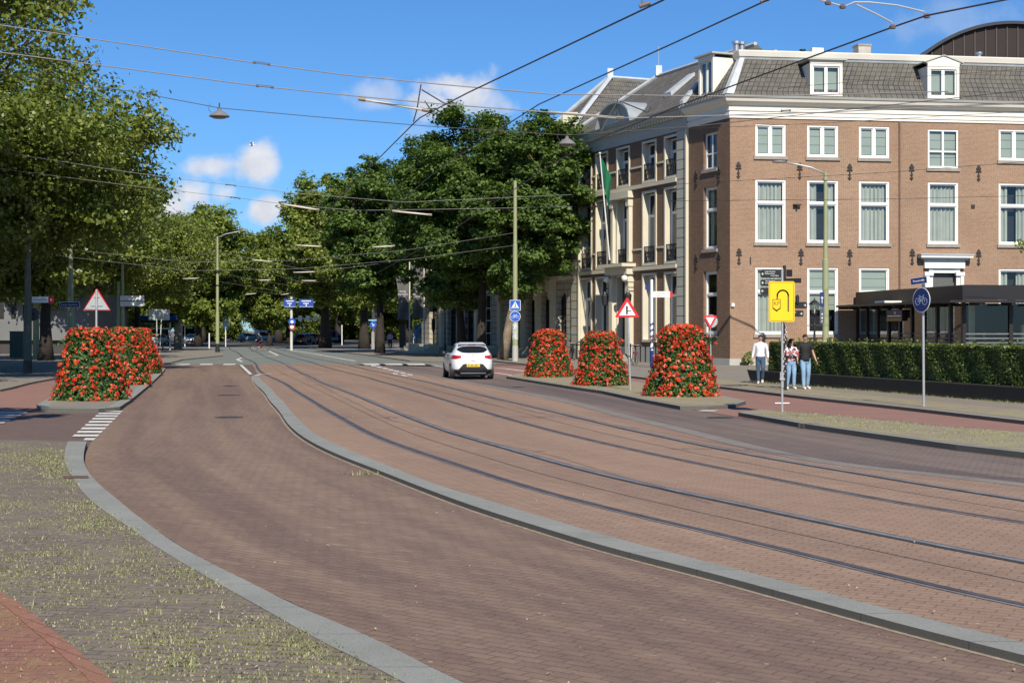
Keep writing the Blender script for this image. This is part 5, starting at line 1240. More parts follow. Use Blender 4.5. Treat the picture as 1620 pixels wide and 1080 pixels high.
def arm_lamp(parent, h, tip, head_len=.7, r=.045):
    mb = MB(); a = Vector((0, 0, h)); b = Vector(tip); mb.tube([a, a + (b - a) * .35 + Vector((0, 0, .18 * (b - a).length * .3)), b - (b - a) * .3 + Vector((0, 0, .06)), b], [r, r, r * .9, r * .8], 8)
    arm = mb.build('arm', M['galv'], parent, smooth=True); d = (b - a).normalized(); d.z = 0; d.normalize(); e = Vector((-d.y, d.x, 0))
    mb = MB(); prof = [(0, .05, .04), (.12, .12, .07), (.4, .16, .09), (.62, .13, .07), (.74, .04, .03)]
    rings = []
    for (l, w, hh) in prof:
        c = b - d * .1 + d * l * head_len / .74; ring = []
        for k in range(10):
            t = 2 * math.pi * k / 10; q = c + e * w * math.cos(t) + Vector((0, 0, 1)) * (hh * math.sin(t) * (1 if math.sin(t) > 0 else .5)); ring.append(len(mb.v)); mb.v.append(tuple(q))
        rings.append(ring)
    for r0, r1 in zip(rings, rings[1:]):
        for k in range(10): mb.f.append((r0[k], r0[(k + 1) % 10], r1[(k + 1) % 10], r1[k]))
    mb.f.append(tuple(rings[0])); mb.f.append(tuple(rings[-1])); mb.build('lamp_head', M['lampgrey'], parent, smooth=True)
def steppole(t, segs, mat, name='pole'):
    """segs: (z, radius) break points with small collars where the radius steps"""
    mb = MB(); mb.lathe([(r, z) for z, r in segs], n=14); return mb.build(name, mat, t, smooth=False)
# tall lamp in the middle left
x, y = gp(344, 557); h = hz(374, y) - .08
t = thing('street_lamp', 'tall olive street lamp with curved arm on the left, before the tree avenue', 'street lamp', (x, y, .08))
steppole(t, [(.7, .155), (3.3, .155), (3.34, .12), (h * .72, .12), (h * .72 + .04, .10), (h, .085)], M['olive']); mb = MB(); mb.lathe([(.2, 0), (.19, .04), (.165, .72)], n=14); mb.build('dark_foot', M['black_metal'], t)
arm_lamp(t, h - .1, (2.0, 0, h + .45)); mb = MB(); mb.lathe([(.15, h * .68), (.15, h * .68 + .3)], n=12); mb.lathe([(.14, h * .57), (.14, h * .57 + .12)], n=12); mb.build('wire_clamps', M['black_metal'], t)
# pole right of the car with two signs
x, y = gp(815, 571); h = hz(286, y) - .08
t = thing('tram_pole', 'tall olive overhead wire pole behind the white car, carrying two blue signs', 'pole', (x, y, .08))
steppole(t, [(.9, .17), (3.2, .17), (3.24, .145), (7, .135), (7.04, .115), (h, .10)], M['olive']); mb = MB(); mb.lathe([(.19, 0), (.18, .92)], n=14); mb.build('grey_foot', M['greytrim'], t)
mb = MB(); mb.lathe([(.178, 1.3), (.178, 2.5)], n=14); mb.build('sticker_wrap', simple('old_stickers', (.50, .52, .46), .7, var=.5, scale=9), t)
def sgn_root(name, label, cat, loc, rz=0, group=None): return thing(name, label, cat, loc, rz, group)
def disc(mb, r, y, cx=0, cz=0, n=32, th=.004): mb.prism([(cx + r * math.cos(2 * math.pi * k / n), cz + r * math.sin(2 * math.pi * k / n)) for k in range(n)], lambda a, b, d: (a, d, b), y, y - th)
def pl2(mb, pts, y, th=.004): mb.prism(pts, lambda a, b, d: (a, d, b), y, y - th)
def line2(mb, pts, w, y, th=.004):
    for (a, b) in zip(pts, pts[1:]):
        d = Vector((b[0] - a[0], b[1] - a[1])).normalized() * w / 2; n = Vector((-d.y, d.x)); a = Vector(a) - d * .6; b = Vector(b) + d * .6
        pl2(mb, [tuple(a - n), tuple(b - n), tuple(b + n), tuple(a + n)], y, th)
def bike_symbol(mb, s, y, cx=0, cz=0):
    for q in (-.5, .5):
        pts = [(cx + (q + .33 * math.cos(t)) * s, cz + (-.15 + .33 * math.sin(t)) * s) for t in np.linspace(0, 2 * math.pi, 21)]; line2(mb, pts, .07 * s, y)
    Q = lambda a, b: (cx + a * s, cz + b * s)
    line2(mb, [Q(-.5, -.15), Q(-.22, .28), Q(.28, .28), Q(-.02, -.15), Q(-.5, -.15)], .07 * s, y); line2(mb, [Q(-.22, .28), Q(-.02, -.15)], .07 * s, y)
    line2(mb, [Q(.5, -.15), Q(.24, .44), Q(.38, .46)], .07 * s, y); line2(mb, [Q(-.34, .42), Q(-.12, .42)], .07 * s, y); line2(mb, [Q(-.22, .28), Q(-.24, .42)], .05 * s, y)
def rounded(w, h, r, cx=0, cz=0, n=5):
    pts = []
    for (sx, sz, a0) in ((1, 1, 0), (-1, 1, 90), (-1, -1, 180), (1, -1, 270)):
        for k in range(n + 1): t = R(a0 + 90 * k / n); pts.append((cx + sx * (w / 2 - r) + r * math.cos(t), cz + sz * (h / 2 - r) + r * math.sin(t)))
    return pts
zc = hz(483, y); s = thing('crossing_sign', 'square blue pedestrian crossing sign on the tall olive pole', 'traffic sign', (x, y - .20, zc))
mb = MB(); pl2(mb, rounded(.66, .64, .05), .02, .02); mb.build('plate', M['s_white'], s); mb = MB(); pl2(mb, rounded(.61, .59, .04), -.002); mb.build('blue_field', M['s_blue'], s)
mb = MB(); pl2(mb, [(-.24, -.18), (.24, -.18), (0, .24)], -.008); mb.build('white_triangle', M['s_white'], s)
mb = MB(); disc(mb, .028, -.014, 0, .10, 12); line2(mb, [(0, .07), (0, -.03)], .05, -.014); line2(mb, [(0, -.03), (-.05, -.13)], .025, -.014); line2(mb, [(0, -.03), (.05, -.13)], .025, -.014)
for k in range(5): line2(mb, [(-.16 + .08 * k, -.165), (-.15 + .08 * k, -.13)], .03, -.014)
mb.build('walking_figure', M['s_black'], s)
s = thing('cycle_path_sign', 'round blue cycle path sign under the crossing sign on the olive pole', 'traffic sign', (x, y - .20, hz(500.5, y)))
mb = MB(); disc(mb, .325, .02, th=.02); mb.build('plate', M['s_white'], s); mb = MB(); disc(mb, .30, -.002); mb.build('blue_field', M['s_blue'], s); mb = MB(); bike_symbol(mb, .26, -.008); mb.build('bicycle_symbol', M['s_white'], s)
# lamp in front of the brick building
y = 70.0; x = (1306 - CX) / F * y; h = hz(272, y) - .08
t = thing('street_lamp', 'olive street lamp with arm to the left, standing before the brick building', 'street lamp', (x, y, .08))
steppole(t, [(0, .16), (.9, .16), (5.2, .145), (5.24, .11), (h, .085)], M['olive']); mb = MB(); mb.lathe([(.168, .3), (.168, 1.35)], n=14); mb.build('white_sticker_wrap', simple('white_posters', (.62, .62, .60), .7, var=.3, scale=5), t)
arm_lamp(t, h - .1, (-1.9, .15, h + .48)); mb = MB(); mb.lathe([(.13, h - .4), (.13, h - .28)], n=12); mb.build('collar', M['olive'], t)
y2 = 69.6
s = thing('vertical_plate', 'narrow vertical navy and grey plate with parking symbols on the lamp post', 'sign', ((1300.5 - CX) / F * y2, y2, hz(486, y2)))
mb = MB(); pl2(mb, rounded(.20, .70, .02, 0, .36), .02, .03); mb.build('navy_plate', M['s_navy'], s); mb = MB(); pl2(mb, rounded(.20, .74, .02, 0, -.40), .02, .03); mb.build('grey_plate', simple('slate_plate', (.09, .10, .13), .5), s)
mb = MB(); line2(mb, [(0, .2), (0, .5)], .03, -.012); line2(mb, [(-.05, .42), (0, .52), (.05, .42)], .025, -.012); disc(mb, .035, -.012, 0, -.5, 10); disc(mb, .035, -.012, 0, -.32, 10); disc(mb, .03, -.012, 0, -.65, 10); mb.build('symbols', M['s_white'], s)
# old lanterns
def lantern(label, x, y, h, group='old black lantern posts'):
    t = thing('lantern_post', label, 'lantern post', (x, y, .08), 0, group); hh = h - .62
    mb = MB(); mb.lathe([(.16, 0), (.16, .12), (.09, .2), (.09, .75), (.055, .85), (.04, hh - .45), (.06, hh - .42), (.035, hh - .35), (.03, hh - .12), (.09, hh - .03), (.03, hh)], n=12)
    mb.tube([(-.3, 0, hh - .45), (.3, 0, hh - .45)], .018, 6)
    for q in (-1, 1): mb.tube([(q * .02, 0, hh - .12), (q * .12, 0, hh - .15), (q * .12, 0, hh - .02)], .014, 5)
    mb.build('post', M['black_metal'], t)
    mb = MB(); w0, w1, g0, g1 = .10, .20, hh + .02, hh + .40
    for k in range(6):
        a, b = k * math.pi / 3, (k + 1) * math.pi / 3; mb.tube([(w0 * math.cos(a), w0 * math.sin(a), g0), (w1 * math.cos(a), w1 * math.sin(a), g1)], .012, 4)
        mb.tube([(w1 * math.cos(a), w1 * math.sin(a), g1), (w1 * math.cos(b), w1 * math.sin(b), g1)], .014, 4); mb.tube([(w0 * math.cos(a), w0 * math.sin(a), g0), (w0 * math.cos(b), w0 * math.sin(b), g0)], .014, 4)
    mb.lathe([(.25, g1), (.23, g1 + .03), (.11, g1 + .14), (.03, g1 + .19), (.02, g1 + .26), (.001, g1 + .28)], n=6); mb.build('lantern_frame', M['black_metal'], t)
    mb = MB(); mb.lathe([(w0 - .01, g0), (w1 - .015, g1)], n=6); mb.build('lantern_glass', M['glass'], t, recalc=False)
    mb = MB(); mb.lathe([(.02, g0), (.035, g0 + .08), (.035, g0 + .2), (.01, g0 + .26)], n=8); mb.build('bulb', M['lampglass'], t)
    return t
lantern('black lantern post behind the hedge, left of the olive street lamp', (1288.5 - CX) / F * 60, 60, hz(473, 60) - .08)
x, y = gp(704, 562); lantern('black lantern post in front of the mansion, left of the white car', x, y, hz(474, y) - .08)
# poles on the left
def pole(label, x, y, h, segs, mat, cat='pole', name='wire_pole', foot=None):
    t = thing(name, label, cat, (x, y, .08)); steppole(t, [(z * h, r) for z, r in segs], mat)
    if foot: mb = MB(); mb.lathe([(foot[0], 0), (foot[0], foot[1])], n=14); mb.build('foot', foot[2], t)
    return t
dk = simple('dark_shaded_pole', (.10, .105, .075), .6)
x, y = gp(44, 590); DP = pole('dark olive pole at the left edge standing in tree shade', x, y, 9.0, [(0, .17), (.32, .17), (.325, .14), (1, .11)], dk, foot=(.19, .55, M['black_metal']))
def fingerboard(name, label, loc, w, h, rz, base, edge=None, flip=1, group=None, tip=.12):
    s = thing(name, label, 'sign', loc, rz, group); mb = MB(); pl2(mb, [(0, -h / 2), (flip * (w - tip), -h / 2), (flip * w, 0), (flip * (w - tip), h / 2), (0, h / 2)] if tip else [(0, -h / 2), (flip * w, -h / 2), (flip * w, h / 2), (0, h / 2)], .015, .03); mb.build('board', base, s); return s
q = (x + .18, y, hz(474, y)); s = fingerboard('direction_board', 'white direction board with red tip on the dark pole at the left edge', q, .95, .26, 0, M['s_white'], tip=0)
mb = MB(); pl2(mb, [(.72, -.16), (.96, -.16), (.96, .16), (.72, .16)], -.017, .01); mb.build('red_tip', M['s_red'], s)
mb = MB(); disc(mb, .045, -.029, .84, 0, 12); mb.build('dot', M['s_white'], s); text_mesh('Centrum Museum', .10, M['s_red'], s, (.36, -.017, 0), (R(90), 0, 0), sx=.85)
s = thing('round_sign', 'dark back of a round sign on the shaded pole at the left edge', 'traffic sign', (x + .14, y + .22, hz(497, y))); mb = MB(); disc(mb, .29, .0, th=.02); mb.build('plate', simple('dark_sign_back', (.07, .075, .075), .6), s); mb = MB(); mb.box(-.2, .1, -.06, -.02, -.03, .03); mb.build('clamp', M['black_metal'], s)
y = 80.0; x = (112 - CX) / F * y; pole('olive wire pole carrying the street name sign at the left', x, y, hz(389, y), [(0, .19), (.50, .19), (.505, .15), (.70, .15), (.705, .12), (1, .10)], M['olive'])
s = thing('street_name_sign', 'blue street name sign reading Lange Voorhout on the left olive pole', 'sign', (x, y - .2, hz(482, y)))
mb = MB(); pl2(mb, rounded(1.1, .33, .05), .02, .02); mb.build('plate', M['s_white'], s); mb = MB(); pl2(mb, rounded(1.04, .27, .04), -.002); mb.build('blue_field', M['s_navy'], s); text_mesh('Lange Voorhout', .165, M['s_white'], s, (0, -.008, 0), (R(90), 0, 0), sx=.82)
x, y = gp(57, 567); pole('pale olive pole in front of the ribbed building, right of the dark pole', x, y, hz(395, y), [(0, .2), (.38, .2), (.385, .15), (1, .12)], M['olive'])
y = 100.0
for q_, top, lab in ((194, 420, 'slender olive pole behind the flower towers, right one of a pair, with white boards'), (187.5, 447, 'slender olive pole behind the flower towers, shorter left one of a pair')):
    pole(lab, (q_ - CX) / F * y, y, hz(top, y), [(0, .13), (.5, .13), (.505, .11), (1, .09)], M['olive'])
for i, pz in enumerate((471.5, 480.5)):
    s = thing('direction_board', 'blank white direction board, %s of two on the slender olive pole' % ('upper' if i == 0 else 'lower'), 'sign', ((210 - CX) / F * y, y - .16, hz(pz, y)))
    mb = MB(); pl2(mb, rounded(1.62, .33, .03), .02, .03); mb.build('board', M['s_white'], s); mb = MB(); mb.box(-.85, -.66, .0, .14, -.05, .05); mb.build('clamp', M['galv'], s)
# cabinets
def cabinet(label, x, y, w, d, h, mat, rz=0, name='utility_cabinet'):
    t = thing(name, label, 'cabinet', (x, y, .08), rz); mb = MB(); mb.box(-w / 2, w / 2, -d / 2, d / 2, .06, h); mb.build('housing', mat, t)
    mb = MB(); mb.box(-w / 2 - .03, w / 2 + .03, -d / 2 - .03, d / 2 + .03, h, h + .05); mb.build('lid', mat, t); mb = MB(); mb.box(-w / 2 + .04, w / 2 - .04, -d / 2 + .03, d / 2 - .03, 0, .06); mb.build('base', M['sill'], t)
    mb = MB(); mb.box(-.012, .012, -d / 2 - .008, -d / 2 + .002, .12, h - .06); mb.box(-w / 2 + .06, -w / 2 + .1, -d / 2 - .02, -d / 2, h * .5, h * .62); mb.build('door_seam', M['black'], t)
x, y = gp(27.5, 567); cabinet('dark green utility cabinet at the left edge beside the dark pole', x, y, .85, .5, 1.75, simple('dark_green_cabinet', (.012, .035, .025), .5))
x, y = gp(103, 553); cabinet('pale cream utility cabinet under the street name sign', x - .2, 92, 1.1, .5, 2.0, M['cream'])
# warning triangle from behind
y = 49.5; x = (153 - CX) / F * y; t = thing('warning_sign', 'back of a triangular warning sign above the left flower towers', 'traffic sign', (x, y, .1))
zt, zb_ = hz(457, y) - .1, hz(491, y) - .1; mb = MB(); pl2(mb, [(-.46, zb_), (.46, zb_), (.02, zt), (-.02, zt)], .03, .006); mb.build('red_edge', M['s_red'], t)
mb = MB(); pl2(mb, [(-.42, zb_ + .025), (.42, zb_ + .025), (0, zt - .05)], .022, .012); mb.build('plate_back', M['alu'], t)
mb = MB(); mb.tube([(0, -.04, 0), (0, -.04, zt - .02)], .034, 8); mb.build('post', M['galv'], t); mb = MB(); mb.box(-.2, .2, -.02, .012, zb_ + .15, zb_ + .19); mb.box(-.09, .09, -.02, .012, zt - .28, zt - .24); mb.build('brackets', M['galv'], t)
# rectangular sign from behind on two posts
y = 100.0; x = (251.5 - CX) / F * y; t = thing('information_sign', 'grey back of a rectangular sign on two thin posts beside the farthest left flower tower', 'traffic sign', (x, y, .08))
zt, zb_ = hz(491, y), hz(508, y); mb = MB(); pl2(mb, rounded(1.42, zt - zb_, .04, 0, (zt + zb_) / 2), .03, .02); mb.build('plate_back', M['alu'], t)
for a, b in ((-.15, -.12), (.2, .05)): mb = MB(); mb.tube([(b, -.05, 0), (a, -.03, zt)], .028, 8); mb.build('post', M['cream_pole'], t)
# tram stop
y = 138.0; X = lambda p: (p - CX) / F * y; t = thing('tram_stop_shelter', 'tram stop shelter with flat dark roof and blue top board on the left', 'shelter', (X(250), y, .08)); L0, L1 = X(213) - X(250), X(286) - X(250)
mb = MB(); mb.box(L0, L1, -.9, .9, 2.55, 2.78); mb.build('roof', M['black_metal'], t); mb = MB(); mb.box(L0 + .4, L1 - .4, -.2, .2, 2.8, 3.2); mb.build('blue_board', M['s_blue'], t); mb = MB(); mb.box(L0 + .1, L1 - .7, -.5, -.44, 1.95, 2.08); mb.build('white_beam', M['s_white'], t)
for q_ in (L0 + .3, (L0 + L1) / 2, L1 - .9): mb = MB(); mb.box(q_ - .06, q_ + .06, -.5, -.38, 0, 2.55); mb.build('post', M['s_white'], t)
mb = MB(); mb.quad([(L0 + .3, .6, .3), (L1 - .9, .6, .3), (L1 - .9, .6, 2.4), (L0 + .3, .6, 2.4)]); mb.build('glass_back', M['glass'], t, recalc=False); mb = MB(); mb.box(L0 + .9, L1 - 1.6, .1, .5, .42, .5); mb.box(L0 + 1, L0 + 1.1, .2, .4, 0, .42); mb.box(L1 - 1.8, L1 - 1.7, .2, .4, 0, .42); mb.build('bench', M['lampgrey'], t)
mb = MB(); mb.box(L1 - .5, L1 + .1, -.3, .3, 0, 2.5); mb.build('end_column', simple('grey_column', (.18, .18, .14), .6), t)
x, y = gp(281.5, 553.5); cabinet('black waste bin standing at the right end of the tram stop', x, y, .62, .6, 1.28, simple('black_bin', (.03, .03, .032), .5), name='waste_bin')
t = thing('railing', 'low metal railing in front of the tram stop', 'railing', (gp(262, 556)[0], gp(262, 556)[1] - 2, .08))
mb = MB(); mb.tube([(-3, 0, 1), (.4, 0, 1)], .025, 6); mb.tube([(-3, 0, .15), (.4, 0, .15)], .02, 6)
for k in range(18): mb.tube([(-3 + k * .2, 0, 0), (-3 + k * .2, 0, 1)], .012, 4)
mb.build('bars', M['lampgrey'], t)
# banners on the left
ban = simple('pale_blue_banner', (.28, .50, .62), .6, var=.3, scale=1.5); ban2 = simple('teal_banner', (.12, .42, .44), .6, var=.1); ban3 = simple('blue_pink_banner', (.36, .50, .72), .6, var=.3, scale=1)
for (p_, b0, b1, top, bot, m, lab, bx) in ((292.5, 553, 487, 499, 520, ban2, 'teal', 300), (309, 553, 499, 500, 520, ban, 'pale blue patterned', 313.5), (357, 545, 497, 498, 519, ban3, 'blue and pink', 357)):
    y = 172.0; x = (p_ - CX) / F * y; t = thing('banner_pole', '%s banner on a pole near the tram stop' % lab, 'banner', (x, y, .02), 0, 'coloured banners on poles')
    mb = MB(); mb.tube([(0, 0, 0), (0, 0, hz(b1, y))], .06, 8); mb.build('pole', M['s_white'], t)
    bx_ = (bx - p_) / F * y; mb = MB(); mb.box(bx_ - .32, bx_ + .32, -.09, -.07, hz(bot, y), hz(top, y)); mb.build('cloth', m, t)
# white post signs, far
def far_pole(label, p_, base, top, r=.09, m=None, name='signpost'):
    x, y = gp(p_, base, .02); t = thing(name, label, 'signpost', (x, y, .02)); mb = MB(); mb.lathe([(r, 0), (r * .85, hz(top, y))], n=10); mb.build('post', m or M['cream_pole'], t); return t, x, y
t, x, y = far_pole('white post with two blue direction signs far down the street', 461, 554.5, 470, .13)
for (a, b, lab, txt) in ((449, 468, 'left', 'Centrum'), (473, 496, 'right', 'Den Haag')):
    Yb = y - .4; s = thing('direction_sign', 'far blue direction sign, %s one of two over the street' % lab, 'traffic sign', ((a + b) / 2 / F * Yb - CX / F * Yb, Yb, hz(479.5, Yb)), 0, 'far blue direction signs')
    w, h = (b - a) / F * Yb, 13 / F * Yb; mb = MB(); pl2(mb, rounded(w, h, .05), .05, .05); mb.build('plate', simple('deep_blue_sign', (.008, .06, .34), .5), s); mb = MB(); pl2(mb, rounded(w - .1, .03, .01, 0, -h / 2 + .06), -.002); line2(mb, [(-w * .3, .2), (w * .3, .2)], .09, -.002); line2(mb, [(-w * .2, -.02), (w * .15, -.02)], .08, -.002); line2(mb, [(0, -.3), (0, -.1)], .08, -.002); mb.build('white_marks', M['s_white'], s)
mb = MB(); mb.box(-.6, 2.2, .05, .13, hz(479, y), hz(479, y) + .08); mb.build('crossbar', M['galv'], t)
s = thing('round_sign', 'far round blue sign with a white panel on the direction sign post', 'traffic sign', (x + .1, y - .3, hz(509, y))); mb = MB(); disc(mb, .34, .02, th=.02); mb.build('plate', M['s_blue'], s); mb = MB(); disc(mb, .15, -.002); mb.build('symbol', M['s_white'], s)
s = thing('red_white_sign', 'far round red and white sign below the blue one', 'traffic sign', (x + .1, y - .3, hz(517, y))); mb = MB(); disc(mb, .30, .02, th=.02); mb.build('plate', simple('dull_red', (.30, .05, .04), .5), s); mb = MB(); disc(mb, .17, -.002); mb.build('symbol', M['s_white'], s)
# signal gantry
t, x, y = far_pole('far cream traffic signal pole with long horizontal arm', 510, 551, 489, .12, name='signal_gantry'); t['category'] = 'traffic signal'
z_ = hz(504, y); l_ = (467 - 510) / F * y; mb = MB(); mb.box(l_, .9, -.06, .06, z_ - .08, z_ + .08); mb.build('arm', M['cream_pole'], t)
for q_ in (475, 487, 499): a = (q_ - 510) / F * y; mb = MB(); mb.box(a - .18, a + .18, -.2, .06, z_ - .28, z_ + .3); mb.build('signal_back', M['s_white'], t)
mb = MB(); mb.box(.2, .5, -.2, .1, hz(522, y), hz(512, y)); mb.build('signal_head', M['black'], t)
lm = NT('red_signal_lamp'); lm.b.inputs['Emission Color'].default_value = (1, .05, .04, 1); lm.b.inputs['Emission Strength'].default_value = 1.5; lm.col((.6, .03, .02))
mb = MB(); mb.v = []; mb.prism([(.35 + .13 * math.cos(k * .628), hz(514.5, y) + .13 * math.sin(k * .628)) for k in range(10)], lambda a, b, d: (a, d, b), -.2, -.22); mb.build('red_lamp', lm.m, t)
for (p_, b, tp, lab) in ((480, 546, 512, 'thin white post between the far cars'), (541, 546, 514, 'thin white post right of the signal pole'), (425, 547, 489, 'thin pale post right of the crossing cyclist'), (331, 552, 527, 'short leaning white post before the tall street lamp')):
    far_pole(lab, p_, b, tp, .07, M['s_white'])
t, x, y = far_pole('white signpost with square top board at the right pavement', 590, 553, 483, .14)
s = thing('white_board', 'small pale board on top of the white signpost', 'sign', (x - .2, y - .2, hz(474, y))); mb = MB(); pl2(mb, rounded(1.2, .7, .04), .03, .03); mb.build('plate', simple('pale_blue_plate', (.42, .52, .55), .5), s); mb = MB(); line2(mb, [(-.4, .15), (.4, .15)], .07, -.002); line2(mb, [(-.4, -.02), (.2, -.02)], .07, -.002); line2(mb, [(-.4, -.18), (.35, -.18)], .07, -.002); mb.build('lettering', M['s_black'], s)
s = thing('round_blue_sign', 'round blue sign on a short post beside the white signpost', 'traffic sign', (gp(584, 553)[0], y - .5, .08)); mb = MB(); mb.tube([(0, .05, 0), (0, .05, hz(508, y))], .04, 8); mb.build('post', M['lampgrey'], s)
z_ = hz(513.5, y) - .08; mb = MB(); disc(mb, .33, .0, 0, z_, th=.02); mb.build('plate', M['s_blue'], s); mb = MB(); line2(mb, [(-.1, z_ + .12), (.1, z_ - .12)], .07, -.022); line2(mb, [(-.04, z_ - .12), (.1, z_ - .12), (.1, z_ + .02)], .06, -.022); mb.build('arrow', M['s_white'], s)
mb = MB(); mb.box(-.45, .35, -.02, .0, z_ + .38, z_ + .5); mb.build('name_strip', simple('light_blue_strip', (.25, .5, .75), .5), s)
# grey banners
ag = simple('dark_grey_banner', (.115, .112, .112), .8, var=.12, scale=2); wt = M['s_white']
for (pp, b0, b1, zt_, zb2, lab, base) in ((648, 627, 648, 437, 506, 'left, sunlit', 556), (671, 651, 670, 418, 503, 'right, shaded', 556)):
    x, y = gp(pp, base); y = 118.0; x = (pp - CX) / F * y; t = thing('museum_banner', 'tall dark grey banner with small white lettering on a flagpole, %s one' % lab, 'banner', (x, y, .08), 0, 'dark grey museum banners')
    mb = MB(); mb.tube([(0, 0, 0), (0, 0, hz(405, y))], .055, 8); mb.build('flagpole', M['cream_pole'], t)
    w0 = (b0 - pp) / F * y; g = []; mb = MB()
    for i in range(13):
        for_ = []
        for j in range(7):
            u, v = i / 12, j / 6; a = w0 * (1 - v) * (1 - .22 * math.sin(u * 2.6)) - .06; for_.append((a, -.06 + .12 * math.sin(u * 5 + v * 4), hz(zt_, y) + (hz(zb2, y) - hz(zt_, y)) * u - .08))
        g.append(for_)
    for i in range(12):
        for j in range(6): mb.quad([g[i][j], g[i][j + 1], g[i + 1][j + 1], g[i + 1][j]])
    c_ = mb.build('cloth', ag, t, recalc=False); smooth_by_angle(c_, 80)
    for k, (tx, zz) in enumerate((('Den Haag', 461), ('Lange Voorhout', 465.5), ('Museum', 469))):
        text_mesh(tx, .19, wt, t, (w0 * .5, -.20, hz(zz, y) - .08), (R(90), 0, 0), depth=.004, sx=.62)
x, y = gp(637, 556); cabinet('dark advertising column with posters beside the grey banners', x, y, .55, .5, 2.3, simple('black_poster_box', (.02, .02, .02), .4), name='poster_column')
x, y = gp(648, 556); cabinet('pale grey switch box beside the dark poster column', x + .5, y + 2, .9, .5, 1.35, M['alu'])
x, y = gp(663, 556)
s = thing('picture_sign', 'small panel with a blue picture on two thin posts before the mansion steps', 'sign', (x, y + 1, .08))
for q_ in (-.55, .55): mb = MB(); mb.tube([(q_, 0, 0), (q_, 0, 2.4)], .03, 6); mb.build('post', M['cream_pole'], s)
mb = MB(); mb.box(-.5, .5, -.02, .02, 1.2, 2.4); mb.build('panel', simple('blue_picture_panel', (.12, .30, .55), .5, var=.6, scale=4), s)
# warning triangle, front
x, y = P(997.5, 617, KH); y = 45.6; tl = Vector(((993 - 998) / F * y, 0)); t = thing('warning_sign', 'red bordered triangular side-road warning sign between the right flower towers', 'traffic sign', (x, y, KH))
zt, zb_ = hz(471, y) - KH, hz(502, y) - KH; cx_ = -.10; mb = MB(); pl2(mb, [(cx_ - .35, zb_), (cx_ + .35, zb_), (cx_ + .37, zb_ + .03), (cx_ + .02, zt), (cx_ - .02, zt), (cx_ - .37, zb_ + .03)], .0, .01); mb.build('plate', M['s_red'], t)
mb = MB(); pl2(mb, [(cx_ - .255, zb_ + .065), (cx_ + .255, zb_ + .065), (cx_, zt - .13)], -.011, .003); mb.build('white_field', M['s_white'], t)
mb = MB(); line2(mb, [(cx_ - .01, zb_ + .11), (cx_ - .01, zb_ + .32)], .05, -.016); line2(mb, [(cx_ - .01, zb_ + .20), (cx_ + .11, zb_ + .20)], .022, -.016); pl2(mb, [(cx_ - .05, zb_ + .3), (cx_ + .03, zb_ + .3), (cx_ - .01, zb_ + .37)], -.016, .004); mb.build('road_symbol', M['s_black'], t)
mb = MB(); mb.tube([(0, .03, 0), (-.09, .03, zt - .05)], .03, 8); mb.build('post', M['galv'], t); mb = MB(); mb.box(-.14, .0, .0, .06, 1.03, 1.06); mb.tube([(-.1, .03, 1.05), (-.16, .0, 1.12)], .025, 6); mb.build('clamp', M['black'], t)
# white post with blue stripes and white/red arm
y = 74.0; x = (1031 - CX) / F * y; t = thing('cycle_signpost', 'white post with blue bands carrying a white and red cycle direction arm', 'signpost', (x, y, .08)); h = hz(446, y)
mb = MB(); mb.lathe([(.075, .3), (.075, h), (.04, h + .05)], n=12); mb.build('post', M['s_white'], t); mb = MB()
for k in range(5): mb.tube([(-.08, 0, .9 + k * .3), (.08, 0, 1.02 + k * .3)], .082, 10)
mb.lathe([(.09, 0), (.09, .85)], n=12); mb.build('blue_bands', M['s_navy'], t)
s = fingerboard('cycle_direction_arm', 'white arm with red tip and red lettering on the white post', (x + .07, y - .02, hz(465.5, y)), .92, .30, 0, M['s_white'], tip=0)
mb = MB(); pl2(mb, [(.84, -.15), (.92, -.15), (.98, -.07), (.98, .07), (.92, .15), (.84, .15)], -.017, .01); mb.build('red_tip', M['s_red'], s); text_mesh('Scheveningen', .10, M['s_red'], s, (.37, -.017, .05), (R(90), 0, 0), sx=.9); text_mesh('Centrum', .10, M['s_red'], s, (.30, -.017, -.07), (R(90), 0, 0), sx=.9)
s = thing('small_blue_plate', 'small navy plate on the left of the white post', 'sign', (x - .2, y, hz(454.5, y))); mb = MB(); pl2(mb, rounded(.26, .24, .02), .01, .02); mb.build('plate', M['s_navy'], s)
# yield sign
y = 62.0; x = (1123.5 - CX) / F * y; t = thing('yield_sign', 'inverted red and white triangular yield sign in front of the brick building corner', 'traffic sign', (x, y, .08)); zt, zb_ = hz(499, y) - .08, hz(520, y) - .08
mb = MB(); pl2(mb, [(-.28, zt - .02), (-.27, zt), (.27, zt), (.28, zt - .02), (.01, zb_), (-.01, zb_)], .0, .01); mb.build('plate', M['s_red'], t); mb = MB(); pl2(mb, [(-.18, zt - .075), (.18, zt - .075), (0, zb_ + .15)], -.011, .003); mb.build('white_field', M['s_white'], t)
mb = MB(); mb.tube([(.05, .03, 0), (0, .03, zt - .1)], .028, 8); mb.build('post', M['galv'], t)
s = thing('round_sign', 'round sign seen from behind the yield sign on the same post', 'traffic sign', (x + .05, y + .08, hz(508, y))); mb = MB(); disc(mb, .27, .0, th=.012); mb.build('plate', M['alu'], s); mb = MB(); disc(mb, .28, .012, th=.01); mb.build('red_edge', M['s_red'], s)
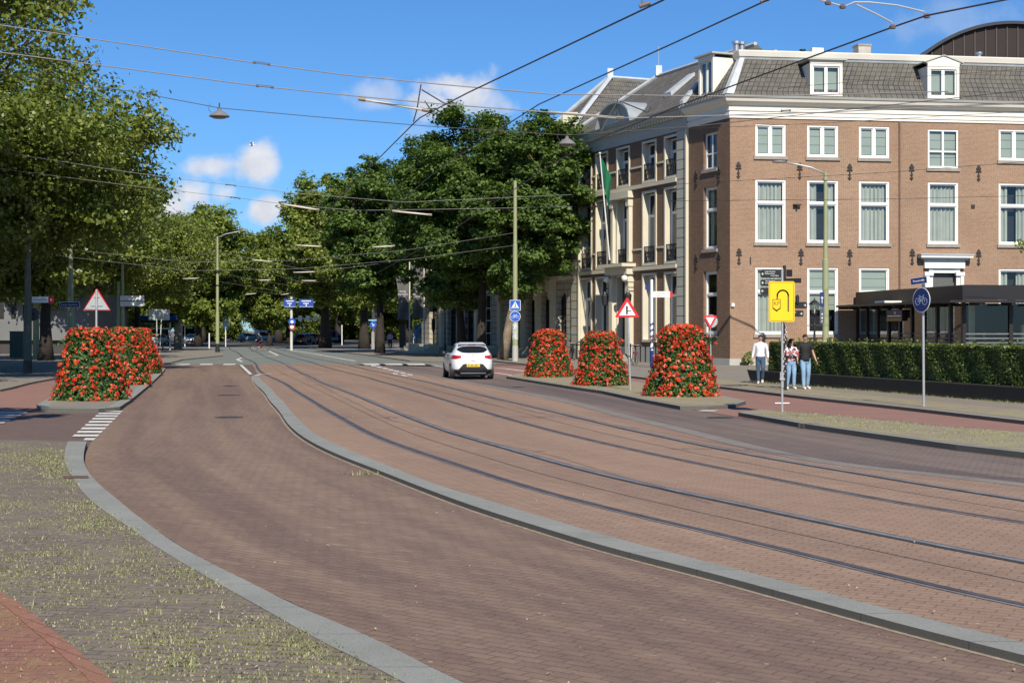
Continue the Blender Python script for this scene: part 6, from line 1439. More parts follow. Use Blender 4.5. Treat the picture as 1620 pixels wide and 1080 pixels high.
# fingerpost with black boards
x, y = gp(1241, 617); t = thing('fingerpost', 'black sticker-covered fingerpost behind the yellow sign', 'signpost', (x, y, .08)); h = hz(424, y)
mb = MB(); mb.lathe([(.05, 0), (.05, h)], n=12); mb.lathe([(.08, 0), (.08, .5)], n=12); mb.build('post', M['black_metal'], t)
mb = MB(); rr = random.Random(3)
for k in range(26): z = .5 + k * .075; a = rr.uniform(-1.2, 1.2); w = rr.uniform(.02, .045); mb.box(.053 * math.sin(a) - w / 2, .053 * math.sin(a) + w / 2, -.056, -.048, z, z + rr.uniform(.03, .06))
mb.build('stickers', simple('mixed_stickers', (.62, .48, .52), .6, var=.6, scale=30), t)
def board(p0, p1, z0, z1, lab, lines, arrow, tip=.05, dy=-.06, m=None):
    Yb = y + dy; a, b = (p0 - CX) / F * Yb, (p1 - CX) / F * Yb; w = b - a; h = (z1 - z0) / F * Yb; s = thing('direction_board', lab, 'sign', ((a + b) / 2, Yb, hz((z0 + z1) / 2, Yb)), 0, 'black direction boards on the fingerpost')
    pts = [(-w / 2, -h * .3), (-w / 2 + tip, -h / 2), (w / 2, -h / 2), (w / 2, h / 2), (-w / 2 + tip, h / 2), (-w / 2, h * .3)]
    if arrow > 0: pts = [(-p, q) for p, q in pts]
    mb = MB(); pl2(mb, pts, .012, .024); mb.build('board', M['s_black'], s)
    mb = MB(); c = -w / 2 + .07 if arrow < 0 else w / 2 - .07; d = -1 if arrow < 0 else 1
    line2(mb, [(c - d * .035, 0), (c + d * .03, 0)], .014, -.014); line2(mb, [(c, .035), (c + d * .035, 0), (c, -.035)], .014, -.014); mb.build('arrow', M['s_white'], s)
    for k, (tx, xx, sz) in enumerate(lines): text_mesh(tx, sz, M['s_white'], s, (xx, -.014, h / 2 - .05 - k * .065), (R(90), 0, 0), sx=.8, align='LEFT')
    return s
board(1203, 1241, 427, 439.5, 'top left black board reading Lange Voorhout, Museum Escher in Het Paleis', [('Lange Voorhout', -.24, .062), ('Museum Escher', -.24, .062), ('in Het Paleis', -.06, .062)], -1)
board(1203, 1241, 442, 452.5, 'second black board on the left of the fingerpost', [('Plein Buitenhof', -.22, .06), ('Binnenhof', -.22, .06)], -1)
board(1202.5, 1241, 455, 465.5, 'third black board on the left, mostly behind the yellow sign', [], -1)
board(1244, 1277, 477.5, 488, 'upper black board pointing right beside the yellow sign', [], 1)
board(1244, 1271, 491, 501, 'lower black board pointing right beside the yellow sign', [('Denneweg', -.16, .055)], 1, .01)
Yb = y - .02; s = thing('angled_board', 'short dark board turned away above the yellow sign', 'sign', ((1255 - CX) / F * Yb, Yb + .1, hz(443, Yb)), R(20)); mb = MB(); pl2(mb, [(-.24, -.08), (.30, -.08), (.30, .07), (-.24, .05)], .01, .02); mb.build('board', M['s_black'], s)
mb = MB(); pl2(mb, [(-.22, .11), (-.02, .11), (-.02, .33), (-.22, .33)], .01, .02); mb.build('square_plate', M['s_black'], s)
s = thing('traffic_light', 'small black traffic light unit right of the yellow sign', 'traffic light', ((1261 - CX) / F * Yb, Yb - .05, hz(474, Yb))); mb = MB(); mb.lathe([(.01, -.16), (.055, -.12), (.06, .1), (.01, .16)], n=10); mb.build('housing', M['black'], s)
# yellow sign
x, y = P(1237.5, 651, KH); t = thing('yellow_detour_sign', 'yellow rectangular detour sign with KP shield and hook arrow on a grey post', 'traffic sign', (x, y, KH))
w = 41 / F * y; zt, zb_ = hz(445, y) - KH, hz(509, y) - KH; cz = (zt + zb_) / 2; hh = zt - zb_; cx_ = (1236 - 1237.5) / F * y
mb = MB(); pl2(mb, rounded(w, hh, .045, cx_, cz), -.035, .014); mb.build('plate', M['s_yellow'], t)
mb = MB(); a = rounded(w - .05, hh - .05, .035, cx_, cz); line2(mb, a + [a[0]], .009, -.0495, .002); mb.build('border_line', M['s_brown'], t)
mb = MB(); sx_ = cx_ - .06; arc = [(sx_ + .105 - .125 * math.cos(t_), cz + .11 + .125 * math.sin(t_)) for t_ in np.linspace(0, math.pi, 17)]
arc = [(cx_ - .10, cz + .03)] + [(cx_ + .025 - .125 * math.cos(t_), cz + .13 + .125 * math.sin(t_)) for t_ in np.linspace(0, math.pi, 17)] + [(cx_ + .15, cz - .22)]
line2(mb, arc, .036, -.0495, .002); mb.build('hook_arrow', M['s_brown'], t)
c0 = cx_ - .115; sh = [(c0 - .085, cz + .045), (c0 + .085, cz + .045), (c0 + .085, cz - .14), (c0, cz - .22), (c0 - .085, cz - .14)]
mb = MB(); pl2(mb, sh, -.051, .002); mb.build('shield_field', M['s_yellow'], t)
mb = MB(); line2(mb, sh + [sh[0]], .014, -.0535, .002); line2(mb, [(c0 + .08, cz - .15), (c0, cz - .205), (c0 - .08, cz - .15)], .026, -.0535, .002); mb.build('shield_outline', M['s_brown'], t)
text_mesh('KP', .125, M['s_brown'], t, (c0, -.0545, cz - .045), (R(90), 0, 0), sx=.95)
mb = MB(); mb.tube([(0, 0, 0), (0, 0, hz(425, y) - KH)], .026, 10); mb.build('post', M['galv'], t)
mb = MB(); mb.tube([(-.16, 0, hz(637.5, y) - KH), (.16, 0, hz(637.5, y) - KH)], .013, 8); mb.tube([(0, 0, .55), (0, 0, .85)], .034, 10); mb.box(-.06, .05, -.05, .05, .72, .76); mb.box(-.05, -.03, -.05, .05, .76, .9); mb.build('clamp_and_crossbar', M['galv'], t)
# cycle path sign on the right
x, y = P(1461.5, 643, .08); t = thing('cycle_path_sign', 'round blue cycle path sign turned sideways on a slim post before the hedge', 'traffic sign', (x, y, .08)); 
mb = MB(); mb.tube([(0, 0, 0), (-.02, 0, hz(444, y) - .08)], .030, 10); mb.build('post', M['galv'], t)
g = bpy.data.objects.new('sign_face', None)
zc = hz(474.5, y) - .08
def rotd(o): o.location = (-.07, -.035, zc); o.rotation_euler = (0, 0, R(-64)); return o
mb = MB(); disc(mb, .305, .01, th=.012); rotd(mb.build('plate', M['s_white'], t)); mb = MB(); disc(mb, .29, -.003, th=.002); rotd(mb.build('blue_field', M['s_navy'], t)); mb = MB(); bike_symbol(mb, .25, -.006); rotd(mb.build('bicycle_symbol', simple('faded_white', (.30, .38, .50), .6), t))
s = thing('street_name_plate', 'dark navy street name plate on top of the slim post', 'sign', (x - .13, y - .03, hz(444, y)), R(-48)); mb = MB(); pl2(mb, rounded(.46, .165, .015), .01, .015); mb.build('plate', M['s_white'], s); mb = MB(); pl2(mb, rounded(.445, .15, .012), -.0055, .002); mb.build('navy_field', M['s_navy'], s); text_mesh('Kneuterdijk', .075, M['s_white'], s, (0, -.008, 0), (R(90), 0, 0), sx=.9); s.rotation_euler = (0, R(-6), R(-48))

# ------------------------------------------------------------------ overhead wires
W9 = 'first second third fourth fifth sixth seventh eighth ninth'.split()
BR9 = ['just right of the tall lamp arm', 'before the upper right lime crown', 'above the blue signs, higher one', 'right of the tall lamp post, lower', 'above the signal arm, lower one', 'left of the tall lamp post', 'before the dark green tree', 'low over the far tracks, left', 'low over the far tracks, just above the blue sign']
M['wire'] = simple('dark_copper_wire', (.055, .05, .05), .5); M['wire_grey'] = simple('grey_steel_wire', (.22, .21, .20), .5)
def wire(label, pts, r, m=None, name='span_wire', cat='wire', sag=0.0, group='overhead wires'):
    pts = [Vector(p) for p in pts]
    if sag and len(pts) == 2:
        a, b = pts; pts = [a + (b - a) * (k / 14) - Vector((0, 0, sag * 4 * (k / 14) * (1 - k / 14))) for k in range(15)]
    mb = MB(); mb.tube(pts, r, 5); o = mb.build(name, m or M['wire'], smooth=True); tag(o, label, cat, group); return o
Z5 = 5.5
def D(px_, py_, z): Y = (z - H) * F / (HY - py_); return ((px_ - CX) / F * Y, Y, z)
ca_ = [D(1120, -44, Z5), D(1050, 0, Z5), D(740, 147, Z5), D(665, 186, Z5), D(653, 197, Z5), D(587, 263, Z5), D(540, 310, Z5), D(505, 350, Z5), D(478, 385, Z5), D(455, 425, Z5)]
a0 = Vector(ca_[0]) - Vector(ca_[1]); ca_ = [tuple(Vector(ca_[0]) + a0 * 4)] + ca_
wire('contact wire over the near track, kinked at the first bracket', ca_, .011, name='contact_wire')
cc_ = [D(1590, 0, Z5), D(1465, 25, Z5), D(1410, 44, Z5), D(1180, 128, Z5), D(1075, 167, Z5), D(1000, 198, Z5), D(940, 222, Z5), D(870, 262, Z5), D(780, 322, Z5), D(690, 380, Z5), D(600, 430, Z5), D(520, 465, Z5)]
a0 = Vector(cc_[0]) - Vector(cc_[1]); cc_ = [tuple(Vector(cc_[0]) + a0 * 5)] + cc_
wire('contact wire over the far track, running past the hanging lamp', cc_, .011, name='contact_wire')
cb = [D(1290, -36, 6.6), D(1215, 0, 6.6), D(1080, 62, 6.6), D(853, 165, 6.6), D(700, 262, 6.6), D(620, 330, 6.6), D(560, 385, 6.6)]
a0 = Vector(cb[0]) - Vector(cb[1]); cb = [tuple(Vector(cb[0]) + a0 * 4)] + cb
wire('feeder wire between the two contact wires', cb, .013, name='feeder_wire')
def spanpx(label, pl, Y, r=.010, m=None, dy=0.0): return wire(label, [at(a, b, Y + dy * i) for i, (a, b) in enumerate(pl)], r, m or M['wire_grey'])
spanpx('upper near span wire crossing the whole street', [(-220, -3), (0, 40), (405, 100), (540, 118), (700, 134), (870, 149), (1180, 153), (1500, 145)], 25.5)
spanpx('lower near span wire crossing the whole street', [(-220, 50), (0, 83), (415, 137), (570, 153), (700, 165), (870, 178), (1000, 187), (1300, 178), (1700, 160)], 25.2)
spanpx('lamp span wire over the street', [(-200, 90), (215, 146), (347, 171), (500, 185), (680, 200), (897, 214), (1100, 200), (1650, 140)], 42, .011, M['wire'])
spanpx('upper farther span wire from the left edge', [(-100, 222), (0, 240), (200, 272), (365, 293), (460, 305), (640, 320), (815, 312), (905, 308)], 60, .010)
spanpx('lower farther span wire from the left edge', [(-100, 252), (0, 267), (200, 293), (375, 313), (450, 323), (560, 333), (700, 331), (815, 329), (905, 327)], 60.5, .010)
for k, (Y, pl) in enumerate([(85, [(50, 384), (112, 395), (300, 415), (460, 412), (640, 396), (815, 368)]), (86, [(50, 398), (112, 407), (300, 428), (470, 425), (650, 410), (815, 388)]), (104, [(194, 424), (344, 398), (500, 430), (640, 412), (815, 376)]),
                             (128, [(194, 438), (344, 410), (480, 447), (600, 440), (815, 400)]), (150, [(344, 432), (460, 452), (590, 446)]), (152, [(344, 445), (450, 462), (592, 455)]), (176, [(344, 452), (460, 468), (560, 462)])]):
    spanpx('distant span wire before the tree avenue, %s counting from the near end' % W9[k], pl, Y, .009)
for lab, pl in (('wire with an end clamp in front of the mansard roof tiles', [(1236, 139), (1450, 122), (1700, 104)]), ('wire clamped under the white cornice of the brick building', [(1240, 175), (1420, 170), (1700, 160)]), ('wire passing in front of the top brick windows', [(1060, 205), (1300, 195), (1700, 172)]),
                ('wire passing below the top brick windows', [(1060, 292), (1400, 273), (1700, 250)]), ('wire passing in front of the middle brick windows', [(1060, 318), (1400, 315), (1700, 308)])):
    spanpx(lab, pl, 60, .010, M['wire'])
def insul(p, r, l, lab, d=(1, 0, .15)):
    d = Vector(d).normalized(); t = thing('insulator', lab, 'insulator', p, 0, 'insulators on the span wires'); mb = MB()
    for s_ in (-1, 1): mb.tube([d * s_ * l * .5 - Vector((0, 0, .0)), d * s_ * l * .35], [r * 1.5, r * 1.5], 8)
    mb.tube([-d * l * .5, d * l * .5], r * .8, 6); mb.tube([-d * l * .5 + Vector((0, 0, .02)), d * l * .5 + Vector((0, 0, .02))], r * .4, 5); mb.build('body', simple('brown_insulator', (.08, .07, .065), .5), t)
insul(at(414, 101, 25.5), .012, .30, 'upper insulator on the near span wires, left half', (1, 0, -.13)); insul(at(419, 137.5, 25.2), .012, .30, 'lower insulator on the near span wires, left half', (1, 0, -.1))
insul(at(365, 293, 60), .02, .42, 'upper insulator on the farther span wires before the clouds', (1, 0, -.12)); insul(at(372, 313, 60.5), .02, .42, 'lower insulator on the farther span wires before the clouds', (1, 0, -.12))
insul(at(1243, 175, 60), .03, .4, 'insulator before the white cornice', (1, 0, .05)); insul(at(1238, 139, 60), .03, .3, 'insulator before the roof tiles', (1, 0, .1))
def bracket(label, a, b, Y, hang=None, extra=None, r=.03):
    A_, B_ = Vector(at(*a, Y)), Vector(at(*b, Y)); t = thing('bracket_arm', label, 'bracket arm', tuple(A_), 0, 'cream bracket arms under the span wires')
    mb = MB(); mb.tube([(0, 0, 0), B_ - A_], r, 8); mb.build('arm', simple('cream_bracket', (.60, .56, .46), .5), t, smooth=True)
    d = (B_ - A_).normalized(); mb = MB()
    for s_, c in ((A_, 1), (B_, -1)): mb.tube([s_ - A_ - d * .03 * c, s_ - A_ + d * .09 * c], r * 1.5, 8)
    mb.build('end_caps', simple('brown_insulator2', (.20, .16, .13), .5), t)
    if hang:
        mb = MB()
        for pl in hang: mb.tube([Vector(at(*q, Y)) - A_ for q in pl], .012, 5)
        mb.build('hangers', M['wire'], t)
    return t
bracket('cream bracket arm on the near track wire against the cloud', (570, 157), (676, 175), 25.3, [[(666, 134), (660, 172), (654, 193)], [(667, 142), (700, 162), (706, 165)], [(672, 160), (680, 172)]], r=.022)
bracket('cream bracket arm on the far track wire before the mansion roof', (872, 178), (984, 187), 25.6, [[(978, 158), (960, 190), (951, 208)], [(980, 160), (1025, 178), (1030, 170)]], r=.022)
bracket('cream bracket arm before the first lime trees on the right', (446, 323), (504, 332), 58, r=.035); bracket('cream bracket arm in front of the dark tree crown', (622, 334), (682, 340), 58, [[(618, 322), (620, 334)]], r=.035)
for k, (a, b, Y) in enumerate([((400, 411), (430, 414), 96), ((468, 388), (508, 390), 84), ((465, 431), (498, 430), 104), ((409, 443), (428, 443), 120), ((478, 444), (500, 444), 122), ((290, 441), (314, 440), 124), ((590, 391), (624, 389), 84), ((388, 466), (405, 464), 148), ((445, 466), (460, 464), 150)]):
    bracket('distant cream bracket arm %s' % BR9[k], a, b, Y, r=.04)
def hang_lamp(label, p_, Y, w):
    c = Vector(at(*p_, Y)); t = thing('hanging_lamp', label, 'hanging lamp', tuple(c), 0, 'lamps hanging over the street'); s_ = w / F * Y / 2
    mb = MB(); mb.lathe([(s_ * .97, -.02), (s_, .0), (s_ * .92, .03), (s_ * .55, .11), (s_ * .3, .15), (s_ * .2, .17), (s_ * .2, .22), (.02, .23)], n=24); mb.build('shade', M['lampgrey'], t, smooth=False)
    mb = MB(); mb.lathe([(s_ * .85, -.015), (s_ * .6, -.06), (.02, -.08)], n=20); mb.build('glass', simple('dull_lamp_glass', (.16, .15, .13), .3), t, smooth=True)
    mb = MB(); mb.tube([(0, 0, .22), (0, 0, .38)], .02, 6); mb.tube([(-s_ * .9, 0, .36), (-s_ * 1.1, 0, .2), (-s_ * .8, 0, .1)], .008, 5); mb.build('hook', M['wire'], t)
hang_lamp('conical grey lamp hanging in the open sky on the left', (347, 184), 42, 32); hang_lamp('grey lamp hanging in front of the dark tree edge', (897, 228), 42, 28)
# junction hangers at the top right
t = thing('wire_hanger', 'double curved steel hanger holding the far contact wire at the top right', 'wire hanger', at(1340, 11, 17.0)); o_ = Vector(t.location)
mb = MB()
for pl in ([(1290, -2), (1335, 11), (1352, 4), (1375, 4), (1420, 9), (1462, 19), (1466, 25)], [(1355, 8), (1385, 22), (1411, 36), (1412, 43)]): mb.tube([Vector(at(*q, 17.0)) - o_ for q in pl], .010, 6)
mb.build('rods', M['galv'], t)
mb = MB()
for q in ((1466, 26), (1412, 43), (1333, 11), (1310, 5)): c = Vector(at(*q, 17.0)) - o_; mb.lathe([(.01, -.025), (.035, -.02), (.04, .005), (.02, .03), (.01, .03)], tuple(c), 8)
mb.build('clamps', simple('brown_insulator3', (.13, .10, .09), .5), t)
for p_, Y, lab in (((1020, 8), 16.6, 'clamp on the near contact wire at the top edge'), ((1210, 1), 21, 'clamp on the feeder wire at the top edge')):
    c = at(*p_, Y); t = thing('wire_clamp', lab, 'clamp', c); mb = MB(); mb.tube([(-.06, 0, -.02), (.06, 0, .02)], .025, 8); mb.tube([(-.03, 0, .0), (-.03, 0, .08), (-.12, 0, .14)], .01, 5); mb.build('body', simple('brown_insulator4', (.13, .10, .09), .5), t)
# seagull
b = thing('seagull', 'white gull flying above the small cloud', 'bird', at(399, 230, 90)); mb = MB(); mb.lathe([(.005, -.22), (.05, -.12), (.06, 0), (.03, .13), (.005, .2)], n=8, axis='x')
for s_ in (-1, 1): mb.hexa([(-.06, 0, .03), (.06, 0, .03), (.02, s_ * .02, .04), (-.06, s_ * .02, .04), (-.05, s_ * .3, .22), (.04, s_ * .3, .22), (.0, s_ * .5, .16), (-.06, s_ * .5, .16)])
mb.build('body', M['s_white'], b)
# ------------------------------------------------------------------ cars
SL = [(.20, .14, 3.92, .72, 5), (.30, .05, 4.00, .83, 5), (.42, .01, 4.05, .86, 5.5), (.60, .0, 4.06, .866, 5.5), (.74, .02, 4.04, .866, 5.2), (.86, .06, 3.92, .855, 5), (.95, .11, 3.60, .825, 5), (1.00, .15, 3.15, .79, 5),
      (1.04, .19, 2.98, .765, 4.6), (1.16, .29, 2.70, .70, 4.6), (1.28, .39, 2.38, .635, 4.4), (1.37, .48, 2.05, .58, 4), (1.42, .58, 1.85, .52, 3.6), (1.445, .80, 1.65, .40, 3), (1.45, 1.0, 1.5, .2, 2.5)]
def car(label, loc, rz, color, group=None, name='car', sc_=(1, 1, 1), detail=True, van=False):
    t = thing(name, label, 'car', loc, rz, group); t.scale = sc_; S = SL
    if van: S = [(z if z < 1 else 1 + (z - 1) * 2.0, yr * .35, yf, hw if z < 1 else max(hw, .74) if z < 1.4 else hw * 1.4, n) for z, yr, yf, hw, n in SL]
    zs = [s[0] for s in S]
    def at_z(z): return [float(np.interp(z, zs, [s[k] for s in S])) for k in (1, 2, 3, 4)]
    def rear(x, z, e=.006, front=False):
        yr, yf, hw, n = at_z(z); k = max(0.0, 1 - min(1, abs(x) / hw) ** n) ** (1 / n); yc, a = (yr + yf) / 2, (yf - yr) / 2
        return (x, yc + (a * k + e) * (1 if front else -1), z)
    def side(y, z, s, e=.006):
        yr, yf, hw, n = at_z(z); yc, a = (yr + yf) / 2, (yf - yr) / 2; k = max(0.0, 1 - min(1, abs(y - yc) / a) ** n) ** (1 / n); return (s * (hw * k + e), y, z)
    mb = MB(); N_ = 56; rings = []
    fine = []
    for a, b in zip(S, S[1:]):
        for k in range(3): fine.append([a[i] + (b[i] - a[i]) * k / 3 for i in range(5)])
    fine.append(list(S[-1]))
    for (z, yr, yf, hw, n) in fine:
        ring = []
        for k in range(N_):
            a = 2 * math.pi * k / N_; c, s = math.cos(a), math.sin(a); x = hw * abs(c) ** (2 / n) * (1 if c > 0 else -1); y = (yr + yf) / 2 + (yf - yr) / 2 * abs(s) ** (2 / n) * (1 if s > 0 else -1)
            ring.append(len(mb.v)); mb.v.append((x, y, z))
        rings.append(ring)
    for r0, r1 in zip(rings, rings[1:]):
        for k in range(N_): mb.f.append((r0[k], r0[(k + 1) % N_], r1[(k + 1) % N_], r1[k]))
    mb.f.append(tuple(reversed(rings[0]))); mb.f.append(tuple(rings[-1]))
    paint = _M.get('paint' + str(color)) or simple('paint' + str(color), color, .25, var=.01, coat=.6); paint.name = 'car_paint'
    mb.build('body', paint, t, smooth=True)
    dark = simple('car_dark_glass', (.012, .014, .016), .08); blk = simple('car_black_plastic', (.022, .022, .024), .5); red = simple('tail_light_red', (.42, .015, .02), .15, coat=.5)
    def patch(name, f, us, vlo, vhi, m, nv=6):
        mb = MB(); g = [[f(u, vlo(u) + (vhi(u) - vlo(u)) * j / nv) for j in range(nv + 1)] for u in us]
        for i in range(len(us) - 1):
            for j in range(nv): mb.quad([g[i][j], g[i + 1][j], g[i + 1][j + 1], g[i][j + 1]])
        return mb.build(name, m, t, smooth=True, recalc=True)
    z1 = 1.33 if not van else 1.62
    wl = .60
    patch('rear_window', lambda x, z: rear(x, z), np.linspace(-wl, wl, 25), lambda x: 1.035 + .07 * abs(x / wl) ** 4 + .14 * max(0, abs(x) / wl - .7), lambda x: z1 - .02 - .12 * abs(x / wl) ** 5, dark, 8)
    for s in (-1, 1):
        patch('side_windows', lambda y, z: side(y, z, s), np.linspace(.78, 2.62, 22), lambda y: 1.03 + .05 * max(0, 1.1 - y), lambda y: min(z1 + .02, 1.06 + max(0, (2.75 - y)) * .62) - .22 * max(0, 1.0 - y), dark)
        patch('tail_light', lambda x, z: rear(x * s, z, .010), np.linspace(.46, .845, 14), lambda x: .80 + .05 * (1 - min(1, (x - .46) / .2)), lambda x: .93 + .035 * (x - .46) / .38 - .0, red)
        mb = MB(); mb.lathe([(.01, .0), (.05, .01), (.10, .05), (.09, .12), (.01, .15)], (s * .92, 2.5, 1.0), 10, axis='y'); mb.build('mirror', blk if detail else paint, t, smooth=True)
        for y in (.68, 3.26):
            mb = MB(); mb.lathe([(.34, 0), (.34, .02)], (s * .845 - (.02 if s > 0 else 0), y, .335), 28, axis='x'); mb.build('wheel_arch', blk, t)
            mb = MB(); mb.lathe([(.2, -.10), (.30, -.10), (.315, -.06), (.315, .06), (.30, .10), (.2, .10)], (s * .765, y, .315), 26, axis='x'); w = mb.build('wheel', simple('tyre_rubber', (.02, .02, .02), .8), t, smooth=False)
            mb = MB(); mb.lathe([(.205, .104 * s), (.19, .112 * s), (.05, .10 * s), (.01, .105 * s)], (s * .765, y, .315), 20, axis='x'); o = mb.build('rim', simple('wheel_rim', (.35, .36, .37), .35, metal=.7), t); o.parent = w
        patch('headlight', lambda x, z: rear(x * s, z, .010, True), np.linspace(.48, .845, 10), lambda x: .70, lambda x: .83, simple('headlight_lens', (.7, .72, .72), .1))
    patch('windscreen', lambda x, z: rear(x, z, .006, True), np.linspace(-.62, .62, 21), lambda x: 1.05, lambda x: z1 - .03 * abs(x / .6) ** 3, dark)
    patch('grille', lambda x, z: rear(x, z, .008, True), np.linspace(-.6, .6, 13), lambda x: .32, lambda x: .62 - .1 * abs(x), blk)
    patch('rear_bumper', lambda x, z: rear(x, z, .014), np.linspace(-.74, .74, 27), lambda x: .20, lambda x: .385 + .23 * max(0, 1 - max(0, abs(x) - .38) / .2) if abs(x) < .58 else .385, blk)
    mb = MB(); q = rear(0, .56, .02); mb.box(-.26, .26, q[1] - .012, q[1] + .004, .495, .61); pl = mb.build('number_plate', simple('yellow_number_plate', (.72, .50, .06), .4), t)
    if detail:
        mb = MB()
        for k, w_ in enumerate((.03, .012, .03, .03, .012, .028, .03)): mb.box(-.185 + k * .055 - w_ / 2, -.185 + k * .055 + w_ / 2, q[1] - .016, q[1] - .013, .52, .585)
        mb.build('plate_characters', simple('plate_black', (.10, .08, .02), .5), t)
        mb = MB(); q = rear(0, .40, .02); mb.box(-.5, .5, q[1] - .0, q[1] + .02, .235, .262); mb.build('bumper_trim', simple('silver_trim', (.4, .4, .4), .3, metal=.7), t)
        mb = MB(); pts = [rear(0, .985), rear(.032, .935), rear(0, .885), rear(-.032, .935), rear(0, .985)]; mb.tube([(p[0], p[1] - .008, p[2]) for p in pts], .009, 4); mb.build('emblem', simple('chrome', (.6, .6, .6), .15, metal=1), t)
        mb = MB(); mb.tube([rear(x, .72 + .004, .001) for x in np.linspace(-.52, .52, 13)], .005, 4); mb.tube([rear(.0 + x, .715, .004) for x in (-.08, .08)], .012, 5); mb.build('hatch_seam', blk, t)
        mb = MB(); mb.box(-.16, .16, .40, .50, 1.345, 1.385); mb.build('brake_light', red, t)
        mb = MB(); mb.hexa([(-.56, .44, 1.355), (.56, .44, 1.355), (.5, .75, 1.42), (-.5, .75, 1.42), (-.52, .36, 1.385), (.52, .36, 1.385), (.46, .75, 1.452), (-.46, .75, 1.452)]); sp = mb.build('spoiler', paint, t)
        mb = MB(); mb.tube([(-.1, .40, 1.06), (.28, .36, 1.075)], .008, 5); mb.build('wiper', blk, t)
    mb = MB(); mb.box(-.70, .70, .25, 3.8, .14, .24); mb.build('underbody', blk, t)
    return t
cx_, cy_ = P(746, 600.5, .01)
car('white small hatchback driving away in the right lane, seen from behind', (cx_ + .06, cy_ + .25, .012), R(8.0), (.78, .79, .80))
SM = 'parked and driving cars far down the street'
def fcar(p_, Y, rz, col, lab, **k): return car(lab, ((p_ - CX) / F * Y, Y, .01), R(rz), col, SM, detail=False, **k)
fcar(376, 240, -72, (.30, .42, .46), 'pale blue estate car in the far sunlit side street', sc_=(1, 1.1, 1))
fcar(401, 243, -78, (.72, .73, .73), 'white van behind the crossing cyclist', van=True, name='van')
fcar(305, 196, 188, (.60, .62, .65), 'silver and white car seen from the front right of the tram stop')
fcar(262, 190, 150, (.75, .76, .76), 'white car behind the tram stop railing')
fcar(512, 196, 20, (.30, .015, .015), 'dark red car in the far shade below the signal arm')
fcar(497, 222, 30, (.10, .14, .22), 'blue car behind the dark red car')
fcar(488, 240, 60, (.62, .64, .66), 'pale car at the far end left of the blue car')
fcar(474, 186, 8, (.12, .02, .02), 'maroon car in shade beside the direction sign post')
fcar(527, 215, 15, (.03, .05, .12), 'navy car in the far shade right of the dark red car', van=True, name='van')

# ------------------------------------------------------------------ people
SKIN = simple('skin', (.48, .28, .19), .55, var=.04); HAIR = simple('dark_brown_hair', (.018, .012, .009), .6, var=.2, scale=30)
def skinned(name, chains, mat, parent, root_i=0, sub=2):
    """chains: dict key -> (pos, rx, ry); list of (key, key) edges"""
    V, E = chains; keys = list(V); me = bpy.data.meshes.new(name)
    me.from_pydata([V[k][0] for k in keys], [(keys.index(a), keys.index(b)) for a, b in E], [])
    o = bpy.data.objects.new(name, me); COL.objects.link(o)
    m = o.modifiers.new('skin', 'SKIN'); m.use_smooth_shade = True
    for i, k in enumerate(keys):
        s = me.skin_vertices[0].data[i]; s.radius = (V[k][1], V[k][2]); s.use_root = (i == root_i)
    if sub: s2 = o.modifiers.new('sub', 'SUBSURF'); s2.levels = sub; s2.render_levels = sub
    dg = bpy.context.evaluated_depsgraph_get(); ev = o.evaluated_get(dg); m2 = bpy.data.meshes.new_from_object(ev)
    bpy.data.objects.remove(o); bpy.data.meshes.remove(me)
    m2.materials.clear(); m2.materials.append(mat); m2.polygons.foreach_set('use_smooth', [True] * len(m2.polygons))
    o = bpy.data.objects.new(name, m2); COL.objects.link(o); o.parent = parent; return o
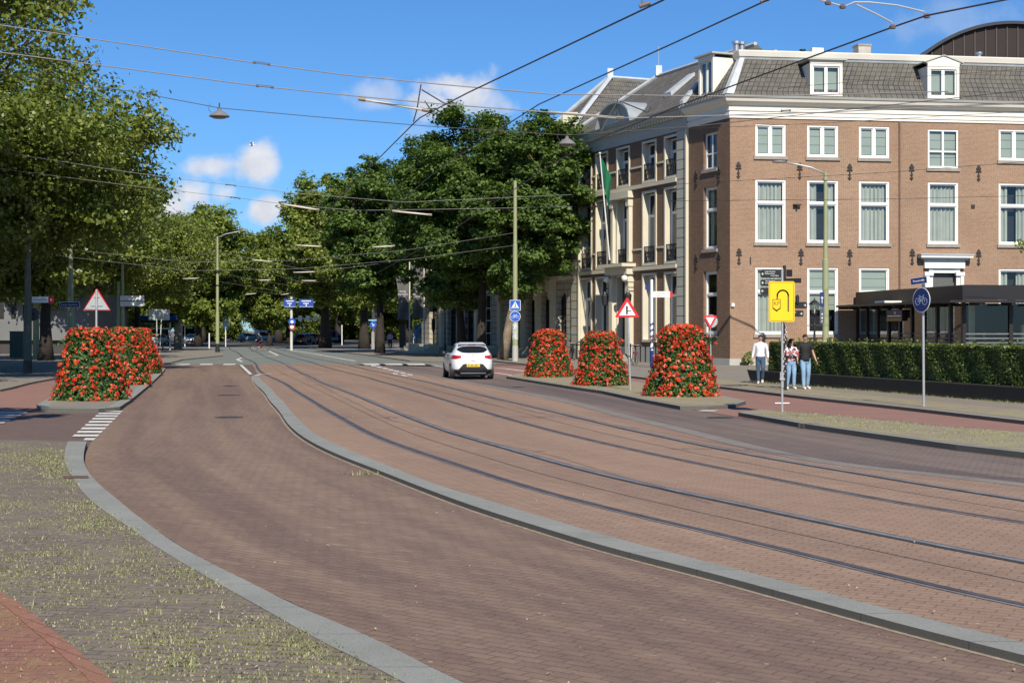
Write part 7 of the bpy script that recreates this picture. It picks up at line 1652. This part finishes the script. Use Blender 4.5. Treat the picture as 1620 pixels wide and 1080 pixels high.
def person(label, loc, rz, height, J, top, bottom, shoes, hair='short', sleeves='long', fem=False, extra=None, head_turn=0.0, head_tilt=0.0, name='person', hairc=None):
    """J: overrides of joints for a 1.78 m figure facing -y"""
    t = thing(name, label, 'person', loc, rz); k = height / 1.78; t.scale = (k, k, k)
    s = .165 if fem else .195
    j = dict(pel=(0, 0, .96), wai=(0, .01, 1.12), che=(0, .015, 1.33), neb=(0, .02, 1.48), nec=(0, .005, 1.545), chi=(0, -.012, 1.60), hea=(0, -.005, 1.67), cro=(0, .01, 1.745),
             hl=(.09, 0, .92), hr=(-.09, 0, .92), kl=(.10, -.02, .50), kr=(-.10, -.02, .50), al=(.10, .02, .09), ar=(-.10, .02, .09), tl=(.12, -.15, .035), tr=(-.12, -.15, .035),
             sl=(s, .02, 1.44), sr=(-s, .02, 1.44), el=(s + .06, .03, 1.15), er=(-s - .06, .03, 1.15), wl=(s + .07, -.06, .90), wr=(-s - .07, -.06, .90))
    j.update(J); v = {q: Vector(p) for q, p in j.items()}
    a, w = (.115, .085) if not fem else (.10, .075)
    V = {'pel': (v['pel'], .135, .10), 'wai': (v['wai'], .12 if not fem else .10, .09), 'che': (v['che'], .145 if not fem else .12, .10), 'neb': (v['neb'], .075, .06), 'nec': (v['nec'], .055, .055),
         'chi': (v['chi'], .062, .070), 'hea': (v['hea'], .076, .090), 'cro': (v['cro'], .060, .068)}
    E = [('pel', 'wai'), ('wai', 'che'), ('che', 'neb'), ('neb', 'nec'), ('nec', 'chi'), ('chi', 'hea'), ('hea', 'cro')]
    for sd in 'lr':
        V['h' + sd] = (v['h' + sd], .09, .095); V['m' + sd] = ((v['h' + sd] + v['k' + sd]) / 2, .078, .080); V['k' + sd] = (v['k' + sd], .056, .058); c = v['k' + sd] * .65 + v['a' + sd] * .35 + Vector((0, .015, 0)); V['c' + sd] = (c, .055, .056); V['a' + sd] = (v['a' + sd], .038, .042); V['t' + sd] = (v['t' + sd], .036, .026)
        E += [('pel', 'h' + sd), ('h' + sd, 'm' + sd), ('m' + sd, 'k' + sd), ('k' + sd, 'c' + sd), ('c' + sd, 'a' + sd), ('a' + sd, 't' + sd)]
        V['s' + sd] = (v['s' + sd], .058, .058); V['b' + sd] = ((v['s' + sd] + v['e' + sd]) / 2, .048, .048); V['e' + sd] = (v['e' + sd], .039, .039); V['f' + sd] = (v['e' + sd] * .6 + v['w' + sd] * .4, .037, .037); V['w' + sd] = (v['w' + sd], .026, .022)
        d = (v['w' + sd] - v['e' + sd]).normalized(); sx = 1 if sd == 'l' else -1; lat = Vector((0, -1, 0)) - d * Vector((0, -1, 0)).dot(d); lat.normalize(); nrm = d.cross(lat)
        pm = v['w' + sd] + d * .055; V['p' + sd] = (pm, .020, .032)
        E += [('che', 's' + sd), ('s' + sd, 'b' + sd), ('b' + sd, 'e' + sd), ('e' + sd, 'f' + sd), ('f' + sd, 'w' + sd), ('w' + sd, 'p' + sd)]
        for i in range(4):
            o = lat * (.026 - .0175 * i); L = (.066, .075, .070, .055)[i]; f0 = pm + d * .032 + o; cu = nrm * (.012 if sx > 0 else -.012)
            V['g%s%d' % (sd, i)] = (f0, .0095, .0095); V['u%s%d' % (sd, i)] = (f0 + d * L * .55 + cu * .6, .0085, .0085); V['z%s%d' % (sd, i)] = (f0 + d * L * .95 + cu * 2.4, .0070, .0070)
            E += [('p' + sd, 'g%s%d' % (sd, i)), ('g%s%d' % (sd, i), 'u%s%d' % (sd, i)), ('u%s%d' % (sd, i), 'z%s%d' % (sd, i))]
        th = v['w' + sd] + d * .035 + lat * .030; V['th' + sd] = (th, .011, .011); V['ti' + sd] = (th + d * .042 + lat * .022, .0085, .0085); E += [('w' + sd, 'th' + sd), ('th' + sd, 'ti' + sd)]
    skinned('body', (V, E), SKIN, t)
    # head pieces, turned with the head
    hc = v['hea']; Rm = Matrix.Rotation(head_turn, 3, 'Z') @ Matrix.Rotation(head_tilt, 3, 'X')
    def hp(x, y, z): return tuple(hc + Rm @ Vector((x, y, z)))
    mb = MB()
    for sx in (-1, 1): mb.lathe([(.001, -.006), (.010, -.003), (.010, .003), (.001, .006)], hp(sx * .030, -.086, .005), 8, axis='y')
    mb.build('eyes', HAIR, t)
    mb = MB(); mb.tube([hp(0, -.086, .012), hp(0, -.105, -.018), hp(0, -.092, -.026)], [.006, .013, .008], 6)
    for sx in (-1, 1): mb.tube([hp(sx * .077, .0, .02), hp(sx * .084, .008, .0), hp(sx * .077, .0, -.025)], [.008, .012, .007], 6)
    mb.build('nose_and_ears', SKIN, t, smooth=True)
    mb = MB(); mb.tube([hp(-.022, -.083, -.047), hp(0, -.088, -.047), hp(.022, -.083, -.047)], [.003, .006, .003], 5); mb.build('mouth', simple('lips', (.35, .12, .10), .5), t)
    mb = MB(); rings = []
    for i in range(9):
        ph = math.pi / 2 * (1 - i / 8 * 1.5); ring = []
        for q in range(18):
            th = 2 * math.pi * q / 18; cph = math.cos(ph); z = math.sin(ph); back = math.sin(th)
            lim = -.15 if back > -.2 else .42
            if hair == 'long' and back > -.25: lim = -1
            z_ = max(z, lim); r_ = math.sqrt(max(0, 1 - min(1, abs(z_)) ** 2)) if z_ > lim else math.sqrt(1 - lim * lim) if abs(lim) < 1 else 1
            r_ = min(1, r_ + .02); ring.append(len(mb.v)); mb.v.append(hp(.088 * cph * math.cos(th) if z > lim else .088 * r_ * math.cos(th), (.104 * cph if z > lim else .104 * r_) * math.sin(th) + .008, .012 + .100 * z_ + .006 * math.sin(th * 5 + i)))
        rings.append(ring)
    for r0, r1 in zip(rings, rings[1:]):
        for q in range(18): mb.f.append((r0[q], r0[(q + 1) % 18], r1[(q + 1) % 18], r1[q]))
    if hair == 'long':
        for a_ in np.linspace(-.3, 3.44, 15):
            x, y = .082 * math.cos(a_), .088 * math.sin(a_) + .01; mb.tube([hp(x, y, .03), hp(x * 1.12, y * 1.1, -.08), hp(x * 1.2, y * 1.15 + .01, -.20), hp(x * 1.0, y + .02, -.29)], [.022, .028, .024, .008], 5)
    mb.build('hair', hairc or HAIR, t, smooth=True)
    # clothes: shells over the same skeleton
    e = .014; tc = {q: V[q] for q in ('pel', 'wai', 'che', 'neb', 'sl', 'sr', 'bl', 'br')}; te = [('pel', 'wai'), ('wai', 'che'), ('che', 'neb'), ('che', 'sl'), ('che', 'sr'), ('sl', 'bl'), ('sr', 'br')]
    tc = {q: (p, a_ + e, b_ + e) for q, (p, a_, b_) in tc.items()}; tc['neb'] = (v['neb'] + Vector((0, 0, .012)), .082, .075); tc['pel'] = (v['pel'] + Vector((0, 0, -.005)), .152, .120)
    for sd in 'lr':
        if sleeves == 'long':
            for q in 'efw': tc[q + sd] = (V[q + sd][0], V[q + sd][1] + .013, V[q + sd][2] + .015)
            te += [('b' + sd, 'e' + sd), ('e' + sd, 'f' + sd), ('f' + sd, 'w' + sd)]
        else: tc['b' + sd] = (V['b' + sd][0] + (V['e' + sd][0] - V['b' + sd][0]) * .35, .066, .066)
    tc.pop('pel'); tc.pop('neb'); te = [x for x in te if 'pel' not in x and 'neb' not in x]
    skinned('sleeves', (tc, te), top, t, list(tc).index('che'))
    f_ = .86 if fem else 1.0; up = Vector((0, 0, 1)); sm_ = (v['sl'] + v['sr']) / 2; hw_ = (v['sl'] - v['sr']).length / 2
    R_ = [(v['pel'] + up * (.02 if sleeves == 'long' else -.07), .172, .128), (v['pel'] + up * .05, .168, .126), (v['wai'], .150 * f_, .112), ((v['wai'] + v['che']) / 2, .160 * f_, .118), (v['che'], .178 * f_, .128), (sm_ * .6 + v['che'] * .4, hw_ + .012, .118), (sm_ + up * .035, hw_ * .80, .090), (v['neb'] + up * .03, .078, .072), (v['neb'] + up * .055, .062, .062)]
    mb = MB(); rings = []
    for (c, a_, b_) in R_:
        ring = []
        for q in range(20): th = 2 * math.pi * q / 20; ring.append(len(mb.v)); mb.v.append((c.x + a_ * math.cos(th), c.y + b_ * math.sin(th), c.z + .004 * math.sin(th * 4 + c.z * 30)))
        rings.append(ring)
    for r0, r1 in zip(rings, rings[1:]):
        for q in range(20): mb.f.append((r0[q], r0[(q + 1) % 20], r1[(q + 1) % 20], r1[q]))
    mb.f.append(tuple(reversed(rings[0]))); o_ = mb.build('shirt', top, t, smooth=True)
    bc = {'pel': (v['pel'] - Vector((0, 0, .03)), .105, .085)}; be = []
    for sd in 'lr':
        for q in 'hmkca': bc[q + sd] = (V[q + sd][0], V[q + sd][1] + .016, V[q + sd][2] + .016)
        bc['a' + sd] = (V['a' + sd][0] + Vector((0, 0, -.01)), .058, .060)
        be += [('pel', 'h' + sd), ('h' + sd, 'm' + sd), ('m' + sd, 'k' + sd), ('k' + sd, 'c' + sd), ('c' + sd, 'a' + sd)]
    skinned('trousers', (bc, be), bottom, t)
    mb = MB(); rings = []
    for (c, a_, b_) in [(v['pel'] + Vector((0, 0, .07)), .160, .118), (v['pel'], .166, .124), (v['pel'] - Vector((0, 0, .06)), .182, .126), (v['pel'] - Vector((0, 0, .12)), .178, .112), (v['pel'] - Vector((0, 0, .16)), .15, .07)]:
        ring = []
        for q in range(20): th = 2 * math.pi * q / 20; ring.append(len(mb.v)); mb.v.append((c.x + a_ * math.cos(th), c.y + b_ * math.sin(th), c.z))
        rings.append(ring)
    for r0, r1 in zip(rings, rings[1:]):
        for q in range(20): mb.f.append((r0[q], r0[(q + 1) % 20], r1[(q + 1) % 20], r1[q]))
    mb.f.append(tuple(rings[0])); mb.f.append(tuple(reversed(rings[-1]))); mb.build('waistband', bottom, t, smooth=True)
    for sd in 'lr':
        A_, T_ = v['a' + sd], v['t' + sd]; d = (T_ - A_); heel = A_ - Vector((d.x, d.y, 0)).normalized() * .05 - Vector((0, 0, .045))
        skinned('shoe', ({'h': (heel, .042, .042), 'a': (A_ - Vector((0, 0, .035)), .048, .05), 'b': (A_ + d * .6 - Vector((0, 0, .005)), .048, .040), 't': (T_ + d.normalized() * .06, .036, .028)}, [('h', 'a'), ('a', 'b'), ('b', 't')]), shoes, t, 1, 2)
    if extra: extra(t, v, hp)
    return t
jean_d = simple('dark_blue_jeans', (.045, .085, .15), .85, var=.2, scale=8); jean_l = simple('light_blue_jeans', (.22, .36, .52), .85, var=.2, scale=8)
wsh = simple('white_shirt_cloth', (.74, .75, .80), .8, var=.04); bsh = simple('black_polo_cloth', (.012, .012, .014), .8); snk = simple('white_sneakers', (.78, .78, .76), .6)
x, y = gp(1203, 606.5)
person('man in white long-sleeved shirt and dark jeans walking past the end of the planter', (x, y, .08), R(-8), 1.70,
       dict(kl=(.09, -.16, .53), al=(.07, .02, .16), tl=(.07, -.12, .06), kr=(-.08, .0, .50), ar=(-.075, -.05, .09), tr=(-.09, -.22, .035), el=(.255, .04, 1.17), wl=(.275, -.06, .93), er=(-.25, .06, 1.17), wr=(-.29, .04, .92), hea=(0, -.012, 1.67)), wsh, jean_d, snk)
x, y = gp(1274, 615)
person('man in black polo shirt and light jeans walking beside the woman', (x, y, .08), R(6), 1.74,
       dict(kl=(.10, -.02, .50), al=(.10, .10, .10), tl=(.12, -.06, .035), kr=(-.09, -.10, .51), ar=(-.10, -.16, .09), tr=(-.11, -.33, .035), el=(.27, .02, 1.16), wl=(.33, -.10, .92), er=(-.26, .02, 1.16), wr=(-.30, -.12, .95), hea=(-.015, -.02, 1.665), chi=(-.01, -.03, 1.60)), bsh, jean_l, snk, sleeves='short', head_tilt=.15)
flo = NT('patterned_blouse'); o_ = flo.obj(); vo = flo.n('ShaderNodeTexVoronoi', {'Scale': 14.0}); flo.L.new(o_, vo.inputs['Vector']); sp_ = flo.n('ShaderNodeSeparateColor'); flo.L.new(vo.outputs['Color'], sp_.inputs[0])
flo.col(flo.mix(flo.math('GREATER_THAN', sp_.outputs[0], .55), flo.mix(flo.math('GREATER_THAN', sp_.outputs[1], .5), (.02, .03, .10), (.55, .10, .10)), (.70, .66, .66))); flo.rough(.8)
x, y = gp(1252, 615)
def bag(t, v, hp):
    mb = MB(); mb.tube([v['sr'] + Vector((.02, -.08, .05)), v['che'] + Vector((0, -.15, -.1)), v['pel'] + Vector((.16, -.06, .02))], .010, 5); mb.build('bag_strap', bsh, t)
person('woman with long dark hair, patterned blouse and light jeans, arms folded, looking at the man', (x, y, .08), R(4), 1.60,
       dict(kl=(.08, -.08, .51), al=(.08, -.04, .09), tl=(.09, -.22, .035), kr=(-.10, .0, .50), ar=(-.13, .10, .10), tr=(-.15, -.06, .035), el=(.21, -.08, 1.17), wl=(.03, -.22, 1.20), er=(-.21, -.07, 1.17), wr=(-.06, -.21, 1.26), hl=(.09, 0, .92)), flo.m, jean_l, snk, hair='long', fem=True, head_turn=R(48), extra=bag)
x = (1315 - CX) / F * 56; person('dark-haired person mostly hidden behind the hedge under the street lamp', (x, 56, .08), R(60), 1.60, {}, simple('pale_jacket', (.5, .5, .45), .8), jean_d, snk, hair='long', fem=True)
# ------------------------------------------------------------------ bicycles
def bicycle(label, loc, rz, col, lean=0.0, name='bicycle', group=None):
    t = thing(name, label, 'bicycle', loc, rz, group); t.rotation_euler = (lean, 0, rz); fm = simple('bike_paint' + str(col), col, .4); fm.name = 'bicycle_paint'; r = .34
    for x in (-.53, .53):
        mb = MB(); mb.tube([(x + r * math.cos(a), 0, r + r * math.sin(a)) for a in np.linspace(0, 2 * math.pi, 29)], .018, 6); w = mb.build('wheel', simple('tyre_rubber', (.02, .02, .02), .8), t)
        mb = MB()
        for k in range(12): mb.tube([(x, 0, r), (x + r * .97 * math.cos(k * .5236), 0, r + r * .97 * math.sin(k * .5236))], .0025, 3)
        o = mb.build('spokes', M['galv'], t); o.parent = w
    mb = MB(); mb.tube([(-.53, 0, r), (-.02, 0, .29), (.36, 0, .78), (-.18, 0, .80), (-.53, 0, r)], .016, 6); mb.tube([(-.02, 0, .29), (-.2, 0, .92)], .017, 6); mb.tube([(.53, 0, r), (.38, 0, .72), (.33, 0, 1.02)], .016, 6); mb.build('frame', fm, t)
    mb = MB(); mb.tube([(.22, -.27, 1.05), (.34, -.1, 1.06), (.34, .1, 1.06), (.22, .27, 1.05)], .013, 6); mb.build('handlebar', M['galv'], t)
    mb = MB(); mb.hexa([(-.34, -.08, .92), (-.06, -.03, .92), (-.06, .03, .92), (-.34, .08, .92), (-.34, -.09, .97), (-.06, -.03, .96), (-.06, .03, .96), (-.34, .09, .97)]); mb.build('saddle', M['black'], t)
    mb = MB(); mb.tube([(-.88, 0, .45), (-.80, 0, .62), (-.53, 0, .72), (-.3, 0, .6)], .02, 5); mb.build('mudguard', M['black_metal'], t)
    return t
x, y = gp(411, 555.5, .01); b = bicycle('reddish bicycle of the cyclist crossing the tram tracks', (x, y, .01), R(180), (.30, .03, .04))
person('cyclist in dark clothes riding across the tram tracks far away', (x, y, .01), R(-90), 1.75,
       dict(pel=(0, .22, 1.02), wai=(0, .18, 1.16), che=(0, .06, 1.34), neb=(0, -.03, 1.46), nec=(0, -.06, 1.52), chi=(0, -.09, 1.57), hea=(0, -.09, 1.65), cro=(0, -.07, 1.72), hl=(.08, .2, .98), hr=(-.08, .2, .98), kl=(.09, -.12, .80), kr=(-.09, -.02, .66), al=(.09, .0, .42), ar=(-.09, .12, .25), tl=(.09, -.14, .38), tr=(-.09, -.03, .2),
            sl=(.18, .0, 1.40), sr=(-.18, .0, 1.40), el=(.24, -.12, 1.2), er=(-.24, -.12, 1.2), wl=(.25, -.27, 1.08), wr=(-.25, -.27, 1.08)), simple('dark_jacket', (.02, .025, .035), .8), simple('dark_trousers', (.03, .03, .04), .8), simple('pale_shoes', (.5, .3, .28), .6))
x, y = gp(617, 553.5); bicycle('dark bicycle under the pink-jacketed rider beside the grey banners', (x, y, .08), R(95), (.03, .03, .03))
person('rider in pink jacket seen from behind, left of the grey banners', (x, y + .1, .08), R(185), 1.7,
       dict(pel=(0, .1, 1.02), hl=(.08, .1, .98), hr=(-.08, .1, .98), kl=(.12, -.15, .74), kr=(-.12, -.05, .62), al=(.12, .0, .35), ar=(-.12, .05, .22), tl=(.12, -.14, .3), tr=(-.12, -.1, .17), wl=(.25, -.25, 1.08), wr=(-.25, -.25, 1.08)), simple('pink_jacket', (.85, .50, .58), .8), simple('dark_trousers', (.03, .03, .04), .8), M['black'])
x = (1004 - CX) / F * 80; bicycle('parked bicycle by the area railing of the town house', (x, 80, .08), R(75), (.25, .05, .10), .08)
for k, (p_, Y) in enumerate(((838, 97), (852, 95), (905, 92))):
    bicycle('parked black bicycle, %s' % ('next to the olive pole', 'just left of the farthest right flower tower', 'between two right flower towers')[k], ((p_ - CX) / F * Y, Y, .08), R((30, 50, 100)[k]), (.02, .02, .02), .06)
